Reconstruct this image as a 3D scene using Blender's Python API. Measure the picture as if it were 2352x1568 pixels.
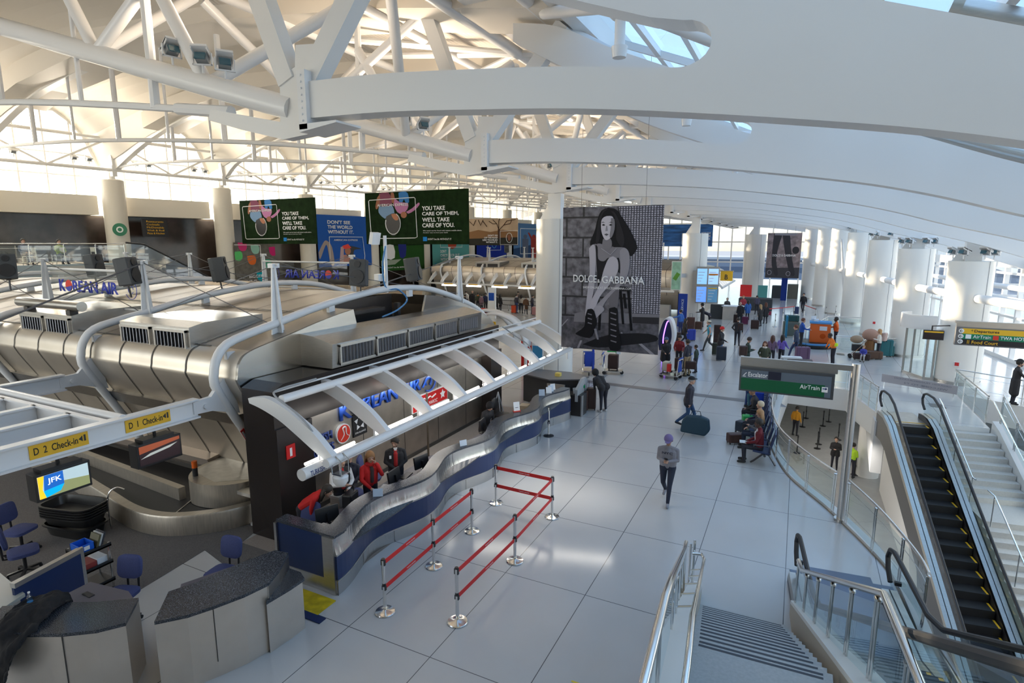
import bpy, bmesh, math, random
from mathutils import Vector, Matrix, Euler
for o in list(bpy.data.objects): bpy.data.objects.remove(o)
SC = bpy.context.scene
COL = SC.collection
R = math.radians
# ---------------------------------------------------------------- camera
cd = bpy.data.cameras.new('camera'); CAM = bpy.data.objects.new('camera', cd); COL.objects.link(CAM)
CAM.location = (0, 0, 6.3); CAM.rotation_euler = (R(90-9.758), 0, R(26.37))
cd.sensor_width = 36; cd.lens = 36*1320/2352; cd.clip_end = 2000; cd.clip_start = .05
SC.camera = CAM
# ---------------------------------------------------------------- sky, sun, exposure
W = bpy.data.worlds.new('sky'); SC.world = W; W.use_nodes = True
nt = W.node_tree; nt.nodes.clear()
out = nt.nodes.new('ShaderNodeOutputWorld'); bg = nt.nodes.new('ShaderNodeBackground')
sk = nt.nodes.new('ShaderNodeTexSky'); sk.sky_type = 'NISHITA'; sk.sun_disc = False
sk.sun_elevation = R(38); sk.sun_rotation = R(-75); sk.air_density = 1.0; sk.dust_density = 1.0; sk.altitude = 50
hs = nt.nodes.new('ShaderNodeHueSaturation'); hs.inputs['Saturation'].default_value = .8
nt.links.new(sk.outputs[0], hs.inputs['Color']); nt.links.new(hs.outputs[0], bg.inputs[0])
nt.links.new(bg.outputs[0], out.inputs[0]); bg.inputs[1].default_value = .36
def lamp(name, kind, loc, direction, energy, color, size=1, sizey=None):
    l = bpy.data.lights.new(name, kind); l.energy = energy; l.color = color
    if kind == 'AREA':
        l.size = size
        if sizey: l.shape = 'RECTANGLE'; l.size_y = sizey
    o = bpy.data.objects.new(name, l); COL.objects.link(o); o.location = loc
    o.rotation_euler = Vector(direction).to_track_quat('-Z', 'Y').to_euler()
    return o
sun = lamp('sun', 'SUN', (-60, 20, 30), (.95, -.27, -.135), 15, (1, .80, .55)); sun.data.angle = R(.6)
# daylight through the big glazed openings, plus one added fill from behind
for i, (loc, d, e, c, sx, sy) in enumerate([
    ((-47, 45, 13.5), (1, 0, -.30), 17500, (1, .95, .86), 90, 5.5),
    ((4, 30, 14.5), (-.05, 0, -1), 2100, (.64, .81, 1), 12, 60),
    ((16.5, 40, 5), (-1, 0, -.1), 3000, (1, .97, .93), 60, 8),
    ((-28, -11, 7), (0, 1, -.05), 2300, (1, .92, .80), 32, 9)]):  # unseen fill behind the camera, added to brighten the island shell
    a = lamp('daylight', 'AREA', loc, d, e, c, sx, sy)
    if i == 1: a.rotation_euler = (0, 0, 0)
SC.view_settings.view_transform = 'Standard'; SC.view_settings.look = 'None'
SC.view_settings.gamma = 1; SC.view_settings.exposure = 0.15
SC.view_settings.use_curve_mapping = False
cy = SC.cycles
cy.max_bounces = 7; cy.diffuse_bounces = 4; cy.glossy_bounces = 3; cy.transmission_bounces = 4; cy.transparent_max_bounces = 16
cy.caustics_reflective = False; cy.caustics_refractive = False; cy.sample_clamp_indirect = 6
cy.use_denoising = True; cy.use_adaptive_sampling = True; cy.adaptive_threshold = .02
cy.use_light_tree = True
# warm uplighters on the roof steel, unseen lamps added to brighten the lower hall
for y in (10.5, 18, 25, 33, 41, 50): lamp('uplight', 'AREA', (-12.5, y, 10.6), (-.15, 0, 1), 310, (1, .82, .62), 1.0)
for y in (12, 20, 28, 36, 46, 58): lamp('wall_uplight', 'AREA', (-39+.13*(y-20), y, 11.6), (.5, 0, .4), 230, (1, .86, .68), .8)
for x, y in ((1, 18), (2, 24), (0, 30), (4, 34), (8, 20), (8, 12)): lamp('lower_hall_fill', 'AREA', (x, y, -1.05), (0, 0, -1), 80, (1, .95, .88), 1.2)
lamp('desk_light', 'AREA', (-8.6, 13, 2.3), (-.15, 0, -1), 90, (1, .93, .82), .3, 10)
# ---------------------------------------------------------------- materials
def mat(name, col, rough=.5, metal=0, emit=0, spec=.5, coat=0, noise=0, nscale=20, bump=0, stretch=None):
    m = bpy.data.materials.new(name); m.use_nodes = True
    n = m.node_tree.nodes; L = m.node_tree.links; b = n['Principled BSDF']
    c4 = (*col, 1)
    b.inputs['Base Color'].default_value = c4; b.inputs['Roughness'].default_value = rough
    b.inputs['Metallic'].default_value = metal; b.inputs['Specular IOR Level'].default_value = spec
    b.inputs['Coat Weight'].default_value = coat
    if emit:
        b.inputs['Emission Color'].default_value = c4; b.inputs['Emission Strength'].default_value = emit
    if noise or bump:
        tc = n.new('ShaderNodeTexCoord'); mp = n.new('ShaderNodeMapping'); nz = n.new('ShaderNodeTexNoise')
        L.new(tc.outputs['Object'], mp.inputs[0]); L.new(mp.outputs[0], nz.inputs['Vector'])
        if stretch: mp.inputs['Scale'].default_value = stretch
        nz.inputs['Scale'].default_value = nscale; nz.inputs['Detail'].default_value = 4
        if noise:
            r = n.new('ShaderNodeValToRGB'); L.new(nz.outputs['Fac'], r.inputs[0])
            r.color_ramp.elements[0].position = .3; r.color_ramp.elements[1].position = .7
            r.color_ramp.elements[0].color = (*[max(0, c*(1-noise)) for c in col], 1)
            r.color_ramp.elements[1].color = (*[min(1, c*(1+noise)) for c in col], 1)
            L.new(r.outputs[0], b.inputs['Base Color'])
        if bump:
            bp = n.new('ShaderNodeBump'); bp.inputs['Strength'].default_value = bump; bp.inputs['Distance'].default_value = .01
            L.new(nz.outputs['Fac'], bp.inputs['Height']); L.new(bp.outputs[0], b.inputs['Normal'])
    return m
def glass(name, tint=(.9, .95, .95), alpha=.12, rough=.02):
    m = bpy.data.materials.new(name); m.use_nodes = True; n = m.node_tree.nodes; L = m.node_tree.links
    n.clear(); o = n.new('ShaderNodeOutputMaterial'); mx = n.new('ShaderNodeMixShader')
    t = n.new('ShaderNodeBsdfTransparent'); g = n.new('ShaderNodeBsdfGlossy'); fr = n.new('ShaderNodeLayerWeight')
    pw = n.new('ShaderNodeMath'); pw.operation = 'POWER'; pw.inputs[1].default_value = 4; L.new(fr.outputs['Facing'], pw.inputs[0])
    ad = n.new('ShaderNodeMath'); ad.operation = 'MULTIPLY_ADD'; ad.inputs[1].default_value = .7; ad.inputs[2].default_value = alpha; L.new(pw.outputs[0], ad.inputs[0])
    t.inputs[0].default_value = (*tint, 1); g.inputs['Roughness'].default_value = rough; g.inputs[0].default_value = (.9, .95, 1, 1)
    L.new(ad.outputs[0], mx.inputs[0]); L.new(t.outputs[0], mx.inputs[1]); L.new(g.outputs[0], mx.inputs[2]); L.new(mx.outputs[0], o.inputs[0])
    return m
WHITE = mat('white_paint', (.80, .79, .77), .38)
WHITE_G = mat('white_steel_paint', (.80, .80, .80), .32)
CREAM = mat('cream_paint', (.72, .68, .60), .55)
SOFFIT = mat('soffit_paint', (.74, .69, .61), .5)
COLWHITE = mat('column_cladding', (.82, .80, .75), .32)
STEEL = mat('brushed_steel', (.56, .54, .51), .30, 1, noise=.10, nscale=6, stretch=(1, 1, 40))
BRONZE = mat('bronze_steel', (.50, .45, .38), .4, .8, noise=.12, nscale=3, stretch=(12, 1, 1), bump=.05)
ROOFSTEEL = mat('roof_steel', (.50, .45, .38), .42, 1, noise=.08, nscale=2)
PANELSTEEL = mat('panel_steel', (.50, .46, .41), .40, 1, noise=.10, nscale=3)
DESKSTEEL = mat('desk_steel', (.62, .58, .53), .45, .85, noise=.05, nscale=2)
CHROME = mat('chrome', (.75, .74, .72), .16, 1)
POLISHED = mat('polished_steel', (.52, .51, .50), .27, 1)
def flute():
    n = POLISHED.node_tree.nodes; L = POLISHED.node_tree.links; b = n['Principled BSDF']; tc = n.new('ShaderNodeTexCoord'); w = n.new('ShaderNodeTexNoise'); mp = n.new('ShaderNodeMapping'); bp = n.new('ShaderNodeBump')
    mp.inputs['Scale'].default_value = (.6, 4.5, .02); w.inputs['Scale'].default_value = 1.6; w.inputs['Detail'].default_value = 2; bp.inputs['Strength'].default_value = .38; bp.inputs['Distance'].default_value = .06
    L.new(tc.outputs['Object'], mp.inputs[0]); L.new(mp.outputs[0], w.inputs['Vector']); L.new(w.outputs['Fac'], bp.inputs['Height']); L.new(bp.outputs[0], b.inputs['Normal'])
flute()
DARKM = mat('dark_metal', (.06, .055, .055), .35, .5)
DARKPANEL = mat('dark_panel', (.035, .028, .026), .22, .2)
BLACK = mat('black_plastic', (.015, .015, .017), .4)
RUBBER = mat('black_rubber', (.02, .02, .022), .55)
NAVY = mat('navy_laminate', (.012, .028, .10), .3)
BLUEFAB = mat('blue_fabric', (.055, .07, .19), .85, noise=.15, nscale=90)
REDT = mat('red_tape', (.62, .012, .012), .5)
YEL = mat('sign_yellow', (.85, .48, .02), .5)
GREEN = mat('sign_green', (.0, .10, .035), .45)
SLATE = mat('sign_slate', (.11, .14, .18), .5)
SIGNW = mat('sign_white', (.85, .85, .85), .5)
GLOWW = mat('lit_tube', (1, .97, .9), .5, emit=9)
PAPER = mat('paper', (.75, .78, .8), .7)
GLASS = glass('window_glass', (.93, .96, .96), .04)
RAILG = glass('rail_glass', (.82, .91, .90), .10)
DARKG = glass('smoked_glass', (.22, .20, .19), .10)
SKYG = glass('skylight_glass', (.62, .78, .88), .05)
def granite():
    m = mat('dark_granite', (.05, .055, .065), .22); n = m.node_tree.nodes; L = m.node_tree.links; b = n['Principled BSDF']
    tc = n.new('ShaderNodeTexCoord'); v = n.new('ShaderNodeTexNoise'); v.inputs['Scale'].default_value = 110; v.inputs['Detail'].default_value = 6
    r = n.new('ShaderNodeValToRGB'); e = r.color_ramp.elements
    e[0].position = .5; e[0].color = (.022, .026, .034, 1); e[1].position = .78; e[1].color = (.26, .28, .32, 1)
    L.new(tc.outputs['Object'], v.inputs['Vector']); L.new(v.outputs['Fac'], r.inputs[0]); L.new(r.outputs[0], b.inputs['Base Color'])
    return m
GRANITE = granite()
def tiles(name, col, joint, bw, bh, ox, oy, rough, mortar=.007):
    m = mat(name, col, rough, spec=.6); n = m.node_tree.nodes; L = m.node_tree.links; b = n['Principled BSDF']
    tc = n.new('ShaderNodeTexCoord'); mp = n.new('ShaderNodeMapping'); br = n.new('ShaderNodeTexBrick')
    mp.inputs['Location'].default_value = (-ox, -oy, 0)
    br.offset = 0; br.squash = 1; br.inputs['Scale'].default_value = 1; br.inputs['Brick Width'].default_value = bw; br.inputs['Row Height'].default_value = bh
    br.inputs['Mortar Size'].default_value = mortar; br.inputs['Mortar Smooth'].default_value = 0; br.inputs['Mortar'].default_value = (*joint, 1)
    nz = n.new('ShaderNodeTexNoise'); nz.inputs['Scale'].default_value = .7; nz.inputs['Detail'].default_value = 8
    r = n.new('ShaderNodeValToRGB'); r.color_ramp.elements[0].color = (*[c*.9 for c in col], 1); r.color_ramp.elements[1].color = (*[min(1, c*1.06) for c in col], 1)
    L.new(tc.outputs['Object'], mp.inputs[0]); L.new(mp.outputs[0], br.inputs['Vector']); L.new(tc.outputs['Object'], nz.inputs['Vector'])
    L.new(nz.outputs['Fac'], r.inputs[0]); L.new(r.outputs[0], br.inputs['Color1']); L.new(r.outputs[0], br.inputs['Color2'])
    L.new(br.outputs['Color'], b.inputs['Base Color'])
    return m
TERR = tiles('white_terrazzo', (.52, .525, .525), (.10, .10, .11), 1.62, 2.575, -1.41, 9.1, .17)
CARPET = mat('grey_carpet', (.135, .125, .118), .95, noise=.25, nscale=60)
TANFLOOR = mat('tan_carpet', (.30, .26, .23), .9, noise=.12, nscale=50)
def ribbed(name, col, axis, scale, strength=.6, rough=.6):
    m = mat(name, col, rough); n = m.node_tree.nodes; L = m.node_tree.links; b = n['Principled BSDF']
    tc = n.new('ShaderNodeTexCoord'); w = n.new('ShaderNodeTexWave'); w.bands_direction = axis; w.inputs['Scale'].default_value = scale
    bp = n.new('ShaderNodeBump'); bp.inputs['Strength'].default_value = strength; bp.inputs['Distance'].default_value = .05
    L.new(tc.outputs['Object'], w.inputs['Vector']); L.new(w.outputs['Fac'], bp.inputs['Height']); L.new(bp.outputs[0], b.inputs['Normal'])
    return m
DECK = ribbed('ribbed_deck', (.78, .72, .64), 'X', 1.6)

# ---------------------------------------------------------------- mesh helpers
class MB:
    def __init__(s): s.v = []; s.f = []; s.m = []; s.cur = 0
    def add(s, vs, fs):
        o = len(s.v); s.v += [tuple(v) for v in vs]; s.f += [[i+o for i in f] for f in fs]; s.m += [s.cur]*len(fs); return s
    def box(s, x0, x1, y0, y1, z0, z1):
        return s.add([(x, y, z) for z in (z0, z1) for y in (y0, y1) for x in (x0, x1)],
                     [(0,2,3,1),(4,5,7,6),(0,1,5,4),(1,3,7,5),(3,2,6,7),(2,0,4,6)])
    def ob(s, c, size, rot=None, rz=0):
        M = (rot if rot is not None else Matrix.Rotation(rz, 3, 'Z')); c = Vector(c); a, b, d = [q/2 for q in size]
        return s.add([c+M@Vector((x, y, z)) for z in (-d, d) for y in (-b, b) for x in (-a, a)],
                     [(0,2,3,1),(4,5,7,6),(0,1,5,4),(1,3,7,5),(3,2,6,7),(2,0,4,6)])
    def bar(s, p, q, w, h, up=(0,0,1)):
        p, q = Vector(p), Vector(q); d = (q-p); L = d.length; d.normalize(); u = Vector(up)
        if abs(d.dot(u)) > .99: u = Vector((1,0,0))
        a = d.cross(u).normalized(); b = a.cross(d)
        M = Matrix((a, d, b)).transposed()
        return s.ob((p+q)/2, (w, L, h), M)
    def cyl(s, p, q, r, r1=None, n=12):
        return s.tube([p, q], [r, r if r1 is None else r1], n)
    def tube(s, pts, r, n=8, closed=False, caps=True):
        P = [Vector(p) for p in pts]; N = len(P); rr = r if isinstance(r, (list, tuple)) else [r]*N
        T = []
        for i in range(N):
            a = P[i-1] if (i or closed) else P[i]; b = P[(i+1) % N] if (i < N-1 or closed) else P[i]
            t = b-a; T.append(t.normalized() if t.length > 1e-9 else Vector((0,0,1)))
        u = T[0].orthogonal().normalized(); vs = []
        for i in range(N):
            if i:
                q = T[i-1].rotation_difference(T[i]); u = q@u
            u = (u - T[i]*u.dot(T[i])).normalized(); w = T[i].cross(u)
            for k in range(n):
                a = 2*math.pi*k/n; vs.append(P[i]+(u*math.cos(a)+w*math.sin(a))*rr[i])
        fs = []
        for i in range(N if closed else N-1):
            j = (i+1) % N
            for k in range(n): fs.append((i*n+k, i*n+(k+1) % n, j*n+(k+1) % n, j*n+k))
        if caps and not closed: fs += [tuple(range(n))[::-1], tuple(range((N-1)*n, N*n))]
        return s.add(vs, fs)
    def prism(s, pts, plane, a, b):
        f = {'xy': lambda p, t: (p[0], p[1], t), 'xz': lambda p, t: (p[0], t, p[1]), 'yz': lambda p, t: (t, p[0], p[1])}[plane]
        n = len(pts); vs = [f(p, a) for p in pts]+[f(p, b) for p in pts]
        fs = [tuple(range(n))[::-1], tuple(range(n, 2*n))]+[(i, (i+1) % n, n+(i+1) % n, n+i) for i in range(n)]
        return s.add(vs, fs)
    def grid(s, rows, close=False):
        n = len(rows[0]); fs = []
        for i in range(len(rows)-1):
            for k in range(n if close else n-1): fs.append((i*n+k, i*n+(k+1) % n, (i+1)*n+(k+1) % n, (i+1)*n+k))
        return s.add([p for r in rows for p in r], fs)
    def lathe(s, prof, c=(0,0,0), n=24, ax=None):
        c = Vector(c); rows = []
        for r, z in prof: rows.append([c+Vector((r*math.cos(2*math.pi*k/n), r*math.sin(2*math.pi*k/n), z)) for k in range(n)])
        return s.grid(rows, True)
    def sphere(s, c, r, n=12, sc=(1,1,1)):
        c = Vector(c); rows = [[c+Vector((r*sc[0]*math.sin(t)*math.cos(2*math.pi*k/n), r*sc[1]*math.sin(t)*math.sin(2*math.pi*k/n), r*sc[2]*math.cos(t))) for k in range(n)] for t in [math.pi*(j+.001)/(n//2+.002) for j in range(n//2+1)]]
        return s.grid(rows, True)
    def ribbon(s, path, sec, closed_sec=True):
        """sweep a section [(offset along the right-hand normal, z)] along a level path [(x,y)]"""
        P = [Vector((p[0], p[1])) for p in path]; rows = []
        for i, p in enumerate(P):
            a = P[max(0, i-1)]; b = P[min(len(P)-1, i+1)]; t = (b-a).normalized(); nrm = Vector((t.y, -t.x))
            rows.append([(p.x+nrm.x*o, p.y+nrm.y*o, z) for o, z in sec])
        s.grid(rows, closed_sec)
        if closed_sec:
            o = len(s.v)-len(rows)*len(sec); k = len(sec)
            s.f += [[o+i for i in range(k)][::-1], [len(s.v)-k+i for i in range(k)]]; s.m += [s.cur]*2
        return s
    def build(s, name, m, parent=None, smooth=False, solid=0, bevel=0):
        me = bpy.data.meshes.new(name); me.from_pydata([tuple(v) for v in s.v], [], s.f)
        for q in (m if isinstance(m, (list, tuple)) else [m]): me.materials.append(q)
        if len(me.materials) > 1: me.polygons.foreach_set('material_index', s.m)
        if smooth:
            me.polygons.foreach_set('use_smooth', [True]*len(me.polygons))
            try: me.set_sharp_from_angle(angle=R(40))
            except Exception: pass
        bm = bmesh.new(); bm.from_mesh(me); bmesh.ops.recalc_face_normals(bm, faces=bm.faces); bm.to_mesh(me); bm.free()
        me.update()
        o = bpy.data.objects.new(name, me); COL.objects.link(o)
        if solid:
            q = o.modifiers.new('s', 'SOLIDIFY'); q.thickness = solid; q.offset = 0
        if bevel:
            q = o.modifiers.new('b', 'BEVEL'); q.width = bevel; q.segments = 2; q.limit_method = 'ANGLE'
        if parent: par(o, parent)
        return o
def wm(o):
    m = Matrix.LocRotScale(o.location, o.rotation_euler, o.scale)
    return wm(o.parent)@o.matrix_parent_inverse@m if o.parent else m
def par(o, p): o.parent = p; o.matrix_parent_inverse = wm(p).inverted()
def tag(o, label=None, cat=None, group=None, kind=None):
    for k, v in (('label', label), ('category', cat), ('group', group), ('kind', kind)):
        if v: o[k] = v
    return o
def thing(name, label, cat, loc=(0,0,0), rz=0, group=None):
    o = bpy.data.objects.new(name, None); COL.objects.link(o); o.location = loc; o.rotation_euler = (0, 0, rz); o.empty_display_size = .1
    return tag(o, label, cat, group)
KIDS = {}
def dup(o, loc=None, rz=None, label=None, group=None, parent=None):
    c = o.copy(); COL.objects.link(c)
    if loc is not None: c.location = loc
    if rz is not None: c.rotation_euler = (0, 0, rz)
    if label: c['label'] = label
    if group: c['group'] = group
    if parent: c.parent = parent
    for k in list(o.children):
        dup(k, parent=c)
    return c
def structure(o): o['kind'] = 'structure'; return o
def text(name, s, m, parent, o, xd, yd, w=None, h=None, ext=.004, off=0):
    """lettering as a mesh: o = lower left corner, xd/yd = reading and up direction, fitted to w and/or h"""
    cu = bpy.data.curves.new(name, 'FONT'); cu.body = s; cu.size = 1; cu.extrude = 0; cu.offset = off; cu.resolution_u = 3
    t = bpy.data.objects.new(name, cu); COL.objects.link(t)
    dg = bpy.context.evaluated_depsgraph_get(); me = bpy.data.meshes.new_from_object(t.evaluated_get(dg))
    bpy.data.objects.remove(t)
    vs = [v.co.copy() for v in me.vertices]
    if not vs: return None
    x0 = min(v.x for v in vs); x1 = max(v.x for v in vs); y0 = min(v.y for v in vs); y1 = max(v.y for v in vs)
    sx = w/(x1-x0) if w else None; sy = h/(y1-y0) if h else None
    sx = sx or sy; sy = sy or sx
    xd = Vector(xd).normalized(); yd = Vector(yd).normalized(); nd = xd.cross(yd); O = Vector(o)
    for v in me.vertices: v.co = O+xd*(v.co.x-x0)*sx+yd*(v.co.y-y0)*sy
    bm = bmesh.new(); bm.from_mesh(me)
    r = bmesh.ops.extrude_face_region(bm, geom=bm.faces[:])
    for e in r['geom']:
        if isinstance(e, bmesh.types.BMVert): e.co += nd*max(ext, .002)
    bmesh.ops.recalc_face_normals(bm, faces=bm.faces); bm.to_mesh(me); bm.free()
    me.materials.clear(); me.materials.append(m)
    ob = bpy.data.objects.new(name, me); COL.objects.link(ob)
    if parent: par(ob, parent)
    return ob
def lerp(tab, x):
    if x <= tab[0][0]: return tab[0][1]
    for (a, b), (c, d) in zip(tab, tab[1:]):
        if x <= c: return b+(d-b)*(x-a)/(c-a)
    return tab[-1][1]
def frange(a, b, n): return [a+(b-a)*i/n for i in range(n+1)]
def spl(pts, n=8):
    """smooth curve through the points"""
    P = [Vector(p) for p in pts]; out = []
    for i in range(len(P)-1):
        a = P[max(0, i-1)]; b = P[i]; c = P[i+1]; d = P[min(len(P)-1, i+2)]
        for k in range(n):
            t = k/n; out.append(.5*((2*b)+(c-a)*t+(2*a-5*b+4*c-d)*t*t+(3*b-a-3*c+d)*t**3))
    out.append(P[-1]); return out
# ---------------------------------------------------------------- floors and the well
WELL = [(-.2, 19.6), (-.28, 22.0), (-.2, 25.0), (.0, 28.4), (2.3, 28.2), (2.42, 27.2), (3.1, 24.45), (3.5, 24.3), (3.5, 24.0), (6.3, 24.3), (6.32, 29.6), (8.3, 28.2), (14, 27), (14, 8.2), (2.55, 8.2), (2.33, 10.2), (2.2, 12.2), (1.9, 13.3), (1.2, 15.0), (.42, 16.6), (.05, 18.0)]
def holed(name, outer, hole, z, m):
    bm = bmesh.new(); es = []
    for loop in (outer, hole):
        vs = [bm.verts.new((x, y, z)) for x, y in loop]
        es += [bm.edges.new((vs[i], vs[(i+1) % len(vs)])) for i in range(len(vs))]
    bmesh.ops.triangle_fill(bm, edges=es, use_beauty=True)
    bmesh.ops.recalc_face_normals(bm, faces=bm.faces)
    if bm.faces and bm.faces[0].normal.z < 0: bmesh.ops.reverse_faces(bm, faces=bm.faces)
    me = bpy.data.meshes.new(name); bm.to_mesh(me); bm.free(); me.materials.append(m)
    o = bpy.data.objects.new(name, me); COL.objects.link(o); return structure(o)
OUT = [(-60, -8), (20, -8), (20, 110), (-60, 110)]
holed('floor', OUT, WELL, 0, TERR)
holed('ceiling', OUT, WELL, -.95, WHITE)
b = MB(); n = len(WELL)
b.add([(x, y, 0) for x, y in WELL]+[(x, y, -.95) for x, y in WELL], [(i, (i+1) % n, n+(i+1) % n, n+i) for i in range(n)])
structure(b.build('wall_well', WHITE))
structure(MB().box(-30, 22, -8, 60, -5.2, -5).build('floor', mat('lower_floor', (.36, .36, .36), .18, noise=.06, nscale=2)))
structure(MB().box(-1.5, -1.3, 12, 40, -5, -.95).build('wall_lower', CREAM))
structure(MB().box(-1.5, 14, 47, 47.2, -5, -.95).build('wall_lower', WHITE))
# round white column on the lower level beside the escalator
structure(MB().cyl((3.75, 31.8, -5), (3.75, 31.8, -.95), .5, n=28).build('wall_lower', WHITE, smooth=True))
# kerb along the well
kerb = [(-.34, 28.5), (-.42, 25), (-.5, 22), (-.42, 19.55), (-.15, 17.9), (.25, 16.5), (1.05, 14.9), (1.75, 13.2), (2.06, 12.1), (2.2, 10.2)]
kp = [(p.x, p.y) for p in spl([(x, y, 0) for x, y in kerb], 6)]
structure(MB().ribbon(kp, [(0, 0), (0, .07), (-.2, .07), (-.2, 0)]).build('trim_1', mat('kerb_stone', (.62, .62, .60), .4)))
structure(MB().ribbon(kp, [(.03, .003), (.03, .008), (-.001, .008), (-.001, .003)]).build('trim_2', mat('kerb_joint', (.30, .24, .18), .6)))
# floor strips and carpets
structure(MB().prism([(-9.5, 24.45), (-7.25, 24.35), (0, 24.05), (-.2, 24.5), (-7.25, 24.82), (-9.5, 24.9)], 'xy', .002, .006).build('trim_3', mat('expansion_joint', (.16, .16, .17), .35)))
structure(MB().prism([(-45, -4), (-14, -2), (-11.2, 3.2), (-10.4, 5.45), (-10.62, 7.05), (-9.3, 6.75), (-8.4, 7.2), (-8.35, 7.6), (-10.2, 7.6), (-10.6, 9), (-45, 9)], 'xy', .002, .007).build('floor', CARPET))
structure(MB().prism([(-10.2, 7.6), (-7.3, 7.6), (-7.5, 19.3), (-10.2, 19.3)], 'xy', .002, .007).build('floor', TANFLOOR))
for x0, x1, y0, y1 in ((4.95, 5.45, 31.2, 31.5), (5.0, 5.5, 26.6, 26.85), (2.3, 2.7, 37, 37.3)):
    structure(MB().box(x0, x1, y0, y1+.35, .002, .008).build('trim_4', DARKM))
structure(MB().box(-7.95, -6.75, 6.35, 6.5, .004, .02).build('trim_5', NAVY))
structure(MB().box(-7.9, -6.95, 6.5, 6.95, .004, .02).build('trim_6', mat('yellow_belt_cover', (.55, .42, .01), .5, noise=.3, nscale=6)))
structure(MB().box(-2.52, -2.4, 7.02, 7.05, .002, .004).build('trim_7', mat('yellow_tape', (.7, .55, .05), .6)))

# ---------------------------------------------------------------- columns of the left wall
LC = [(-42.8, 8.9), (-42.1, 16.2), (-41.3, 23.5), (-40.2, 30.8), (-38.9, 38.0), (-37.9, 45.3), (-36.8, 52.6), (-35.4, 59.9), (-34.1, 67.2), (-33, 74.5), (-32, 81.8), (-31, 89.1), (-30, 96)]
def lcx(y):
    return lerp([(b, a) for a, b in LC], y)
def floodlight():
    t = thing('floodlight', 'white uplighter floodlight with tilted visor', 'floodlight', (0, 0, 0), 0, 'white floodlights on the roof steel')
    a = Matrix.Rotation(R(-24), 3, 'X')
    MB().ob((0, .02, .38), (.46, .62, .07), a).ob((-.22, .02, .33), (.02, .6, .12), a).ob((.22, .02, .33), (.02, .6, .12), a).build('visor', WHITE_G, t)
    MB().ob((0, -.02, .2), (.34, .3, .2), a).build('lamp_housing', mat('housing_grey', (.25, .27, .28), .4) if 'housing_grey' not in bpy.data.materials else bpy.data.materials['housing_grey'], t)
    MB().ob((0, -.2, .22), (.3, .05, .2), a).build('lens', mat('lens_blue', (.04, .12, .16), .1) if 'lens_blue' not in bpy.data.materials else bpy.data.materials['lens_blue'], t)
    MB().box(-.28, .28, -.04, .04, 0, .04).box(-.28, -.25, -.04, .04, 0, .36).box(.25, .28, -.04, .04, 0, .36).cyl((0, 0, -.22), (0, 0, .02), .035, n=8).build('bracket', WHITE_G, t)
    return t
FL = floodlight(); FLN = [0]
def flood(p, rz, label):
    if FLN[0] == 0: o = FL; o.location = p; o.rotation_euler = (0, 0, rz); o['label'] = label
    else: o = dup(FL, p, rz, label)
    o.scale = (.72, .72, .72)
    o['group'] = label
    FLN[0] += 1
for i, (x, y) in enumerate(LC):
    t = thing('column', ['first','second','third','fourth','fifth','sixth','seventh','eighth','ninth','tenth','eleventh','twelfth','thirteenth'][i]+' cream round column along the left clerestory wall, counted from the camera', 'column', (x, y, 0), 0, 'round columns below the clerestory windows')
    MB().lathe([(.0, 0), (.68, 0), (.68, 10.35), (.6, 10.4), (0, 10.4)], (x, y, 0), 28).build('shaft', CREAM, t, smooth=True)
    MB().cyl((x, y, 10.4), (x, y, 11.0), .22, n=10).ob((x+.15, y, 10.95), (.6, .3, .7)).build('capital', WHITE, t)
    for k, dy in enumerate((-2.2, -1.4, 1.3, 2.1)):
        if 3 < y+dy < 60: flood((lcx(y+dy)+.4, y+dy, 11.38), R(-90), 'white floodlights in pairs on the left wall truss')

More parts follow.
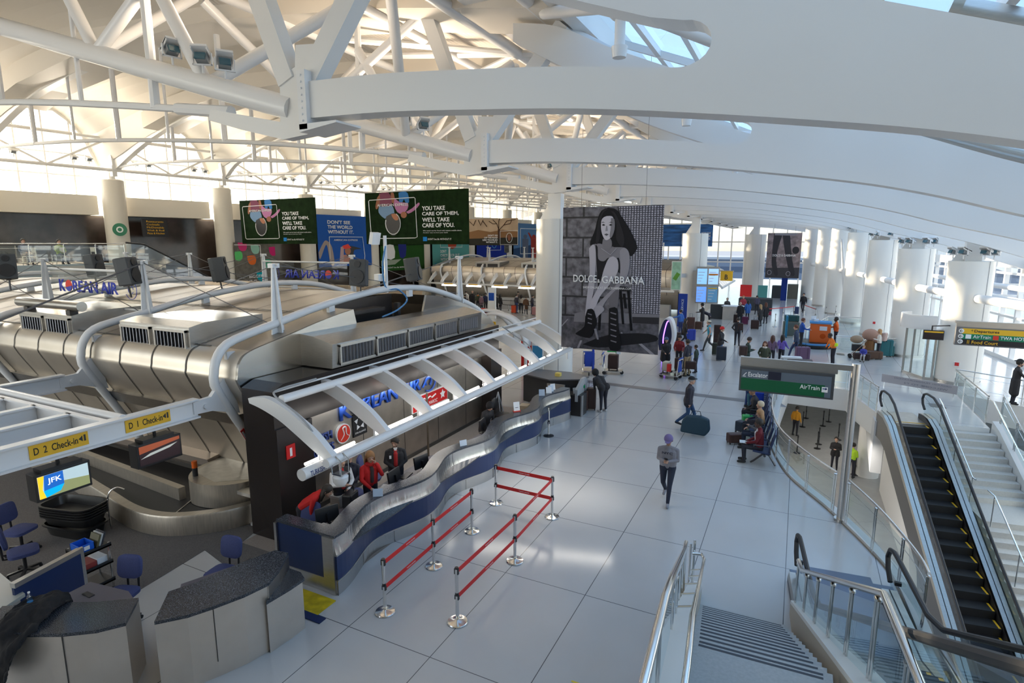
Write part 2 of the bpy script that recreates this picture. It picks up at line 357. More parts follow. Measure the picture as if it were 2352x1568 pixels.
# clerestory glazing, parapet, dark shop front, truss along the wall
HIGH = [(-46, 14.9), (-43, 15.0), (-36, 15.6), (-28, 15.7), (-20, 15.1), (-12, 14.0), (-6, 12.9)]
LOW = [(-46, 10.6), (-43, 11.3), (-41, 11.6), (-38, 12.6), (-36.5, 13.0), (-33.5, 13.7), (-28, 14.3), (-20, 14.3), (-12, 13.4), (-6, 12.4)]
def roofz(x, f):
    s = math.sin(math.pi*f)**.55 if 0 < f < 1 else 0
    return lerp(LOW, x)+(lerp(HIGH, x)-lerp(LOW, x))*s
for i in range(len(LC)-1):
    (xa, ya), (xb, yb) = LC[i], LC[i+1]
    g = MB(); rows = []; mu = MB()
    N = 10; top = []
    for k in range(N+1):
        f = k/N; y = ya+(yb-ya)*f; x = xa+(xb-xa)*f-1.4
        top.append((x, y, roofz(x+.2, f)+.1))
    g.grid([[(x, y, 9.35) for x, y, z in top], top])
    gl = structure(g.build('window_%d' % (i+1), GLASS))
    for k in (0, 2, 4, 6, 8):
        x, y, z = top[k]; mu.bar((x+.05, y, 9.35), (x+.05, y, z), .09, .16, (1, 0, 0))
    for z in (10.6, 11.95, 13.3, 14.5):
        pts = [(x+.05, y) for x, y, zz in top if zz > z]
        if len(pts) > 1: mu.bar((*pts[0], z), (*pts[-1], z), .12, .07)
    for k in range(N): mu.bar((top[k][0]+.05, top[k][1], top[k][2]-.12), (top[k+1][0]+.05, top[k+1][1], top[k+1][2]-.12), .2, .25)
    mu.build('mullion_grid', WHITE, gl)
    # parapet between columns
    p = MB(); x0, x1 = xa-.5, xb-.5
    p.grid([[(x0, ya+.75, 8.1), (x0, ya+.75, 9.35), (x0-1.6, ya+.75, 9.35)], [(x1, yb-.75, 8.1), (x1, yb-.75, 9.35), (x1-1.6, yb-.75, 9.35)]])
    p.grid([[(x0, ya+.75, 8.1), (x0-1.6, ya+.75, 8.1)], [(x1, yb-.75, 8.1), (x1-1.6, yb-.75, 8.1)]])
    structure(p.build('wall_left', CREAM))
    s = MB(); s.grid([[(x0-1, ya, 0), (x0-1, ya, 8.1)], [(x1-1, yb, 0), (x1-1, yb, 8.1)]])
    structure(s.build('wall_left', mat('shop_front', (.045, .034, .03), .16, noise=.5, nscale=.6) if 'shop_front' not in bpy.data.materials else bpy.data.materials['shop_front']))
structure(MB().box(-60, -44, -6, 9, 0, 15).build('wall_left', CREAM))
t = thing('wall_truss', 'long white lattice truss with zigzag tubes in front of the clerestory glass', 'truss', (-41, 8, 11))
w = MB(); lo = [(x+.35, y, 11.0) for x, y in LC]; up = [(x+.1, y, 13.2) for x, y in LC]
w.tube(lo, .11, 8); w.tube([(x, y, 13.0) for x, y, z in up], .09, 8); w.build('chord', WHITE, t, smooth=True)
w = MB()
for i in range(len(LC)-1):
    a, c = Vector(lo[i]), Vector(lo[i+1]); d, e = Vector(up[i]), Vector(up[i+1]); d.z = e.z = 13
    w.cyl(d, (a+c)/2, .07, n=6).cyl(e, (a+c)/2, .07, n=6).bar(a, d, .22, .3, (1, 0, 0))
w.build('lattice', WHITE, t)
# ---------------------------------------------------------------- roof
YK = [8.9+7.3*k for k in range(13)]
XS = frange(-46, -6, 26)
rf = MB(); rv = MB()
for k in range(-2, 13):
    rows = []
    for j in range(13):
        f = j/12; y = 8.9+7.3*(k+f)
        rows.append([(x, y, roofz(x, f) if x < -18 else lerp(HIGH, x)-.0*f) for x in XS])
    for r0, r1 in zip(rows, rows[1:]): rf.grid([r0[17:], r1[17:]]); rv.grid([r0[:18], r1[:18]])
structure(rf.build('ceiling', DECK)); structure(rv.build('ceiling', SOFFIT, smooth=True))
structure(MB().box(-46, 15, -8, 1.6, 15.6, 15.8).box(-6, 15, -8, 1.6, 11.5, 11.7).box(-6.2, -6, -8, 1.6, 11.5, 15.7).build('ceiling', CREAM))  # unseen opaque cover over the camera, added to keep sky light off the arches
BOT = [(-8.85, 8.72), (-7, 8.66), (-5, 8.51), (-3.5, 8.38), (-2.1, 8.21), (-.33, 7.95), (1.37, 7.66), (2.8, 7.32), (4.3, 6.87), (6.3, 6.35), (8, 5.8), (10.5, 4.9), (12, 4.3)]
T1 = [(-8.85, 9.40), (-7, 9.32), (-5, 9.15), (-3.5, 9.0), (-2.0, 8.79)]
TOPW = [(12, 5.4), (10.5, 6.0), (8, 6.9), (6.3, 7.35), (4.2, 7.92), (2.1, 8.72), (.55, 9.28), (-1.7, 10.1), (-3.5, 10.85), (-5.2, 11.6), (-6.6, 12.3), (-8, 12.6)]
ULOW = [(-8, 12.1), (-6.6, 11.3), (-5.2, 10.65), (-3.5, 9.98), (-2.2, 9.5)]
def sm(t, n=4): return [(p.x, p.y) for p in spl([(a, b, 0) for a, b in t], n)]
slot = [(-1.72+.40*math.sin(a), 9.075+.31*math.cos(a)) for a in [math.pi*i/10 for i in range(11)]]
outline = sm(BOT)+sm(TOPW)+sm(ULOW)+slot+sm(T1)[::-1]
UPLIGHT = []
for k, y in enumerate(YK):
    nm = ['nearest', 'second nearest', 'third', 'fourth', 'fifth', 'sixth', 'seventh', 'eighth', 'ninth', 'tenth', 'eleventh', 'twelfth', 'farthest'][k]
    t = thing('roof_arch', '%s white box arch of the roof counted from the camera' % nm, 'roof arch', (-9, y, 8.7), 0, 'white roof arches')
    MB().prism(outline, 'xz', y, y+.5).build('arch_web', WHITE, t)
    p = MB().box(-9.05, -8.84, y-.1, y+.6, 8.5, 9.6)
    for q in range(8): p.cyl((-8.95, y-.125, 8.66+q*.12), (-8.95, y-.1, 8.66+q*.12), .022, n=6)
    p.prism([(-9.05, 8.6), (-8.1, 8.6), (-8.1, 8.56), (-9.05, 8.45)], 'xz', y-.1, y+.6).build('bolted_flange', WHITE_G, t)
    MB().prism([(-9.05, 8.45), (-9.05, 9.6), (-8.75, 10.1), (-9.25, 10.15), (-9.3, 9.75), (-9.45, 9.7), (-9.8, 10.15), (-9.95, 10.05), (-9.75, 9.4), (-9.8, 8.75), (-11.9, 9.2), (-12.0, 8.98), (-11, 8.7), (-9.75, 8.4)], 'xz', y+.12, y+.38).build('node_plate', WHITE, t)
    s = MB().bar((-9.55, y+.25, 9.5), (-11.2, y+.25, 13.6), .42, .34, (0, 1, 0)).bar((-8.95, y+.25, 9.5), (-6.5, y+.25, 12.4), .42, .34, (0, 1, 0)); s.build('box_strut', WHITE, t)
    MB().tube([(-9.55, y+.25, 9.0), (-14.5, y+.25, 10.45), (-20, y+.25, 12.1), (-25, y+.25, 13.6)], .24, 14).build('chord_tube', WHITE_G, t, smooth=True)
    s = MB()
    for xj, zj in ((-16.1, 10.95), (-12.1, 9.75)):
        for sy in (-1, 1):
            if k == 0 and sy < 0: continue
            s.cyl((xj, y+.25, zj), (xj+(-.9 if xj < -14 else 2.2), y+.25+sy*3.5, 13.6 if xj < -14 else 12.7), .15, n=10)
        s.cyl((xj, y+.25, zj), (xj-1.9, y+.25, zj+3.0), .15, n=10)
    s.cyl((-16.1, y+.25, 10.95), (-11.3, y+.25, 13.5), .15, n=10).build('brace_tube', WHITE_G, t, smooth=True)
    tb = spl([(x, y+.95, lerp(TOPW[::-1], x)+.32) for x in (1.6, 3, 4.5, 6, 8, 10)], 3)
    MB().tube(tb, .22, 14).cyl(tb[0], tb[0]+Vector((-.12, 0, .04)), .34, n=14).build('drain_tube', STEEL, t, smooth=True)
    # left half: rib from the wall column, wide soffit band, tie rod with hangers
    xc = lcx(y+.0)
    rib = [(xc+.3, 11.0)]+[(x, z) for x, z in [(-38.5, 12.1), (-36, 12.95), (-33.5, 13.55), (-30, 14.05)] if x > xc+.8]
    low = [(x, z) for x, z in rib]; hi = [(x-.35, z+.75) for x, z in rib]
    MB().prism(sm(low, 3)+sm(hi, 3)[::-1], 'xz', y+.05, y+.4).build('wall_rib', WHITE, t)
    band = [(x, lerp(LOW, x)-.03) for x in frange(-36, -6.3, 24)]
    bn = MB(); bn.prism(band+[(x, z+.9) for x, z in band[::-1]], 'xz', y-.9, y+1.4); bn.build('soffit_band', SOFFIT, t)
    tie = [p for p in [(-11.6, 9.15), (-20, 10.2), (-30, 11.0), (-38, 11.3)] if p[0] > xc+1.5]+[(xc+.5, 11.2)]
    MB().tube(spl([(x, y+.25, z) for x, z in tie], 4), .085, 8).cyl((-11.4, y+.25, 9.12), (-13.2, y+.25, 9.36), .13, n=8).build('tie_rod', WHITE_G, t, smooth=True)
    for x in (-35, -31.5, -28, -24.5, -21, -17, -14):
        if k < 8: MB().cyl((x, y+.25, lerp(sorted(tie), x)), (x, y+.25, lerp(LOW, x)+.05), .06 if x % 7 else .11, n=8).build('hanger_rod', WHITE_G, t)
    if k < 6:
        for q, dx in enumerate((-2.6, -1.9, -3.6)): flood((-9.4+dx, y+.1, 9.05-dx*.293+.30), R(35+q*20), 'white floodlights clustered on the chord tube of the %s roof arch' % nm)
    UPLIGHT.append((-12.0, y+1.2, 10.4))
# purlins and beams along the ridge, skylight over the right half
t = thing('ridge_purlins', 'white tubes and flat beams running lengthwise under the ridge', 'roof beams', (-8, 40, 13))
for x, z, r in ((-7.1, 12.75, .2), (-9.7, 13.05, .2), (-12.4, 13.3, .16), (-16.8, 13.9, .16)):
    MB().cyl((x, 2, z), (x, 100, z), r, n=12).build('purlin_tube', WHITE_G, t, smooth=True)
MB().box(-9.1, -7.9, 2, 100, 12.95, 13.25).build('flat_beam', WHITE, t)
br = MB()
for y in YK:
    for a, c in (((-9.7, y+3.9, 13.05), (-14.5, y+.4, 13.2)), ((-9.7, y+3.9, 13.05), (-14.5, y+7, 13.2)), ((-9.7, y+3.9, 13.05), (-16.8, y+3.9, 13.9)), ((-7.1, y+3.9, 12.75), (-9.7, y+3.9, 13.05))): br.cyl(a, c, .12, n=8)
br.build('cross_brace', WHITE_G, t, smooth=True)
SKYP = [(-6, 13.0), (-3.5, 12.0), (-1.7, 11.2), (.55, 10.25), (2.1, 9.75), (4.2, 8.95), (6.3, 8.35), (8, 7.9), (10.5, 7.0), (12, 6.4)]
g = MB().grid([[(x, y, z) for x, z in SKYP] for y in (1.6, 100)]); sg = structure(g.build('window_30', SKYG))
fr = MB()
for j in range(0, 28):
    y = 1.8+3.65*j
    for (a, za), (c, zc) in zip(SKYP, SKYP[1:]): fr.bar((a, y, za-.1), (c, y, zc-.1), .14, .22)
for x in (-4.6, -3.2, -1.9, -.6, .8, 2.3, 3.9, 5.6, 7.4, 9.2, 11):
    fr.box(x-.07, x+.07, 1.6, 100, lerp(SKYP, x)-.2, lerp(SKYP, x)+.02)
fr.build('skylight_frame', WHITE, sg)
t = thing('skylight_bracing', 'white tube bracing meeting in nodes below the glass skylight', 'bracing', (-3, 40, 11))
s = MB(); nd = MB()
for y in YK[:8]:
    c = Vector((-3.4, y+2.6, 10.75))
    for q in ((-6.8, y+.3, 12.5), (-6.8, y+6.8, 12.5), (.2, y+.3, 9.9), (.2, y+6.8, 9.9)): s.cyl(c, q, .15, n=10)
    MB().sphere(c, .3).cyl(c, c-Vector((0, 0, .75)), .1, n=10).cyl(c-Vector((0, 0, .75)), c-Vector((0, 0, .95)), .16, .13, n=10).build('node', WHITE_G, t, smooth=True)
s.build('brace_tube', WHITE_G, t, smooth=True)
structure(MB().box(-6.3, -5.9, 1.6, 100, 12.3, 13.3).build('trim_8', WHITE))

# ---------------------------------------------------------------- free columns
def bigcol(x, y, h, label, red=0, r=.85):
    t = thing('column', label, 'column', (x, y, 0), 0, 'big white clad columns')
    MB().lathe([(0, 0), (r, 0), (r, h), (0, h)], (x, y, 0), 40).build('shaft', COLWHITE, t, smooth=True)
    MB().lathe([(r+.02, 0), (r+.02, .14)], (x, y, 0), 40).build('base_ring', STEEL, t, smooth=True)
    MB().box(x-.3, x+.3, y-.2, y+.2, h, h+1.1).prism([(x-.75, h), (x-.3, h), (x-.3, h+.7)], 'xz', y-.06, y+.06).build('capital', WHITE, t)
    s = MB(); a = R(-55); s.bar((x+math.cos(a)*r*1.003, y+math.sin(a)*r*1.003, 0), (x+math.cos(a)*r*1.003, y+math.sin(a)*r*1.003, h), .02, .02, (1, 0, 0)); s.build('panel_joint', mat('joint_grey', (.4, .4, .4), .5) if 'joint_grey' not in bpy.data.materials else bpy.data.materials['joint_grey'], t)
    return t
RC = [(8.6, 25.4, 5.3), (6.85, 32.1, 5.5), (5.76, 38.6, 5.97), (4.98, 46.2, 6.47), (4.1, 52.7, 7.07), (3.2, 59.0, 7.6), (2.3, 66.0, 8.0), (1.2, 74, 8.2)]
ordn = ['nearest', 'second nearest', 'third', 'fourth', 'fifth', 'sixth', 'seventh', 'farthest']
for i, (x, y, h) in enumerate(RC):
    bigcol(x, y, h, '%s tall white column of the curving right-hand row, counted from the camera' % ordn[i])
    if i in (1, 3):
        a = R(-105 if i == 1 else -100); t = thing('fire_alarm', 'small red fire call point on the %s column of the right-hand row' % ordn[i], 'call point', (x+math.cos(a)*.87, y+math.sin(a)*.87, .95))
        MB().ob((x+math.cos(a)*.87, y+math.sin(a)*.87, .95), (.22, .05, .22), rz=a+R(90)).build('backplate', SIGNW, t)
        MB().ob((x+math.cos(a)*.9, y+math.sin(a)*.9, .97), (.15, .05, .15), rz=a+R(90)).build('bell', mat('alarm_red', (.6, .03, .03), .4), t)
    for q in range(4):
        a = R([200, 235, 290, 325][q])
        if y < 62: flood((x+math.cos(a)*.8, y+math.sin(a)*.8, h+.25), R(-70+q*12), 'white floodlights on top of the %s right-hand column' % ordn[i])
    if i:
        xa, ya, _ = RC[i-1]; t = thing('brace_tube', 'white horizontal tube bracing the %s and the next nearer right-hand column' % ordn[i], 'brace', (x, y, 3.85))
        da = Vector((xa-x, ya-y, 0)).normalized(); pa = Vector((x, y, 3.9))+da*.9; pb = Vector((xa, ya, 3.9))-da*.88
        MB().cyl(pa, pb, .19, n=14).build('tube', WHITE_G, t, smooth=True); MB().sphere(pa, .19).build('end_cap', WHITE_G, t, smooth=True)
bigcol(-9.75, 24.0, 7.3, 'white column left of the tall fashion banner, half hidden by it')
bigcol(-7.35, 46.8, 7.0, 'white column carrying the four flight screens beyond the tall banner', r=.95)
bigcol(-4.6, 71, 7.2, 'white column left of the far hanging fashion banner', r=1.1)
for (a, c) in (((2.4, 67, 8.5), (4.6, 66.5, 0)), ((3.0, 55.3, 6.6), (3.9, 55.6, 0))):
    t = thing('leaning_strut', 'slender white strut leaning between the far right-hand columns, %s one' % ('longer' if a[1] > 60 else 'shorter'), 'strut', c)
    MB().tube([a, tuple((p+q)/2 for p, q in zip(a, c)), c], [.09, .17, .09], 10).build('strut_tube', WHITE_G, t, smooth=True)
# ---------------------------------------------------------------- right glass front
FP = [(14.5, 8), (13.6, 18), (12.9, 25), (11.7, 32), (10.7, 39), (9.8, 46), (8.9, 53), (8.1, 60), (7.2, 67), (6.0, 75), (4.2, 86), (2, 100)]
for i, (p, q) in enumerate(zip(FP, FP[1:])):
    zt = 5.2; z1 = lerp([(b, a) for a, b in []] or [(0, 8.5), (100, 9)], 0)
    g = structure(MB().grid([[(*p, -5), (*p, 8.6)], [(*q, -5), (*q, 8.6)]]).build('window_%d' % (40+i), GLASS))
    m_ = MB(); P, Q = Vector((*p, 0)), Vector((*q, 0)); d = (Q-P); nrm = Vector((-d.y, d.x, 0)).normalized()*.15
    for k in range(4):
        c = P+d*k/4+nrm; m_.ob((c.x, c.y, 4.3), (.16, .22, 8.6), rz=math.atan2(d.y, d.x))
    for z, h in ((.1, .2), (2.35, .12), (3.1, .55), (4.65, .12), (5.2, .5), (7.0, .12)):
        m_.bar(P+nrm+Vector((0, 0, z)), Q+nrm+Vector((0, 0, z)), .3, h)
    m_.build('mullion_grid', WHITE, g)
    if i > 1:
        w = thing('catwalk_pipes', 'pair of white pipes along the right glass front, %s bay from the camera' % ['first','second','third','fourth','fifth','sixth','seventh','eighth','ninth','tenth'][i-2], 'pipes', (p[0]-1.3, p[1], 3.3), 0, 'pipes along the glass front')
        for z in (3.5, 4.1): MB().bar((p[0]-1.45, p[1]+.6, z), (p[0]+.1, p[1]+.6, z), .08, .08).build('bracket', WHITE_G, w); MB().cyl((p[0]-1.5, p[1]+.2, z), (q[0]-1.5, q[1]-.2, z), .14, n=10).build('pipe', WHITE_G, w, smooth=True)
structure(MB().grid([[(14.5, -8, -5), (14.5, -8, 9)], [(14.5, 8, -5), (14.5, 8, 9)]]).build('wall_right', WHITE))
# far end wall
g = structure(MB().grid([[(-34, 100, 0), (-34, 100, 15.5)], [(6, 100, 0), (6, 100, 15.5)]]).build('window_60', GLASS))
m_ = MB()
for k in range(0, 21): m_.box(-34+k*2-.09, -34+k*2+.09, 99.8, 100, 0, 15)
for z in (3.2, 6.4, 9.4, 11.6, 13.5): m_.box(-34, 6, 99.75, 100, z-.09, z+.09)
m_.build('mullion_grid', WHITE, g)
structure(MB().box(-12, 20, -8.2, -8, -5, 16).box(-60, -44, -8.2, -8, -5, 16).box(-44, -12, -8.2, -8, -5, 2).box(-44, -12, -8.2, -8, 12, 16).build('wall_back', CREAM))
structure(MB().grid([[(-44, -8.1, 2), (-44, -8.1, 12)], [(-12, -8.1, 2), (-12, -8.1, 12)]]).build('window_70', GLASS))  # unseen glazing added behind the camera to let the fill in
# outside: apron, terminal buildings
structure(MB().box(-400, 400, -200, 900, -6.2, -6).build('ground', mat('apron', (.33, .36, .40), .9)))
o = thing('terminal_building', 'long low grey-blue terminal building outside beyond the end window', 'building', (0, 190, -6))
MB().box(-90, 60, 190, 210, -6, 1.2).build('hall', mat('hall_blue', (.20, .25, .33), .7), o)
MB().box(-92, 62, 189, 211, 1.2, 1.9).build('roof', mat('hall_roof', (.45, .48, .52), .6), o)
MB().box(-90, 60, 189.8, 190, -2.5, -1).build('window_band', mat('hall_glass', (.09, .13, .2), .2), o)
# ---------------------------------------------------------------- check-in island shells
PROF = [(9.3, .75), (8.75, 1.9), (8.02, 3.25), (7.96, 3.55), (8.06, 3.85), (8.35, 4.02), (9.4, 4.22), (10.6, 4.45), (11.9, 4.62), (13.5, 4.74), (15.3, 4.64), (16.8, 4.3), (17.9, 3.95), (18.8, 3.6), (19.35, 3.2), (19.4, 2.9), (19.1, 2.2), (18.3, .75)]
def prof(n=4, off=0):
    P = [Vector((a, b, 0)) for a, b in PROF]; P = spl(P, n)
    if off:
        Q = []
        for i, p in enumerate(P):
            t = (P[min(i+1, len(P)-1)]-P[max(i-1, 0)]).normalized(); Q.append(p+Vector((-t.y, t.x, 0))*off)
        P = Q
    return [(p.x, p.y) for p in P]
def seam_material(name, base, period, off):
    m = mat(name, base, .42, .8); n = m.node_tree.nodes; L = m.node_tree.links; b = n['Principled BSDF']
    tc = n.new('ShaderNodeTexCoord'); sx = n.new('ShaderNodeSeparateXYZ'); L.new(tc.outputs['Object'], sx.inputs[0])
    w = n.new('ShaderNodeTexWave'); w.bands_direction = 'Z'; w.inputs['Scale'].default_value = 9; bp = n.new('ShaderNodeBump'); bp.inputs['Strength'].default_value = .04
    L.new(tc.outputs['Object'], w.inputs[0]); L.new(w.outputs['Fac'], bp.inputs['Height']); L.new(bp.outputs[0], b.inputs['Normal'])
    nz = n.new('ShaderNodeTexNoise'); nz.inputs['Scale'].default_value = 1.2; L.new(tc.outputs['Object'], nz.inputs['Vector'])
    r = n.new('ShaderNodeValToRGB'); r.color_ramp.elements[0].color = (*[c*.85 for c in base], 1); r.color_ramp.elements[1].color = (*[min(1, c*1.15) for c in base], 1)
    L.new(nz.outputs['Fac'], r.inputs[0]); L.new(r.outputs[0], b.inputs['Base Color'])
    return m
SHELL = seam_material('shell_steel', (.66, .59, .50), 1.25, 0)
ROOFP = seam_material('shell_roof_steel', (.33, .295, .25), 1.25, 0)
SEAM = mat('seam_dark', (.05, .045, .04), .5)
def speaker_proto():
    t = thing('loudspeaker', 'black loudspeaker on a short pole above the island roof', 'loudspeaker', (0, 0, 0), 0)
    MB().prism([(-.24, -.2), (.24, -.2), (.2, .12), (.1, .24), (-.1, .24), (-.2, .12)], 'xy', 0, .72).build('cabinet', mat('speaker_grey', (.05, .055, .06), .6), t, bevel=.03)
    MB().cyl((0, -.205, .24), (0, -.23, .24), .19, n=24).build('woofer', BLACK, t)
    MB().cyl((0, -.205, .58), (0, -.225, .58), .09, n=16).build('horn', BLACK, t)
    MB().cyl((0, .05, 0), (0, .05, -.32), .025, n=8).ob((0, .05, -.01), (.12, .2, .03)).build('stand', DARKM, t)
    return t
SPK = speaker_proto(); SPKN = [0]
def put_speaker(x, y, z, rz, label):
    if SPKN[0] == 0: o = SPK; o.location = (x, y, z); o.rotation_euler = (R(-8), 0, rz); o['label'] = label
    else: o = dup(SPK, (x, y, z), rz, label); o.rotation_euler = (R(-8), 0, rz)
    SPKN[0] += 1
def island(x1, x0, dy, hoops, seams, label, near=True):
    D = Vector((0, dy, 0))
    isl = thing('check_in_island', label, 'check-in island', (x1, 13.5+dy, 0))
    pf = [(a+dy, b) for a, b in prof(4)]
    nroof = [i for i, p in enumerate(pf) if p[1] > 4.0]; i0, i1 = nroof[0], nroof[-1]
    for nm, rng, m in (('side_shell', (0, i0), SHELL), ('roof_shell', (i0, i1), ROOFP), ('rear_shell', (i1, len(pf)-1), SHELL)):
        seg = pf[rng[0]:rng[1]+1]
        o = MB().grid([[(x0, y, z) for y, z in seg], [(x1-(1.2 if near and nm == 'roof_shell' else 0), y, z) for y, z in seg]])
        if near and nm == 'roof_shell':
            a = [p for p in seg if p[0] < 11.7+dy]; c = [p for p in seg if p[0] > 14.5+dy]
            for s_ in (a, c): o.grid([[(x1-1.2, y, z) for y, z in s_], [(x1, y, z) for y, z in s_]])
        o.build(nm, m, isl, smooth=True)
    s = MB(); po = [(a+dy, b) for a, b in prof(4, .012)]
    for x in seams:
        if x < x1-.2: s.grid([[(x-.02, y, z) for y, z in po[:i1]], [(x+.02, y, z) for y, z in po[:i1]]])
    for q in (i0, i0+9): s.bar((x0, po[q][0], po[q][1]+.005), (x1-1.3, po[q][0], po[q][1]+.005), .03, .01)
    s.build('panel_seams', SEAM, isl)
    MB().prism([(8.62+dy, 2.25), (8.40+dy, 2.25), (8.24+dy, 2.55), (8.5+dy, 2.55)], 'yz', x0, x1-.5).build('rub_rail', STEEL, isl)
    # hoops
    hp = [Vector((0, a+dy, b)) for a, b in prof(3, .22)]
    for k, x in enumerate(hoops):
        h = [Vector((x, p.y, p.z)) for p in hp]
        o = MB().tube(h, .095, 12, caps=True).build('hoop_tube', WHITE_G, isl, smooth=True)
        if near or k < 6:
            for my in (9.45, 17.55):
                f = MB()
                zb = 4.35 if my < 12 else 4.15
                for w in (1,):
                    f.add([(x-.16, my+dy, zb-.15), (x+.16, my+dy, zb-.15), (x+.05, my+dy, 5.75), (x-.05, my+dy, 5.75), (x-.16, my+dy+.04, zb-.15), (x+.16, my+dy+.04, zb-.15), (x+.05, my+dy+.04, 5.75), (x-.05, my+dy+.04, 5.75)], [(0,1,2,3),(7,6,5,4),(0,4,5,1),(1,5,6,2),(2,6,7,3),(3,7,4,0)])
                    f.add([(x-.02, my+dy-.16, zb-.15), (x-.02, my+dy+.2, zb-.15), (x-.02, my+dy+.07, 5.75), (x-.02, my+dy-.04, 5.75), (x+.02, my+dy-.16, zb-.15), (x+.02, my+dy+.2, zb-.15), (x+.02, my+dy+.07, 5.75), (x+.02, my+dy-.04, 5.75)], [(0,1,2,3),(7,6,5,4),(0,4,5,1),(1,5,6,2),(2,6,7,3),(3,7,4,0)])
                f.ob((x, my+dy+.02, 5.78), (.16, .2, .1)).cyl((x-.15, my+dy+.02, 5.8), (x+.15, my+dy+.02, 5.8), .03, n=8).build('mast', WHITE_G, isl)
            for (y, z) in ((8.15, 3.92), (11.2, 4.62), (14.6, 4.8), (8.6, 2.3)): MB().ob((x, y+dy, z), (.1, .2, .3 if z > 4.5 else .16)).build('saddle', WHITE_G, isl)
    return isl
H1 = [-10.8, -15.7, -20.6, -25.5, -30.4]
ISL = island(-10.35, -31.5, 0, H1, [-10.8-1.225*k for k in range(1, 22)], 'brushed steel check-in island with curved shell, white hoops and masts, nearest the camera')
# cables between the masts
cb = MB()
for a, c in zip(H1, H1[1:]):
    for y in (9.47, 17.57):
        for p, q in (((a, y, 5.78), (c, y, 4.35)), ((c, y, 5.78), (a, y, 4.35))): cb.cyl(p, q, .012, n=4)
for x in H1[:4]:
    cb.cyl((x, 9.47, 5.8), (x, 17.57, 4.5), .012, n=4).cyl((x, 17.57, 5.8), (x, 9.47, 4.5), .012, n=4)
cb.build('stay_cables', mat('cable_grey', (.10, .10, .11), .5), ISL)
# end wall of the island: steel skirt under the shell, dark fascia and pier, sign wall
pf = prof(4)
endp = [p for p in pf if p[1] > .7]
top = [p for p in endp if not (11.7 < p[0] < 14.6 and p[1] > 4.0)]
l = [p for p in top if p[0] < 13 and p not in ()]; r_ = [p for p in top if p[0] > 13]
MB().prism(l+[(11.7, 4.0), (14.6, 4.0)]+r_, 'yz', -10.42, -10.35).build('end_plate', mat('end_steel', (.60, .57, .52), .24, 1), ISL)
MB().box(-11.55, -10.35, 11.7, 14.6, 3.96, 4.0).box(-11.6, -11.5, 11.7, 14.6, 4.0, 4.7).build('roof_recess', DARKM, ISL)
MB().ob((-10.9, 14.1, 4.25), (.14, .14, .5)).ob((-11.3, 12.9, 4.35), (.5, 1.6, .1)).build('recess_fittings', DARKM, ISL)
wp = thing('sign_wall', 'steel wall panel with airline signs behind the wavy desk, under the white canopy', 'wall panel', (-9.95, 13, 0))
MB().box(-10.1, -9.9, 9.0, 17.5, .01, 2.52).build('panel', PANELSTEEL, wp)
j = MB()
for y in (11.2, 12.95, 14.7, 16.4): j.box(-9.9, -9.895, y-.01, y+.01, .05, 2.4)
j.box(-9.9, -9.88, 9, 17.5, .01, .12).build('panel_joints', SEAM, wp)
MB().box(-10.3, -9.35, 7.98, 8.95, .01, 2.5).prism([(7.98, 2.5), (17.9, 2.5), (17.9, 3.42), (8.3, 3.42), (7.98, 3.3)], 'yz', -10.3, -9.4).box(-10.3, -9.5, 17.5, 18.3, .01, 2.5).build('dark_fascia', DARKPANEL, wp)
fl = MB()
for y in frange(9.1, 15.5, 4)[:-1]+[16.2]: fl.box(-9.84, -9.76, y, y+1.5 if y < 16 else y+1.2, 2.38, 2.45)
fl.build('light_tube', GLOWW, wp)
vb = thing('air_vent', 'long steel air vent box with five louvred panels above the sign wall', 'vent', (-9.6, 13, 3.5))
MB().prism([(-9.4, 3.45), (-9.36, 4.02), (-9.95, 4.16), (-10.4, 4.2), (-10.4, 3.45)], 'xz', 9.7, 16.6).build('duct', STEEL, vb)
for k in range(5):
    a = 9.9+k*1.3; f = MB().box(-9.37, -9.3, a, a+1.22, 3.93, 3.99).box(-9.37, -9.33, a, a+1.22, 3.5, 3.55).box(-9.37, -9.32, a, a+.05, 3.5, 3.97)
    lf = f.build('louvre_frame', STEEL, vb); q = MB().box(-9.38, -9.365, a+.05, a+1.2, 3.55, 3.93)
    q.build('dark_slot', DARKM, lf); q = MB()
    for i in range(10): q.ob((-9.345, a+.12+i*.115, 3.74), (.05, .012, .36), rz=R(25))
    q.build('louvre_blades', mat('blade', (.35, .37, .42), .35, .8) if 'blade' not in bpy.data.materials else bpy.data.materials['blade'], lf)
def shoulder_vent(xa, xb, label):
    v = thing('air_vent', label, 'vent', ((xa+xb)/2, 8.3, 3.8))
    MB().prism([(8.2, 3.8), (8.2, 4.42), (8.6, 4.5), (10.2, 4.52), (10.2, 4.3), (8.3, 3.8)], 'yz', xa, xb).build('duct', STEEL, v)
    w = (xb-xa)/2
    for k in range(2):
        a = xa+k*w; f = MB().box(a+.08, a+w-.08, 8.13, 8.2, 4.3, 4.36).box(a+.08, a+w-.08, 8.15, 8.2, 3.9, 3.95).box(a+.08, a+.13, 8.14, 8.2, 3.9, 4.35).box(a+w-.13, a+w-.08, 8.14, 8.2, 3.9, 4.35).build('louvre_frame', STEEL, v)
        MB().box(a+.12, a+w-.12, 8.185, 8.195, 3.95, 4.3).build('dark_slot', DARKM, f); q = MB()
        for i in range(8): q.ob((a+.2+i*(w-.4)/7, 8.165, 4.12), (.012, .05, .34), rz=R(25))
        q.build('louvre_blades', bpy.data.materials['blade'], f)
shoulder_vent(-14.75, -12.15, 'steel vent box with two louvred openings on the shell between the first two hoops')
shoulder_vent(-19.4, -16.85, 'steel vent box with two louvred openings below the blue lettered glass')
t = thing('cylinder_light', 'horizontal steel tube lamp on top of the vent box at left', 'lamp', (-18, 8.4, 4.6))
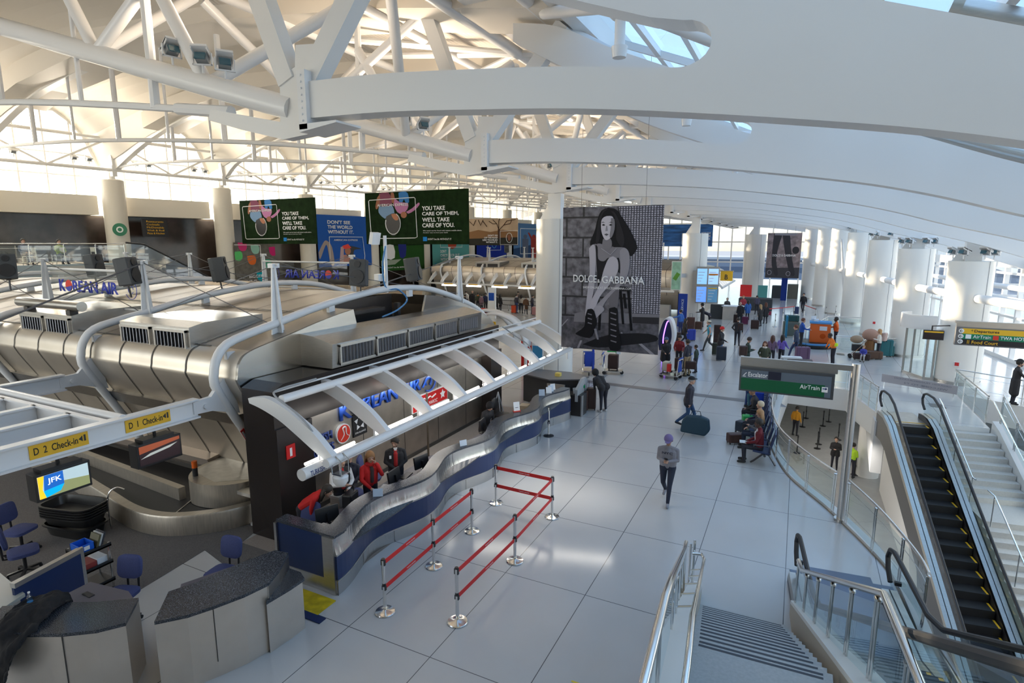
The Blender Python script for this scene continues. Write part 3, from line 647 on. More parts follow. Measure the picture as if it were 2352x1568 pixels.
MB().cyl((-19.7, 8.35, 4.66), (-16.6, 8.35, 4.66), .13, n=20).build('tube', STEEL, t, smooth=True); MB().box(-19.3, -19.1, 8.25, 8.45, 4.4, 4.55).box(-17.2, -17, 8.25, 8.45, 4.4, 4.55).build('foot', DARKM, t)
# glass sign panels between masts
BLUEL = mat('letter_blue', (.03, .05, .45), .4); REDL = mat('letter_red', (.75, .04, .02), .4)
def korean(y, xa, xb, mir, label, cut=None):
    t = thing('glass_sign', label, 'sign', ((xa+xb)/2, y, 4.6))
    MB().box(xa, xb, y-.01, y+.01, 4.5, 5.5).build('glass_panel', glass('sign_glass%d' % mir, (.9, .9, .88), .03), t)
    MB().cyl((xa-.1, y, 5.52), (xb+.1, y, 5.52), .035, n=8).cyl((xa-.1, y, 4.46), (xb+.1, y, 4.46), .03, n=8).build('sign_rail', WHITE_G, t)
    d = -1 if mir else 1; s0 = xb-.45 if mir else xa+.45; yy = y-.02
    k = lambda u: (s0+d*u, yy, 4.86)
    xd = (d, 0, 0)
    text('letters', 'K', BLUEL, t, k(0), xd, (0, 0, 1), .32, .36, .01, .03)
    text('letters', 'REAN AIR', BLUEL, t, k(.72), xd, (0, 0, 1), 2.25, .34, .01, .03)
    c = Vector(k(.52))+Vector((0, 0, .18))
    MB().cyl(c-Vector((0, .012, 0)), c, .17, n=24).build('round_emblem', REDL, t)
    MB().prism([(c.x+.17*math.cos(a), c.z+.17*math.sin(a)) for a in [R(200)+R(160)*i/10 for i in range(11)]], 'xz', c.y-.02, c.y-.012).build('emblem_half', BLUEL, t)
    MB().tube([(k(3.55)[0]+.27*math.cos(a), yy, 5.02+.27*math.sin(a)) for a in [R(q) for q in range(-150, 100, 20)]], .008, 4).tube([(k(3.55)[0]+.12*math.cos(a), yy, 5.02+.12*math.sin(a)) for a in [R(q) for q in range(0, 360, 30)]], .008, 4).build('ring_mark', BLUEL, t)
korean(9.55, -20.45, -15.85, 0, 'clear glass panel with blue airline lettering and red round emblem between two masts')
korean(17.5, -20.45, -15.9, 1, 'clear glass panel with mirrored blue airline lettering on the far side of the island')
# speakers
for x, y, z, rz, lab in ((-10.8, 12.35, 5.12, R(20), 'black loudspeaker with its round cone facing the camera, behind the nearest mast'), (-10.8, 14.9, 5.12, R(110), 'black loudspeaker turned sideways, right of the white antenna pole'),
                         (-15.7, 9.1, 5.2, R(120), 'black loudspeaker behind the mast right of the blue lettering'), (-15.7, 11.8, 5.15, R(130), 'black loudspeaker left of the nearest tall mast on the roof'),
                         (-20.6, 10.9, 5.2, R(110), 'black loudspeaker above the blue lettering on the glass panel'), (-20.6, 8.55, 5.25, R(60), 'black loudspeaker at the left edge of the picture')):
    put_speaker(x, y, z, rz, lab)
t = thing('antenna_pole', 'white pole with panel antenna and blue cables standing on the nearest hoop', 'antenna', (-10.8, 13.4, 4.9))
MB().cyl((-10.8, 13.5, 4.85), (-10.8, 13.5, 6.5), .05, n=12).build('pole', WHITE_G, t, smooth=True)
MB().ob((-11.0, 13.3, 6.42), (.12, .34, .34), Matrix.Rotation(R(12), 3, 'Y')).build('panel_antenna', SIGNW, t)
MB().box(-11.0, -10.84, 13.2, 13.45, 5.2, 5.4).build('junction_box', SIGNW, t)
MB().tube(spl([(-10.75, 13.45, 6.2), (-10.8, 13.35, 5.6), (-10.74, 13.4, 5.0), (-10.7, 13.9, 4.92), (-10.6, 14.2, 4.6), (-10.5, 13.6, 4.35), (-10.6, 13.0, 4.2)], 5), .025, 6).build('blue_cable', mat('cable_blue', (.08, .25, .5), .5), t, smooth=True)
# rear bronze parapet of the shell
MB().prism([(19.4, 3.4), (19.9, 4.4), (20.1, 4.4), (19.6, 3.3)], 'yz', -31.5, -14).build('rear_parapet', mat('bronze_panel', (.34, .27, .19), .5, .5), ISL)

# ---------------------------------------------------------------- canopy over the desk
CN = thing('canopy', 'white steel canopy with curved ribs and light tubes over the wavy desk', 'canopy', (-8.5, 14, 2.3))
for k in range(9):
    y = 7.78+1.62*k
    if k == 8: y = 20.6
    top = spl([(-9.78, 3.2, 0), (-9.32, 3.27, 0), (-8.85, 3.15, 0), (-8.4, 2.93, 0), (-8.0, 2.69, 0), (-7.57, 2.31, 0)], 4); bot = spl([(-9.75, 3.1, 0), (-9.4, 3.02, 0), (-8.95, 2.86, 0), (-8.5, 2.62, 0), (-8.1, 2.39, 0), (-7.73, 2.2, 0)], 4)
    MB().prism([(p.x, p.y) for p in top]+[(p.x, p.y) for p in bot[::-1]], 'xz', y-.07, y+.07).build('rib', WHITE_G, CN)
    MB().cyl((-8.02, y+.02, 2.42), (-8.02, y+.02, 2.1), .022, n=8).ob((-8.02, y+.02, 2.42), (.09, .09, .12)).build('drop_rod', WHITE_G, CN)
MB().cyl((-9.05, 7.9, 3.22), (-9.05, 20.7, 3.22), .085, n=14).cyl((-9.2, 7.9, 3.36), (-9.2, 20.7, 3.36), .02, n=6).build('purlin', WHITE_G, CN, smooth=True)
MB().cyl((-7.6, 7.55, 2.25), (-7.6, 20.3, 2.30), .085, n=16).build('front_tube', WHITE_G, CN, smooth=True)
MB().cyl((-7.98, 7.3, 2.05), (-7.98, 19.5, 2.05), .115, n=20).build('light_housing', WHITE_G, CN, smooth=True)
MB().box(-7.93, -7.62, 7.75, 19.8, 2.13, 2.16).build('sticker_strip', WHITE_G, CN)
q = MB()
for k in range(8):
    y = 7.9+1.62*k if k else 7.5
    q.cyl((-8.08, y+.0, 2.175), (-8.08, y+1.35, 2.175), .03, n=8)
q.build('light_tube', GLOWW, CN)
MB().tube(spl([(-9.1, 8.9, 3.42), (-9.15, 7.95, 3.4), (-9.0, 7.72, 3.33), (-8.5, 7.72, 3.08), (-8.1, 7.74, 2.75), (-8.0, 7.75, 2.3)], 4), .022, 6).build('cable', mat('cable_light', (.35, .36, .37), .5), CN)
MB().tube(spl([(-9.1, 17.6, 3.42), (-8.6, 17.55, 3.15), (-8.05, 17.52, 2.85), (-7.95, 17.5, 2.5), (-7.98, 17.5, 2.2)], 4), .022, 6).build('cable', bpy.data.materials['cable_light'], CN)
LB = mat('text_navy', (.03, .06, .25), .5); RS = mat('sticker_red', (.55, .03, .03), .5)
n_ = (.6, 0, .8)
def stick(y0, y1, s, m, bgm=None, z=2.175):
    if bgm: MB().box(-7.93, -7.64, y0-.08, y1+.08, 2.162, 2.172).build('red_sticker', bgm, CN)
    text('lettering', s, m, CN, (-7.66, y0, 2.176), (0, 1, 0), (-1, 0, 0), y1-y0, .16 if bgm else .13, .002, .01)
stick(8.3, 9.05, 'TICKET SALES', SIGNW, RS); stick(9.5, 10.5, 'TURKISH AIRLINES', LB); stick(10.75, 11.45, 'TICKET SALES', SIGNW, RS)
MB().box(-7.93, -7.64, 13.0, 13.45, 2.162, 2.172).build('red_sticker', RS, CN); MB().box(-7.93, -7.64, 14.2, 15.1, 2.162, 2.172).build('red_sticker', RS, CN)
stick(15.4, 15.5, '\u25b2' if False else 'A', RS); stick(15.85, 16.5, 'AIR MAROC', RS); stick(16.8, 17.3, 'KOREAN', LB); stick(18.0, 18.5, 'KOREAN', LB); stick(19.1, 19.6, 'KOREAN AIR', LB)
text('lettering', 'TURKISH AIRLINES', LB, CN, (-7.862, 7.42, 2.0), (0, 1, 0), (-.08, 0, 1), .75, .1, .003, .01)
t = thing('camera_dome', 'white dome camera hanging from the near end of the canopy tube', 'camera', (-7.55, 7.9, 2))
MB().lathe([(0, 1.72), (.1, 1.74), (.14, 1.8), (.15, 1.9), (.1, 1.95), (0, 1.95)], (-7.55, 7.85, 0), 20).build('dome', WHITE_G, t, smooth=True)
MB().box(-7.66, -7.44, 7.75, 7.95, 1.95, 1.97).tube([(-7.66, 7.75, 1.96), (-7.68, 7.75, 2.25), (-7.55, 7.75, 2.33), (-7.43, 7.75, 2.25), (-7.43, 7.75, 1.96)], .012, 5).tube([(-7.66, 7.95, 1.96), (-7.68, 7.95, 2.25), (-7.55, 7.95, 2.33), (-7.43, 7.95, 2.25), (-7.43, 7.95, 1.96)], .012, 5).build('clamp', CHROME, t)
t = thing('camera_small', 'small camera at the far tip of the canopy front tube', 'camera', (-7.55, 20.1, 2))
MB().cyl((-7.6, 20.1, 2.22), (-7.58, 20.05, 1.95), .06, n=10).build('body', WHITE_G, t)
# signs on the steel wall (X = -9.9, reading towards +Y)
AB = mat('airline_blue', (.02, .10, .55), .4)
def wsign(name, label, parts):
    t = thing(name, label, 'sign', (-9.87, parts[0][1], 1.8))
    for s, y, z, w, h, m in parts: text('letters', s, m, t, (-9.895, y, z), (0, 1, 0), (0, 0, 1), w, h, .05, .02)
    return t
t = wsign('airline_sign', 'big slanted blue airline letters on the steel sign wall', [('K', 10.35, 1.95, .42, .42, AB), ('REAN AIR', 11.2, 1.97, 2.55, .40, AB)])
MB().lathe([(.14, 0), (.2, 0), (.2, .05), (.14, .05), (.14, 0)], (0, 0, 0), 20).build('letter_o', AB, t).data.transform(Matrix.Translation((-9.85, 10.98, 2.16))@Matrix.Rotation(R(90), 4, 'Y'))
MB().tube([(-9.86, 14.2+.33*math.cos(a), 2.13+.3*math.sin(a)) for a in [R(q) for q in range(-120, 100, 15)]], .025, 6).tube([(-9.86, 14.15+.15*math.cos(a), 2.13+.13*math.sin(a)) for a in [R(q) for q in range(-60, 240, 20)]], .03, 6).tube([(-9.86, 13.85, 2.0), (-9.86, 14.05, 2.2), (-9.86, 14.4, 2.28)], .03, 6).build('ring_emblem', AB, t)
t = wsign('airline_sign', 'dark blue two-line airline name at the left end of the sign wall', [('TURKISH', 9.1, 1.62, .95, .2, LB), ('AIRLINES', 9.1, 1.32, 1.0, .2, LB)])
t = thing('round_logo', 'round red logo disc with a white bird shape on the sign wall', 'sign', (-9.85, 10.45, 1.6))
def ydisc(nm, y, z, r, x0, x1, m, p): return MB().prism([(y+r*math.cos(R(a)), z+r*math.sin(R(a))) for a in range(0, 360, 12)], 'yz', x0, x1).build(nm, m, p)
ydisc('rim', 10.42, 1.62, .25, -9.9, -9.84, SIGNW, t); ydisc('disc', 10.42, 1.62, .22, -9.84, -9.83, REDL, t)
MB().tube(spl([(-9.825, 10.3, 1.47), (-9.825, 10.42, 1.6), (-9.825, 10.38, 1.76), (-9.825, 10.48, 1.78), (-9.825, 10.5, 1.6), (-9.825, 10.6, 1.52)], 4), [.006+.014*math.sin(math.pi*i/20) for i in range(21)], 6).build('bird', SIGNW, t)
t = thing('alliance_sign', 'black square sign with a ring of five white triangles on the sign wall', 'sign', (-9.85, 11, 1.6))
MB().box(-9.9, -9.87, 10.8, 11.32, 1.38, 1.98).build('board', BLACK, t); q = MB()
for k in range(5):
    a = R(90+72*k); c = Vector((11.06+.15*math.cos(a), 1.74+.15*math.sin(a)))
    q.prism([(c.x+.075*math.cos(a+b), c.y+.075*math.sin(a+b)) for b in (0, R(120), R(240))], 'yz', -9.87, -9.86)
q.build('star', SIGNW, t); text('letters', 'STAR ALLIANCE', SIGNW, t, (-9.868, 10.86, 1.45), (0, 1, 0), (0, 0, 1), .4, .045, .002)
t = thing('red_sign', 'red airline sign board with white script on the sign wall, right of the blue letters', 'sign', (-9.85, 14, 1.6))
MB().box(-9.9, -9.86, 13.3, 15.2, 1.32, 1.8).build('rim', SIGNW, t); MB().box(-9.86, -9.85, 13.33, 15.17, 1.35, 1.77).build('board', REDT, t)
text('letters', 'ROYAL AIR MAROC', SIGNW, t, (-9.85, 13.45, 1.4), (0, 1, 0), (0, 0, 1), 1.15, .11, .004); MB().tube([(-9.845, 13.5+.1*i, 1.63+.04*math.sin(i*2.1)) for i in range(11)], .022, 5).build('script', SIGNW, t)
MB().prism([(14.9+(.16 if k % 2 == 0 else .08)*math.cos(R(90+36*k)), 1.57+(.16 if k % 2 == 0 else .08)*math.sin(R(90+36*k))) for k in range(10)], 'yz', -9.85, -9.845).build('crown_star', SIGNW, t)
t = thing('extinguisher_sign', 'small red square extinguisher sign on the dark end pier', 'sign', (-9.34, 8.3, 1.6))
MB().box(-9.35, -9.33, 8.18, 8.42, 1.8, 2.1).build('plate', REDT, t); MB().box(-9.33, -9.325, 8.27, 8.33, 1.85, 2.03).build('icon', SIGNW, t)

# ---------------------------------------------------------------- baggage belts beside the island
BB = thing('baggage_conveyor', 'curved black baggage belt with low steel side wall beside the shell', 'conveyor', (-13, 7.6, 0))
path = [(p.x, p.y) for p in spl([(-24, 8.2, 0), (-18, 7.7, 0), (-14.7, 7.2, 0), (-13.0, 6.93, 0), (-12.0, 7.02, 0), (-11.3, 7.45, 0), (-10.85, 8.0, 0), (-10.6, 8.7, 0)], 8)]
MB().ribbon(path, [(0, 0), (0, .42), (-.02, .46), (-.22, .46), (-.22, .38), (-.06, .38), (-.06, 0)]).build('side_wall', BRONZE, BB, smooth=True)
MB().prism([(x, y+.1) for x, y in path[8:]]+[(-10.6, 9.2), (-24, 9.4), (-24, 8.3)], 'xy', .3, .34).build('belt', RUBBER, BB)
MB().bar((-24, 8.75, .47), (-12.6, 7.95, .47), .16, .34).build('divider_wall', BRONZE, BB)
MB().bar((-11.9, 7.1, .35), (-12.35, 8.0, .35), .02, .02).build('belt_joint', STEEL, BB)
MB().ribbon([(p.x, p.y) for p in spl([(-12.9, 9.3, 0), (-12.75, 8.4, 0), (-12.2, 7.9, 0), (-11.5, 7.95, 0), (-11.0, 8.4, 0), (-10.8, 9.2, 0)], 6)], [(0, .35), (0, .9), (-.5, .9), (-.5, .35)]).build('steel_console', BRONZE, BB, smooth=True)
MB().prism([(-12.9, 9.3), (-12.6, 8.3), (-11.6, 8.1), (-11.0, 8.6), (-10.8, 9.3)], 'xy', .885, .905).build('console_top', STEEL, BB)
MB().prism([(9.5, .3), (8.95, .72), (8.85, .95), (9.3, 1.0)], 'yz', -24, -12.9).build('back_apron', mat('apron_beige', (.60, .50, .42), .4, .6), BB)
MB().cyl((-12.35, 8.15, .9), (-12.35, 8.15, 1.1), .06, n=12).build('black_base', BLACK, BB); MB().cyl((-12.35, 8.15, 1.1), (-12.35, 8.15, 1.26), .062, n=12).build('orange_band', mat('orange', (.75, .13, .01), .4), BB)
# support bracket, white foot, fire extinguisher
t = thing('support_foot', 'white tubular foot under a steel bracket at the end of the nearest hoop', 'support', (-10.6, 8.3, 0))
MB().cyl((-10.62, 8.33, 0), (-10.66, 8.4, .72), .085, n=14).cyl((-10.62, 8.33, 0), (-10.62, 8.33, .03), .12, n=14).build('leg', WHITE_G, t, smooth=True)
MB().box(-10.95, -10.2, 8.15, 8.75, .72, .8).build('bracket_plate', STEEL, t); MB().cyl((-10.5, 8.5, .8), (-10.3, 8.62, 1.05), .07, n=10).cyl((-10.75, 8.6, .8), (-10.8, 8.78, 1.1), .1, n=12).build('pin', CHROME, t)
t = thing('fire_extinguisher', 'chrome fire extinguisher hanging on the island corner beside the white foot', 'fire extinguisher', (-10.1, 8.4, .5))
MB().lathe([(0, .32), (.085, .33), (.09, .4), (.09, .72), (.06, .8), (.025, .84), (.025, .9), (0, .9)], (-10.12, 8.25, .05), 20).build('cylinder', CHROME, t, smooth=True)
MB().box(-10.16, -10.05, 8.22, 8.28, .93, 1.0).build('valve', BLACK, t); MB().tube(spl([(-10.1, 8.2, .95), (-10.02, 8.1, .8), (-10.03, 8.12, .5)], 4), .012, 6).build('hose', BLACK, t)
MB().box(-10.08, -10.03, 8.17, 8.2, .5, .68).build('label_plate', SIGNW, t); MB().box(-10.14, -10.09, 8.3, 8.36, .8, 1.0).build('hook', DARKM, t)
t = thing('arrow_sticker', 'red and white arrow sticker on the slanting nearest hoop', 'sign', (-10.7, 8.3, 2)); MB().bar((-10.7, 8.22, 2.25), (-10.7, 8.42, 1.85), .1, .02, (1, 0, 0)).build('sticker', RS, t); MB().bar((-10.69, 8.22, 2.2), (-10.69, 8.36, 1.92), .04, .02, (1, 0, 0)).build('arrow', SIGNW, t)
# white beam frame in front of the island with D signs and screens
FR = thing('beam_frame', 'white steel beam frame reaching out from the island hoops toward the camera', 'frame', (-13, 4, 3))
def ibeam(mb, p, q, h=.36, w=.2):
    p, q = Vector(p), Vector(q); u = Vector((0, 0, h/2))
    mb.bar(p, q, .03, h).bar(p+u, q+u, w, .035).bar(p-u, q-u, w, .035)
for x in (-10.8, -15.7):
    b = MB(); ibeam(b, (x, 7.3, 2.98), (x, -3, 3.0)); b.build('main_beam', WHITE_G, FR)
    MB().prism([(7.2, 3.12), (7.2, 2.86), (7.6, 2.84), (8.25, 2.62), (8.1, 3.5), (7.9, 3.45), (7.6, 3.14)], 'yz', x-.05, x+.05).cyl((x+.05, 7.45, 2.98), (x+.09, 7.45, 2.98), .05, n=12).build('gusset', WHITE_G, FR)
for x in (-12.0, -13.2, -14.4):
    b = MB(); ibeam(b, (x, 5.6, 3.0), (x, -3, 3.0), .3, .16); b.build('joist', WHITE_G, FR)
b = MB(); ibeam(b, (-15.6, 5.62, 3.0), (-10.9, 5.62, 3.0), .3, .12); b.build('cross_beam', WHITE_G, FR)
MB().cyl((-16.2, 5.9, 3.12), (-10.85, 5.9, 3.12), .09, n=14).build('cross_tube', WHITE_G, FR, smooth=True)
MB().cyl((-15.7, 9.45, 5.75), (-11, -1, 3.2), .02, n=6).build('stay_cable', bpy.data.materials['cable_grey'], FR)
for y0, y1, s in ((4.40, 5.26, 'D  2  Check-in'), (5.88, 6.72, 'D  1  Check-in')):
    t = thing('check_in_sign', ('left-hand yellow sign with D 2 Check-in on the white beam' if '2' in s else 'right-hand yellow sign with D 1 Check-in, nearer the hoop'), 'sign', (-10.78, y0, 3))
    MB().box(-10.785, -10.77, y0, y1, 2.87, 3.10).build('plate', YEL, t)
    text('lettering', s, BLACK, t, (-10.77, y0+.06, 2.93), (0, 1, 0), (0, 0, 1), (y1-y0)*.74, .12, .003, .01)
    q = MB().prism([(y1-.15, 3.0), (y1-.09, 3.05), (y1-.09, 2.95)], 'yz', -10.77, -10.766).box(-10.77, -10.766, y1-.07, y1-.04, 2.95, 3.06); q.build('figure_icon', BLACK, t)
def screen(y0, y1, z0, z1, lean, label, kind):
    t = thing('hanging_screen', label, 'screen', (-10.75, (y0+y1)/2, 2.9))
    MB().box(-10.95, -10.70, y0, y1, z0, z1).build('casing', BLACK, t, bevel=.01)
    MB().cyl((-10.83, (y0+y1)/2, z1), (-10.83, (y0+y1)/2, 2.82), .03, n=8).box(-10.95, -10.7, (y0+y1)/2-.3, (y0+y1)/2+.3, z1, z1+.06).build('bracket', BLACK, t)
    e = lambda n, c, s=1.0: mat(n, c, .3, emit=s)
    a, c, d, f = y0+.04, y1-.04, z0+.05, z1-.04
    if kind:
        MB().box(-10.70, -10.695, a, c, d, f).build('picture', e('scr_sky', (.35, .45, .48)), t)
        MB().prism([(a+.1, d), (c, d), (c, d+.15), (a+.33, d+.2)], 'yz', -10.695, -10.69).build('picture_ground', e('scr_green', (.20, .22, .10)), t)
        MB().prism([(a, d), (a+.09, d), (a+.05, d+.15), (a+.09, f), (a, f)], 'yz', -10.69, -10.685).build('picture_yellow', e('scr_yel', (.8, .5, .02)), t)
        MB().prism([(a+.07, d+.12), (a+.36, d+.15), (a+.36, f), (a+.09, f)], 'yz', -10.69, -10.685).build('picture_blue', e('scr_blue', (.01, .10, .40)), t)
        MB().prism([(a+.09, d), (a+.3, d+.05), (a+.36, d+.15), (a+.06, d+.12)], 'yz', -10.689, -10.683).build('picture_cyan', e('scr_cyan', (.0, .35, .65)), t)
        text('lettering', 'JFK', e('scr_white', (.9, .9, .9)), t, (-10.684, a+.13, d+.2), (0, 1, 0), (0, 0, 1), .2, .11, .002, .01)
    else:
        MB().box(-10.70, -10.695, a, c, d, f).build('picture', e('scr_dark', (.015, .008, .01)), t)
        MB().prism([(a, f-.14), (c, f-.06), (c, f), (a, f)], 'yz', -10.695, -10.69).build('picture_red', e('scr_red', (.22, .05, .02)), t)
        MB().prism([(a+.02, d+.13), (c-.2, d+.2), (c-.05, d+.26), (a+.2, d+.2)], 'yz', -10.695, -10.69).build('picture_light', e('scr_pale', (.30, .32, .30)), t)
screen(4.38, 5.2, 2.16, 2.62, 0, 'hanging screen with a blue JFK picture under the D 2 sign', 1)
screen(5.98, 6.84, 2.14, 2.6, 0, 'hanging screen with a dark picture under the D 1 sign', 0)

# ---------------------------------------------------------------- the far islands
ISL2 = island(-8.2, -33.5, 41.2, [-8.8, -13.5, -18.2, -22.9, -27.6, -32.3], [-8.8-1.175*k for k in range(1, 21)], 'far steel check-in island with hoops behind the crowd, left of the tall column', near=False)
pf2 = [(a+41.2, b) for a, b in prof(4)]
MB().prism(pf2, 'yz', -8.3, -8.2).build('end_plate', bpy.data.materials['end_steel'], ISL2); MB().prism(pf2, 'yz', -33.6, -33.5).build('end_plate', bpy.data.materials['end_steel'], ISL2)
MB().box(-9.0, -7.6, 49.8, 60.5, 0, 3.3).build('dark_fascia', DARKPANEL, ISL2)
MB().box(-7.6, -7.5, 50.6, 60, .0, 2.4).build('sign_panel', PANELSTEEL, ISL2); MB().box(-7.5, -7.45, 51.5, 56, 1.7, 2.3).build('sign_board', SIGNW, ISL2)
q = MB()
for k in range(4): q.box(-7.45, -7.44, 51.7+k*1.05, 52.4+k*1.05, 1.8, 2.2)
q.build('sign_colours', mat('sign_mix', (.08, .15, .5), .5), ISL2)
MB().prism([(-7.6, 3.4), (-7.2, 3.4), (-7.2, 4.1), (-8.3, 4.3), (-8.3, 3.4)], 'xz', 51, 58).build('vent_duct', STEEL, ISL2)
MB().prism([(49.9, .0), (49.0, 0), (49.0, 1.1), (49.6, 1.1)], 'yz', -33, -9.5).build('front_desk', mat('desk_grey', (.3, .3, .3), .5), ISL2)
MB().prism([(50.4, .6), (49.7, 2.6), (49.8, 3.0), (50.5, 3.0)], 'yz', -33, -9).build('front_wall', BRONZE, ISL2)
for xa, xb in ((-28.5, -25.8), (-23.5, -20.8), (-18.4, -15.7)): MB().prism([(49.35, 3.8), (49.35, 4.42), (51.4, 4.52), (51.4, 4.3)], 'yz', xa, xb).build('vent_duct', STEEL, ISL2)
q = MB()
for xa, xb in ((-28.3, -27.3), (-27.1, -26.0), (-23.3, -22.3), (-22.1, -21.0), (-18.2, -17.2), (-17.0, -15.9)): q.box(xa, xb, 49.33, 49.36, 3.98, 4.28)
q.build('vent_slots', DARKM, ISL2)
C2 = thing('canopy', 'white ribbed canopy along the long side of the far island, above the queue', 'canopy', (-20, 48, 2.3))
for k in range(18):
    x = -33+k*1.4
    top = spl([(49.9, 3.5, 0), (49.3, 3.5, 0), (48.6, 3.15, 0), (47.9, 2.5, 0)], 3); bot = spl([(49.9, 3.3, 0), (49.3, 3.1, 0), (48.6, 2.75, 0), (48.0, 2.35, 0)], 3)
    MB().prism([(p.x, p.y) for p in top]+[(p.x, p.y) for p in bot[::-1]], 'yz', x-.08, x+.08).build('rib', WHITE_G, C2)
MB().cyl((-33.2, 47.95, 2.35), (-9, 47.95, 2.35), .09, n=10).cyl((-33.2, 49.3, 3.4), (-9, 49.3, 3.4), .09, n=10).build('tube', WHITE_G, C2)
q = MB()
for k in range(8): q.box(-31.5+k*2.8, -29.9+k*2.8, 47.9, 48.05, 2.12, 2.2)
q.build('light_tube', GLOWW, C2); q = MB()
for k in range(8): q.box(-31.2+k*2.8, -30.2+k*2.8, 47.84, 47.86, 2.28, 2.4)
q.build('yellow_sign', YEL, C2)
C3 = thing('canopy', 'white ribbed canopy at the end of the far island, right of the flight screens', 'canopy', (-6, 55, 2.3))
for k in range(9):
    y = 51.2+1.25*k
    top = spl([(-7.7, 3.9, 0), (-6.9, 3.7, 0), (-6.2, 3.2, 0), (-5.6, 2.6, 0)], 3); bot = spl([(-7.7, 3.7, 0), (-6.9, 3.35, 0), (-6.3, 2.9, 0), (-5.7, 2.5, 0)], 3)
    MB().prism([(p.x, p.y) for p in top]+[(p.x, p.y) for p in bot[::-1]], 'xz', y-.08, y+.08).build('rib', WHITE_G, C3)
MB().cyl((-5.65, 51, 2.55), (-5.65, 61.5, 2.55), .09, n=10).cyl((-7.2, 51, 3.75), (-7.2, 61.5, 3.75), .1, n=10).build('tube', WHITE_G, C3); MB().box(-6.2, -6.0, 51, 61, 2.4, 2.46).build('light_tube', GLOWW, C3)
MB().box(-7.2, -5.7, 51, 61.5, 3.25, 3.27).build('glazing', glass('canopy_glass', (.8, .8, .8), .15), C3) if False else None
# rounded white canopy end on the far side of the near island
C4 = thing('canopy', 'rounded white canopy end with a yellow sign beyond the wavy desk', 'canopy', (-12, 22.4, 2.5))
for y, xo in ((21.7, 0), (22.6, -.9)):
    pts = spl([(-13.6+xo, 2.3, 0), (-12.9+xo, 2.95, 0), (-11.8+xo, 3.25, 0), (-10.9+xo, 3.05, 0), (-10.3+xo, 2.4, 0), (-10.2+xo, 1.9, 0)], 5)
    rows = [[(p.x, y+w, p.y) for p in pts] for w in (0, .7)]
    MB().grid(rows).build('curved_shell', WHITE_G, C4, smooth=True, solid=.08)
MB().box(-12.6, -11.5, 21.6, 21.64, 2.7, 2.95).build('yellow_sign', YEL, C4); text('lettering', 'C 2 Check-in', BLACK, C4, (-12.5, 21.6, 2.77), (1, 0, 0), (0, 0, 1), .8, .12, .002)
MB().cyl((-13.2, 22.1, 2.5), (-13.2, 22.1, 0), .1, n=12).build('post', WHITE_G, C4); MB().cyl((-10.3, 22.1, 2.1), (-10.3, 22.1, .0), .07, n=10).build('post', WHITE_G, C4)
# ---------------------------------------------------------------- the wavy desk
def wav(y): return -7.27+.18*math.cos(2*math.pi*(y-7.1)/2.96)
wy = frange(7.1, 18.95, 96); wp_ = [(wav(y), y) for y in wy]
DK = thing('wavy_desk', 'long wavy ticket desk, navy and steel with a speckled dark granite top', 'desk', (-7.3, 13, 0))
MB().ribbon(wp_, [(.03, 1.10), (.03, 1.15), (-.30, 1.15), (-.30, 1.10)]).ribbon([(-8.5, 7.1), (-7.05, 7.1)], [(0, 1.10), (0, 1.15), (-.26, 1.15), (-.26, 1.10)]).box(-7.6, -7.04, 7.09, 7.4, 1.12, 1.152).build('granite_top', GRANITE, DK)
MB().ribbon(wp_, [(.025, 1.10), (.022, 1.0), (.03, .90), (.045, .84), (.065, .78), (-.2, .78), (-.25, 1.10)]).build('steel_band', POLISHED, DK, smooth=True)
MB().ribbon(wp_, [(.07, .755), (.07, .785), (-.1, .785), (-.1, .755)]).ribbon(wp_, [(.075, .27), (.075, .295), (-.1, .295), (-.1, .27)]).build('steel_trim', STEEL, DK)
MB().ribbon(wp_, [(.065, .29), (.065, .755), (-.25, .755), (-.25, .29)]).build('navy_panel', NAVY, DK)
MB().ribbon(wp_, [(.06, .0), (.06, .28), (-.25, .28), (-.25, 0)]).build('steel_base', POLISHED, DK, smooth=True)
for yc in (8.58, 11.54, 14.5, 17.46):
    ys = frange(yc-1.0, yc+1.0, 14); MB().prism([(wav(y)+.03, y) for y in ys]+[(lerp([(yc-1, wav(yc-1)+.05), (yc+1, wav(yc+1)+.05)], y)+.03*math.cos((y-yc)*math.pi/2), y) for y in ys[::-1]], 'xy', .765, .795).build('granite_shelf', GRANITE, DK)
q = MB()
for k in range(0, 97, 8): q.bar((wav(wy[k])+.062, wy[k], .0), (wav(wy[k])+.062, wy[k], .27), .008, .008, (1, 0, 0))
q.build('panel_joints', SEAM, DK)
MB().box(-8.5, -7.3, 7.09, 7.14, .28, 1.1).build('end_panel', NAVY, DK); MB().box(-8.52, -8.46, 7.05, 7.16, 0, 1.1).box(-7.33, -7.07, 7.07, 7.2, 0, 1.1).box(-8.5, -7.3, 7.08, 7.14, 0, .28).build('end_steel', STEEL, DK)
wt = [(wav(y)-.3, y) for y in wy]
DW = mat('worktop_grey', (.09, .085, .11), .4)
MB().prism(wt+[(-8.15, 18.9), (-8.2, 15.5), (-8.05, 15.2), (-8.05, 12.4), (-8.35, 12.0), (-8.3, 7.3)], 'xy', .73, .76).build('worktop', DW, DK)
MB().ribbon(wt, [(0, 0), (0, 1.1), (-.03, 1.1), (-.03, 0)]).build('inner_wall', mat('inner_grey', (.2, .2, .21), .5), DK)
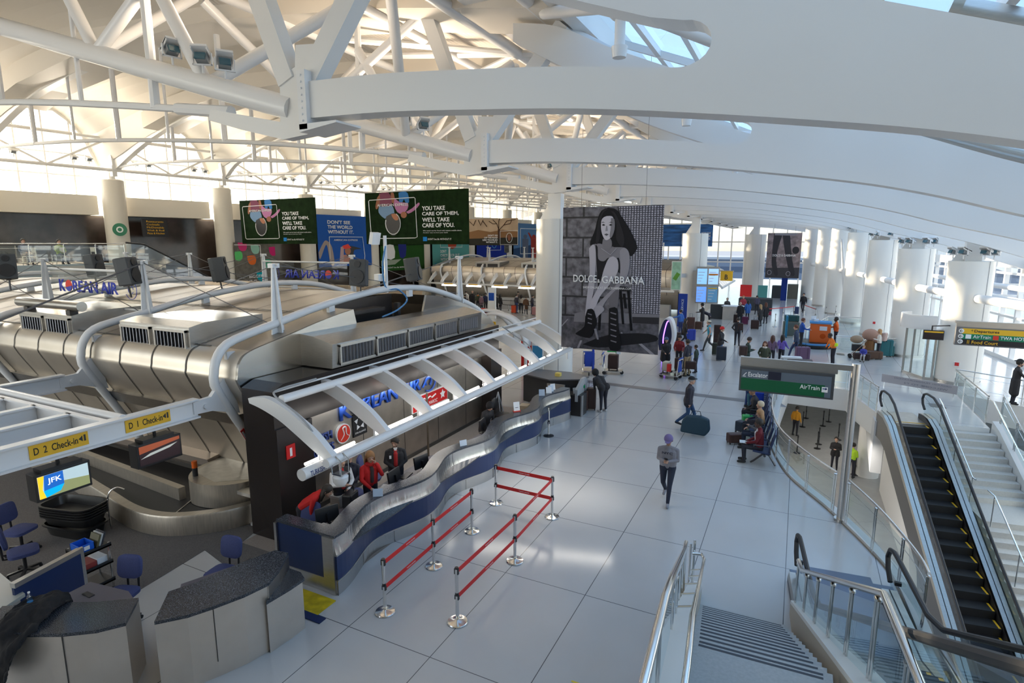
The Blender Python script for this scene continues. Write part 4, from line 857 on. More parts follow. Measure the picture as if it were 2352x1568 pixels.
# near curved desks
def facet_desk(name, label, front, back, z, wing=None, wz=.9):
    t = thing(name, label, 'desk', (front[0][0], front[0][1], 0))
    MB().prism(front+back[::-1], 'xy', z-.05, z).build('granite_top', GRANITE, t)
    q = MB(); j = MB(); fr = [Vector((*p, 0)) for p in front]; sh = [Vector((p[0]-.02, p[1]+.01, 0)) for p in front]
    q.grid([[(p.x, p.y, .0) for p in sh], [(p.x, p.y, z-.05) for p in sh]])
    bk = [Vector((*p, 0)) for p in back]; q.grid([[(p.x, p.y, .0) for p in bk], [(p.x, p.y, z-.05) for p in bk]])
    for a, c in ((sh[0], bk[0]), (sh[-1], bk[-1])): q.grid([[(a.x, a.y, 0), (a.x, a.y, z-.05)], [(c.x, c.y, 0), (c.x, c.y, z-.05)]])
    q.build('steel_body', DESKSTEEL, t)
    for k in (2, 4):
        if k < len(sh)-1: p = sh[k]; j.bar((p.x+.005, p.y-.005, .25), (p.x+.005, p.y-.005, z-.06), .01, .01, (1, 0, 0))
    j.build('panel_joints', SEAM, t)
    return t
A = facet_desk('curved_desk', 'curved steel podium desk with granite top and a lower wing, near the yellow cover', [(-7.60, 4.22), (-7.33, 4.52), (-7.18, 4.81), (-7.02, 5.2), (-6.94, 5.57)], [(-8.1, 4.75), (-7.95, 5.1), (-7.85, 5.6), (-7.7, 6.1), (-7.62, 6.3)], 1.15)
MB().prism([(-7.62, 6.3), (-6.94, 5.57), (-7.08, 5.9), (-7.35, 6.34)], 'xy', 1.1, 1.15).build('granite_tip', GRANITE, A)
MB().prism([(-6.94, 5.57), (-7.08, 5.9), (-7.35, 6.34), (-7.40, 6.2), (-7.0, 5.55)], 'xy', .85, 1.1).build('steel_riser', STEEL, A)
MB().prism([(-6.9, 5.47), (-6.86, 5.9), (-6.86, 6.2), (-7.05, 6.3), (-7.3, 6.3), (-7.1, 5.9)], 'xy', .85, .9).build('granite_wing', GRANITE, A)
MB().prism([(-6.93, 5.5), (-6.89, 5.9), (-6.89, 6.18), (-7.06, 6.27), (-7.28, 6.28), (-7.1, 5.9)], 'xy', 0, .85).build('wing_body', DESKSTEEL, A)
MB().prism([(-8.1, 4.9), (-7.62, 6.25), (-7.85, 6.35), (-8.35, 5.1)], 'xy', .98, 1.0).build('back_ledge', DW, A); MB().box(-8.0, -7.9, 5.95, 6.1, 1.0, 1.01).build('cable_hole', BLACK, A)
Bd = facet_desk('curved_desk', 'curved steel podium desk with granite top in the left corner, black jacket on it', [(-9.6, 3.05), (-9.0, 3.32), (-8.55, 3.55), (-8.21, 3.8), (-8.01, 4.07)], [(-10.0, 3.5), (-9.6, 3.75), (-9.3, 3.95), (-8.9, 4.15), (-8.43, 4.5)], 1.1)
MB().prism([(-9.65, 3.8), (-8.9, 4.2), (-8.5, 4.5), (-8.9, 4.62), (-9.7, 4.5)], 'xy', .98, 1.0).build('back_ledge', DW, Bd); MB().box(-9.45, -9.25, 4.25, 4.33, 1.0, 1.01).build('cable_hole', BLACK, Bd)
t = thing('low_partition', 'low navy partition with dark cap behind the left corner desk', 'partition', (-10.7, 4.3, 0))
MB().bar((-10.55, 3.85, .52), (-10.78, 4.9, .52), .05, 1.0).build('navy_panel', NAVY, t); MB().bar((-10.55, 3.85, 1.06), (-10.78, 4.9, 1.06), .1, .08).bar((-10.78, 4.92, .0), (-10.78, 4.92, 1.1), .07, .05, (1, 0, 0)).build('cap', STEEL, t)
t = thing('side_table', 'pale low worktop at the left edge in front of the navy partition', 'table', (-10.9, 3.7, 0))
MB().prism([(-11.8, 4.1), (-11.5, 2.9), (-10.2, 3.3), (-10.45, 3.95)], 'xy', .85, .9).build('top', mat('pale_top', (.42, .42, .38), .35), t); MB().prism([(-11.7, 4.05), (-11.4, 3.0), (-10.3, 3.35), (-10.5, 3.9)], 'xy', 0, .85).build('body', DESKSTEEL, t)
t = thing('water_bottle', 'clear water bottle with blue label on the left corner desk', 'bottle', (-9.75, 3.62, 1.1))
MB().lathe([(0, 1.1), (.033, 1.1), (.035, 1.22), (.03, 1.26), (.013, 1.3), (.013, 1.32), (0, 1.32)], (-9.62, 3.68, 0), 14).build('bottle_body', glass('bottle_clear', (.85, .9, .95), .2), t, smooth=True); MB().cyl((-9.62, 3.68, 1.13), (-9.62, 3.68, 1.18), .036, n=14).build('label_band', mat('label_blue', (.02, .25, .6), .5), t); MB().cyl((-9.62, 3.68, 1.31), (-9.62, 3.68, 1.33), .016, n=10).build('cap', SIGNW, t)
t = MB(); rows = []
for i, (cx, cy_, cz, w) in enumerate([(-9.35, 4.0, 1.13, .12), (-9.45, 3.75, 1.2, .3), (-9.3, 3.5, 1.2, .34), (-9.22, 3.28, 1.12, .3), (-9.2, 3.12, .85, .3), (-9.18, 3.05, .55, .26), (-9.15, 3.0, .35, .1)]):
    rows.append([(cx+w*math.cos(a)*1.1, cy_+.5*w*math.sin(a)*(1 if i < 4 else .3)-(0 if i < 4 else .05), cz+(.09*math.sin(a)*math.cos(3*a+i) if i < 4 else .04*math.sin(5*a))) for a in [2*math.pi*k/20 for k in range(20)]])
o = t.grid(rows, True).build('jacket', mat('black_cloth', (.012, .012, .014), .9), smooth=True); tag(o, 'black jacket draped over the left corner desk', 'jacket')
q = o.modifiers.new('sub', 'SUBSURF'); q.levels = q.render_levels = 3; tx = bpy.data.textures.new('folds', 'CLOUDS'); tx.noise_scale = .14; q = o.modifiers.new('folds', 'DISPLACE'); q.texture = tx; q.strength = .13; q.mid_level = .5
# trolley
t = thing('service_trolley', 'small black two-shelf trolley beside the navy partition', 'trolley', (-11, 5.2, 0))
q = MB()
for x in (-11.25, -10.85):
    for y in (4.95, 5.4): q.cyl((x, y, .08), (x, y, .95), .018, n=8)
q.build('posts', CHROME, t)
for z in (.2, .55, .88): MB().box(-11.28, -10.82, 4.92, 5.43, z, z+.03).box(-11.28, -10.82, 4.92, 4.94, z, z+.07).box(-10.84, -10.82, 4.92, 5.43, z, z+.07).build('shelf', BLACK, t)
for x in (-11.25, -10.85):
    for y in (4.95, 5.4): MB().cyl((x, y-.015, .04), (x, y+.015, .04), .04, n=12).build('wheel', RUBBER, t)
t = thing('blue_bin', 'open bright blue bin on the top trolley shelf', 'bin', (-11.05, 5.05, .92)); bl = mat('bin_blue', (.01, .12, .62), .4)
MB().box(-11.2, -10.9, 4.96, 5.2, .915, .925).box(-11.2, -11.19, 4.96, 5.2, .92, 1.05).box(-10.91, -10.9, 4.96, 5.2, .92, 1.05).box(-11.2, -10.9, 4.96, 4.97, .92, 1.05).box(-11.2, -10.9, 5.19, 5.2, .92, 1.05).build('tub', bl, t); MB().box(-10.9, -10.895, 5.03, 5.12, .95, 1.02).build('label_plate', SIGNW, t)
for k, (c, lab) in enumerate((((.10, .09, .04), 'brown folder leaning on the trolley top'), ((.5, .5, .48), 'white papers standing beside the blue bin'), ((.03, .03, .04), 'black and white striped folder on the trolley'))):
    t = MB().ob((-11.0-.02*k, 5.26+.05*k, 1.03), (.26, .03, .22), Matrix.Rotation(R(-20), 3, 'X')).build('folder', mat('folder%d' % k, c, .6)); tag(t, lab, 'folder')
t = thing('red_boxes', 'red and white packets on the middle trolley shelf', 'packets', (-11, 5.2, .58)); MB().box(-11.2, -10.9, 5.0, 5.2, .585, .68).build('red_packet', mat('packet_red', (.35, .05, .04), .6), t); MB().box(-11.2, -10.9, 5.21, 5.38, .585, .7).build('white_packet', SIGNW, t)
# baggage tubs
def tub(z, h, rz, label, ox=0):
    t = thing('baggage_tub', label, 'tub', (-13.85+ox, 6.3, z), 0, None); c = (-13.85+ox, 6.3)
    def ring(a, b_, zz): return [(c[0]+math.cos(rz)*u-math.sin(rz)*v, c[1]+math.sin(rz)*u+math.cos(rz)*v, zz) for u, v in [(a*math.copysign(abs(math.cos(k))**.45, math.cos(k)), b_*math.copysign(abs(math.sin(k))**.45, math.sin(k))) for k in [2*math.pi*i/40 for i in range(40)]]]
    m = MB(); m.grid([ring(.55, .26, z+.04), ring(.56, .27, z), ring(.62, .33, z+h), ring(.66, .37, z+h), ring(.66, .37, z+h-.03)], True); m.f.append(list(range(40))[::-1]); m.m.append(0)
    m.build('shell', mat('tub_black', (.018, .018, .018), .28) if 'tub_black' not in bpy.data.materials else bpy.data.materials['tub_black'], t, smooth=True)
tub(.0, .26, R(10), 'bottom black baggage tub of the stack under the blue screen')
for k in range(5): tub(.27+.055*k, .22, R(14), ['second', 'third', 'fourth', 'fifth', 'topmost'][k]+' black baggage tub in the stack under the blue screen', .02)
t = thing('desk_lamp_arm', 'thin chrome hook-shaped arm standing behind the black tubs', 'arm', (-13.2, 7.0, 0)); MB().tube(spl([(-13.3, 6.72, .0), (-13.3, 6.72, .75), (-13.2, 6.85, .95), (-13.05, 6.95, .9)], 5), .018, 8).build('tube', CHROME, t, smooth=True)
# office chairs
def rbox(mb, c, w, d, h, rot, n=8):
    """pillow: rounded slab"""
    rows = []
    for zz, k in ((-.5, .86), (-.3, 1), (.3, 1), (.5, .86)):
        rows.append([Vector(c)+rot@Vector((w/2*k*math.copysign(abs(math.cos(a))**.5, math.cos(a)), d/2*k*math.copysign(abs(math.sin(a))**.5, math.sin(a)), h*zz)) for a in [2*math.pi*i/24 for i in range(24)]])
    o = len(mb.v); mb.grid(rows, True); mb.f += [[o+i for i in range(24)][::-1], [o+72+i for i in range(24)]]; mb.m += [0, 0]
    return mb
def office_chair():
    t = thing('office_chair', 'blue office chair', 'office chair', (0, 0, 0), 0); I = Matrix.Identity(3)
    rbox(MB(), (0, 0, .47), .50, .48, .09, I).build('seat', BLUEFAB, t, smooth=True)
    rbox(MB(), (0, .27, .83), .44, .40, .08, Matrix.Rotation(R(80), 3, 'X')).build('backrest', BLUEFAB, t, smooth=True)
    MB().tube([(-.1, .1, .42), (-.1, .3, .45), (-.1, .32, .75)], .02, 6).tube([(.1, .1, .42), (.1, .3, .45), (.1, .32, .75)], .02, 6).build('back_bracket', BLACK, t)
    MB().cyl((0, 0, .1), (0, 0, .43), .03, n=10).build('gas_lift', BLACK, t)
    for k in range(5):
        a = 2*math.pi*k/5+.3; l = MB().bar((0, 0, .11), (.28*math.cos(a), .28*math.sin(a), .07), .05, .035).build('leg', BLACK, t)
        MB().cyl((.28*math.cos(a)-.02, .28*math.sin(a), .03), (.28*math.cos(a)+.02, .28*math.sin(a), .03), .03, n=10).build('castor', BLACK, l)
    return t
OC = office_chair(); chairs = [(-13.95, 5.35, R(-250), 'blue office chair at the left edge, left of the stacked black tubs'), (-12.9, 4.95, R(160), 'second blue office chair at the left edge, in front of the first'), (-9.8, 4.95, R(20), 'blue office chair behind the left corner desk'),
    (-8.85, 6.15, R(10), 'blue office chair behind the curved desk near the yellow cover'), (-8.6, 7.85, R(15), 'blue office chair at the near end of the wavy desk'), (-9.0, 9.75, R(150), 'blue office chair with a tall back behind the man in the vest'), (-9.25, 10.7, R(120), 'blue office chair against the wall behind the woman in red')]
for i, (x, y, a, lab) in enumerate(chairs):
    if i: dup(OC, (x, y, .007), a, lab)
    else: OC.location = (x, y, .007); OC.rotation_euler = (0, 0, a); OC['label'] = lab
t = dup(OC, (-8.75, 16.9, .007), R(100), 'dark office chair at the far end behind the wavy desk')
for c in t.children:
    if c.name.startswith(('seat', 'backrest')): c.data = c.data.copy(); c.data.materials[0] = BLACK
# desk things
def monitor(x, y, z, rz, label, w=.46, h=.30):
    t = thing('monitor', label, 'monitor', (x, y, z)); M = Matrix.Rotation(rz, 3, 'Z')@Matrix.Rotation(R(-10), 3, 'X'); c = Vector((x, y, z+.28))
    MB().ob(c, (w, .05, h), M).build('casing', BLACK, t, bevel=.008); MB().ob(c+M@Vector((0, .027, 0)), (w-.04, .004, h-.04), M).build('screen', mat('screen_off', (.03, .035, .04), .15) if 'screen_off' not in bpy.data.materials else bpy.data.materials['screen_off'], t)
    MB().ob(c+M@Vector((0, -.05, -.1)), (.05, .05, .25), M).lathe([(0, z), (.11, z), (.11, z+.015), (0, z+.02)], (x, y, 0), 16).build('stand', BLACK, t)
for a in ((-7.95, 7.85, .76, R(65), 'black monitor turned away at the near end of the wavy desk'), (-7.95, 9.95, .76, R(95), 'black monitor in front of the woman in red'), (-7.9, 10.95, .76, R(80), 'black monitor right of the bearded man'), (-8.0, 14.2, .76, R(100), 'black monitor in front of the hooded person')): monitor(*a)
for i, (x, y, a, lab) in enumerate(((-8.05, 9.3, .3, 'black keyboard by the paper cup'), (-8.1, 10.6, .2, 'black keyboard in front of the bearded man'), (-8.15, 8.15, 1.2, 'black phone and keyboard at the near desk end'))):
    t = thing('keyboard', lab, 'keyboard', (x, y, .76)); MB().ob((x, y, .772), (.16, .42, .02), rz=a).build('keys', BLACK, t)
t = thing('paper_cup', 'paper coffee cup with white lid on the desk', 'cup', (-7.95, 9.42, .76))
MB().lathe([(0, .76), (.03, .76), (.04, .86), (0, .86)], (-7.93, 9.42, 0), 16).build('cup_body', mat('cup_brown', (.42, .3, .2), .6), t, smooth=True); MB().lathe([(.043, .86), (.043, .875), (.03, .885), (0, .885)], (-7.93, 9.42, 0), 16).build('lid', SIGNW, t, smooth=True)
for i, (x, y, w, d, a, lab) in enumerate([(-8.1, 9.9, .3, .22, .3, 'white sheet on the desk before the woman in red'), (-7.75, 9.05, .22, .16, .2, 'white slip beside the paper cup'), (-7.95, 11.2, .2, .15, .1, 'cream note pad right of the bearded man'), (-7.72, 15.1, .32, .22, .4, 'white crumpled papers beside the hooded person'), (-7.9, 14.75, .25, .2, .9, 'white paper under the hooded person\'s hands')]):
    o = MB().ob((x, y, .768), (w, d, .012), rz=a).build('paper_sheet', PAPER); tag(o, lab, 'paper')
def stand_sign(x, y, z, rz, h, m, label, base=None):
    t = thing('counter_sign', label, 'sign', (x, y, z)); M = Matrix.Rotation(rz, 3, 'Z')@Matrix.Rotation(R(-12), 3, 'X')
    MB().ob((x, y, z+h/2), (.2, .01, h), M).build('card', m, t)
    if base: MB().ob((x, y, z+.015), (.24, .1, .03), rz=rz).build('foot', base, t)
    return t
stand_sign(-7.42, 8.75, 1.15, R(35), .16, mat('acrylic', (.45, .55, .68), .15), 'pale blue acrylic holder on the granite top')
stand_sign(-7.4, 12.1, 1.15, R(60), .15, bpy.data.materials['acrylic'], 'small pale acrylic holder mid-way along the granite top')
t = stand_sign(-7.5, 15.45, 1.15, R(50), .3, SIGNW, 'white card with black arrow on a red foot', mat('red_foot', (.7, .06, .03), .4))
MB().ob((-7.495, 15.44, 1.28), (.1, .014, .012), rz=R(50)).build('arrow', BLACK, t)
for k, (y, rz) in enumerate(((17.9, 40), (18.15, 50), (18.4, 55), (17.5, 30))): stand_sign(-7.45-.03*k, y, 1.15, R(rz), .22, SIGNW if k % 2 == 0 else bpy.data.materials['acrylic'], ['white leaflet holder', 'pale blue leaflet holder', 'right-hand white leaflet holder', 'left blue leaflet holder'][k]+' at the far end of the granite top')
t = thing('brown_folders', 'stack of cream folders on the desk at the far end', 'folders', (-8, 17, .76)); q = MB()
for k in range(6): MB().ob((-7.95, 17.0, .775+.025*k), (.3, .36, .02), rz=.1*(k % 3)).build('folder_sheet', mat('manila', (.62, .5, .33), .7) if k == 0 else bpy.data.materials['manila'], t)
t = thing('handbag', 'black leather handbag standing on the desk beside the man in the vest', 'bag', (-8.15, 8.95, .76))
MB().ob((-8.2, 8.78, .92), (.22, .36, .3), Matrix.Rotation(R(15), 3, 'Z')).build('bag_body', BLACK, t, bevel=.03); MB().tube(spl([(-8.2, 8.65, 1.06), (-8.2, 8.68, 1.2), (-8.2, 8.85, 1.2), (-8.2, 8.9, 1.06)], 4), .012, 6).build('bag_handle', BLACK, t)
t = thing('tissue_box', 'white box between the crouching woman and the man in the vest', 'box', (-8.6, 8.9, 0)); MB().box(-8.75, -8.5, 8.75, 9.05, .01, .85).build('cabinet', mat('pale_box', (.5, .48, .45), .6), t); MB().box(-8.76, -8.49, 8.74, 9.06, .85, .9).build('lid', mat('pale_lid', (.6, .58, .55), .6), t)
t = thing('service_post', 'thin dark post on a base behind the wavy desk', 'post', (-8.9, 13.6, 0)); MB().cyl((-9.4, 13.4, .03), (-9.4, 13.4, 2.0), .03, n=8).build('pole', mat('post_bronze', (.15, .12, .09), .4, .6), t); MB().box(-9.55, -9.25, 13.25, 13.55, .007, .04).build('base', DARKM, t)
for k, (x, y, z, lab) in enumerate(((-7.75, 11.9, .76, 'chrome tap-like arm on the desk'), (-7.7, 12.1, .76, 'small chrome dispenser on the desk'))):
    t = thing('dispenser', lab, 'dispenser', (x, y, z)); MB().cyl((x, y, z), (x, y, z+.14), .035, n=12).build('body', CHROME, t, smooth=True)
    if k == 0: MB().tube([(x, y, z+.12), (x-.02, y+.02, z+.26), (x+.1, y+.15, z+.3)], .012, 6).build('arm', CHROME, t)
# far-end lounge desks behind the wave
t = thing('corner_desk', 'grey curved agent desk beyond the far end of the wavy desk', 'desk', (-8.5, 20.5, 0))
MB().prism([(-9.8, 20.3), (-8.2, 19.7), (-7.1, 20.3), (-7.0, 20.9), (-7.9, 21.3), (-9.7, 21.2)], 'xy', 1.12, 1.17).build('top', mat('grey_top', (.13, .13, .14), .35), t)
MB().prism([(-9.6, 20.4), (-8.2, 19.85), (-7.25, 20.35), (-7.2, 20.8), (-8.0, 21.1), (-9.5, 21.05)], 'xy', 0, 1.12).build('body', mat('dark_desk', (.05, .048, .05), .4), t)
MB().box(-8.3, -7.6, 19.75, 19.85, .7, 1.0).build('panel', DESKSTEEL, t); MB().box(-8.2, -8.0, 20.3, 20.5, 1.17, 1.3).build('yellow_note', mat('note_yellow', (.75, .6, .15), .6), t)
MB().prism([(19.3, .55), (20.4, .55), (20.4, 1.15), (20.2, 1.3), (19.9, 1.3), (19.3, 1.0)], 'yz', -7.0, -6.9).build('rounded_end', mat('light_grey', (.40, .42, .43), .4), t)
MB().ob((-6.94, 20.0, .98), (.14, .1, .1)).build('green_mark', mat('mark_green', (0, .35, .12), .4), t)
MB().box(-7.7, -6.75, 19.35, 19.9, 0, .78).build('kiosk_body', DARKM, t); MB().box(-6.78, -6.74, 19.33, 19.5, 0, .78).build('kiosk_edge', STEEL, t)
stand_sign(-7.1, 19.6, .78, R(60), .22, SIGNW, 'white leaflet box on the dark kiosk beyond the wavy desk')
t = thing('easel', 'dark easel with white legs behind the far end of the wavy desk', 'easel', (-9.2, 17.5, 0)); q = MB()
for p in ((-9.4, 17.2), (-9.0, 17.3), (-9.1, 17.8)): q.cyl((p[0], p[1], .01), (-9.2, 17.45, 1.1), .02, n=6)
q.build('frame', mat('easel_grey', (.4, .42, .45), .4), t); MB().ob((-9.2, 17.4, .5), (.03, .45, .5), rz=.2).build('panel', DARKM, t)
t = thing('red_banner_stand', 'red pull-up banner with white text beyond the canopy', 'banner', (-11.2, 23.4, 0)); MB().box(-11.7, -11.0, 24.6, 24.64, .05, 2.0).build('sheet', REDT, t); text('lettering', 'CHECK\nIN\nHERE', SIGNW, t, (-11.55, 24.6, 1.2), (1, 0, 0), (0, 0, 1), .35, None, .003); MB().box(-11.75, -10.95, 24.5, 24.75, 0, .06).build('foot', BLACK, t)
t = thing('blue_poster_stand', 'white and blue poster stand right of the canopy end', 'poster', (-9.6, 22.2, 0)); MB().box(-10.15, -9.6, 22.4, 22.44, .1, 2.2).build('board', SIGNW, t); MB().box(-10.1, -9.65, 22.38, 22.4, 1.2, 1.9).build('blue_print', mat('poster_blue', (.05, .3, .6), .5), t); MB().box(-10.15, -9.6, 22.3, 22.55, 0, .1).build('foot', STEEL, t)

# ---------------------------------------------------------------- rope stanchions
def stanchion_proto():
    t = thing('stanchion', 'chrome stanchion', 'stanchion', (0, 0, 0))
    MB().cyl((0, 0, .02), (0, 0, .98), .03, n=16).build('post', CHROME, t, smooth=True)
    MB().lathe([(0, 0), (.17, 0), (.175, .012), (.165, .025), (.06, .04), (.035, .055), (0, .055)], (0, 0, 0), 32).build('base', CHROME, t, smooth=True)
    MB().cyl((0, 0, .975), (0, 0, 1.0), .033, n=16).box(-.038, .038, -.02, .02, .88, .98).build('cassette', BLACK, t)
    MB().cyl((0, 0, .49), (0, 0, .545), .033, n=16).box(-.038, .038, -.02, .02, .42, .5).build('cassette', BLACK, t)
    return t
SP = stanchion_proto(); ST = [(-5.97, 7.1, 'chrome stanchion of the left tape row, nearest the camera'), (-6.02, 8.67, 'middle chrome stanchion of the left tape row'), (-6.05, 10.21, 'far chrome stanchion of the left tape row'), (-4.71, 7.43, 'chrome stanchion of the right tape row, nearest the camera'), (-4.67, 9.55, 'middle chrome stanchion of the right tape row'), (-4.72, 11.62, 'far corner chrome stanchion of the right tape row'), (-6.23, 11.68, 'chrome stanchion at the far left end of the cross tape')]
for i, (x, y, lab) in enumerate(ST):
    if i: dup(SP, (x, y, 0), 0, lab)
    else: SP.location = (x, y, 0); SP['label'] = lab
o = dup(SP, (-7.0, 16.85, 0), 0, 'single stanchion on a black base against the wavy desk')
for c in o.children:
    if c.name.startswith('base'): c.data = c.data.copy(); c.data.materials[0] = BLACK
def tape(a, c, lab):
    A_, C_ = ST[a], ST[c]; t = thing('barrier_tape', lab, 'barrier tape', (A_[0], A_[1], .7))
    for z in (.92, .46):
        p, q = Vector((A_[0], A_[1], z)), Vector((C_[0], C_[1], z)); d = (q-p).normalized()
        o = MB().bar(p+d*.035, q-d*.035, .004, .085).build('tape_band', REDT, t)
        nrm = Vector((d.y, -d.x, 0))
        if nrm.dot(Vector((0, 0, 0))-p) < 0: nrm = -nrm
        rd = d if nrm.cross(Vector((0, 0, 1))).dot(d) < 0 else -d
        m = (p+q)/2-rd*.12+nrm*.004-Vector((0, 0, .012)); text('lettering', 'TURKISH AIRLINES', SIGNW, t, m, rd, (0, 0, 1), .28, .02, .001)
for a, c, lab in ((0, 1, 'red double tape of the left row, nearer span'), (1, 2, 'red double tape of the left row, farther span'), (3, 4, 'red double tape of the right row, nearer span'), (4, 5, 'red double tape of the right row, farther span'), (6, 5, 'red double tape crossing at the far end')): tape(a, c, lab)
# ---------------------------------------------------------------- railings
def railing(path, label, z0=.07, gl=True, posts=1.2, handr=.026, rods=True, cat='railing', double=True, skip_posts=()):
    """path: list of (x,y,z_top); z0: foot height below the top is z_top-1.0"""
    t = thing('railing', label, cat, (path[0][0], path[0][1], path[0][2]-1))
    P = [Vector(p) for p in path]
    MB().tube(P, handr, 10).build('handrail', CHROME, t, smooth=True)
    if gl:
        MB().grid([[(p.x, p.y, p.z-.94) for p in P], [(p.x, p.y, p.z-.1) for p in P]]).build('glass_panel', RAILG, t)
    if rods:
        for dz in (.22, .72): MB().tube([p-Vector((0, 0, dz)) for p in P], .008, 5).build('rail_rod', CHROME, t)
    L = [0]
    for a, b in zip(P, P[1:]): L.append(L[-1]+(b-a).length)
    n = max(1, round(L[-1]/posts))
    for k in range(n+1):
        s = L[-1]*k/n; s = min(max(s, .03), L[-1]-.03)
        for i in range(len(L)-1):
            if L[i] <= s <= L[i+1]+1e-6:
                f = (s-L[i])/(L[i+1]-L[i]); c = P[i].lerp(P[i+1], f); d = (P[i+1]-P[i]).normalized(); break
        h = Vector((d.x, d.y, 0)).normalized()*.04
        m = MB()
        for sg in ((-1, 1) if double else (0,)): m.cyl(c+h*sg-Vector((0, 0, 1.0)), c+h*sg-Vector((0, 0, .06)), .014, n=8)
        m.ob(c-Vector((0, 0, .06)), (.06, .06, .02)).build('post', CHROME, t)
    return t
railing([(p.x, p.y, 1.07) for p in spl([(-.3, 28.3, 0), (-.4, 25, 0), (-.48, 22, 0), (-.42, 19.6, 0), (-.15, 17.6, 0), (.5, 15.8, 0), (1.14, 14.62, 0)], 4)], 'chrome and glass railing behind the seat row, along the stair well')
railing([(p.x, p.y, 1.07) for p in spl([(1.36, 14.2, 0), (1.74, 13.1, 0), (2.0, 12.1, 0), (2.2, 11.1, 0), (2.24, 10.55, 0)], 4)], 'chrome and glass railing from the sign post to the near escalator', posts=1.1)
railing([(2.36, 28.1, 1.0), (2.48, 27.2, 1.0), (3.0, 24.7, 1.0)], 'short chrome and glass railing left of the descending escalator top', posts=.9)
railing([(0.0, 28.5, 1.0), (2.3, 28.3, 1.0)], 'chrome railing across the far end of the well behind the green sign', posts=1.1)
railing([(6.3, 29.7, 1.0), (6.3, 24.9, 1.0)], 'chrome and glass railing right of the wide stair top', posts=1.6)
railing([(6.35, 29.75, 1.0), (8.3, 28.35, 1.0), (10.5, 27.8, 1.0)], 'chrome railing in front of the person in the black hat', posts=2.3, gl=False)
railing([(0.0, 36.5, 1.0), (2.2, 47.5, 1.0), (5.0, 47.8, 1.0)], 'glass railing behind the man in orange, around the far well', posts=3.5, double=False)
railing([(2.2, 37.6, 1.0), (5.3, 38.0, 1.0)], 'low glass railing behind the family with the stroller', posts=2, double=False)

# ---------------------------------------------------------------- escalators
def escalator(c0, u, sgn, rise, flat, label, name='escalator', w=1.0, side=True):
    """c0 start at floor 0, heading u, going down (sgn -1) or up (+1)"""
    t = thing(name, label, 'escalator', (c0[0], c0[1], 0)); u = Vector((*u, 0)).normalized(); r = Vector((-u.y, u.x, 0)) # left of heading
    run = rise/math.tan(R(30)); S1 = flat+run
    def z(s): return sgn*max(0, min(rise, (s-flat)*math.tan(R(30))))
    def p(s, a, dz): return Vector((c0[0], c0[1], 0))+u*s+r*a+Vector((0, 0, z(s)+dz))
    ss = [-.3, 0, .5*flat, flat-.3, flat+.3]+frange(flat+1, S1-.3, 6)+[S1+.3, S1+1, S1+2]
    hw = w/2+.2
    for sd in (-1, 1):
        a = sd*hw
        hs = [s for s in ss]
        pts = [p(hs[0], a, .35)]+[p(hs[0]-.22, a, .5), p(hs[0]-.3, a, .68), p(hs[0]-.2, a, .86), p(hs[0]+.05, a, .94)]+[p(s, a, .95) for s in hs[1:]]
        rows = [[q+r*x+Vector((0, 0, zz)) for x, zz in ((-.04, -.025), (.04, -.025), (.045, .01), (.02, .03), (-.02, .03), (-.045, .01))] for q in pts]
        MB().tube(pts, .042, 8).build('handrail', RUBBER, t, smooth=True)
        MB().grid([[p(s, a, .2) for s in hs], [p(s, a, .9) for s in hs]]).build('glass_balustrade', RAILG, t)
        MB().grid([[p(s, a-.14, .1) for s in hs], [p(s, a-.12, .2) for s in hs], [p(s, a+.12, .2) for s in hs], [p(s, a+.14, .1) for s in hs]]).build('deck_band', STEEL, t)
        MB().grid([[p(s, a-.01, .205) for s in hs], [p(s, a+.01, .205) for s in hs]]).build('deck_slot', BLACK, t)
        MB().grid([[p(s, sd*(w/2+.03), .2) for s in hs], [p(s, sd*(w/2+.03), -.25) for s in hs]]).build('skirt', DARKM, t)
        if side:
            o = a+sd*.14; MB().grid([[p(s, o, .1) for s in hs], [p(s, o, -.75) for s in hs]]).build('side_cladding', mat('cladding_'+label[:8], (.16, .16, .17), .35, .8), t)
    o = hw+.14
    MB().grid([[p(s, -o, -.75) for s in ss], [p(s, o, -.75) for s in ss]]).build('soffit', DARKM, t)
    st = MB(); N = int(run/.4)
    for k in range(N+1):
        s0 = flat-.15+k*.4; zt = sgn*(k+ (1 if sgn > 0 else 0))*.2309; zt = min(zt, rise) if sgn > 0 else max(zt, -rise)
        b = MB(); M = Matrix((u, r, Vector((0, 0, 1)))).transposed(); c = Vector((c0[0], c0[1], 0))+u*(s0+.2)+Vector((0, 0, zt-.13))
        b.ob(c, (.4, w, .26), M).build('step', mat('step_black', (.03, .03, .032), .45, .4) if 'step_black' not in bpy.data.materials else bpy.data.materials['step_black'], t)
        y = MB().ob(c+r*(w/2-.03)*(1)+Vector((0, 0, .132)), (.36, .05, .006), M); y.build('step_edge', YEL, t)
    M = Matrix((u, r, Vector((0, 0, 1)))).transposed()
    MB().ob(Vector((c0[0], c0[1], .012))+u*(flat/2-.5), (flat+.9, w+.1, .02), M).build('landing_plate', STEEL if sgn < 0 else mat('plate_blue', (.13, .16, .22), .3, .8), t)
    MB().ob(Vector((c0[0], c0[1], .02))+u*(flat-.22), (.05, w, .02), M).build('comb_edge', YEL, t)
    return t
escalator((3.84, 24.25), (.15, -.989), -1, 5.0, .7, 'black-stepped escalator running down to the lower hall beside the wide stairs', w=.95)
E2 = escalator((1.16, 11.0), (.10, -.995), 1, 4.7, 1.9, 'escalator rising toward the camera from the blue-grey floor plate at lower right', w=1.1)
MB().prism([(.28, 11.65), (2.0, 11.85), (2.12, 10.7), (.45, 10.4)], 'xy', .003, .014).build('floor_plate', bpy.data.materials['plate_blue'], E2)
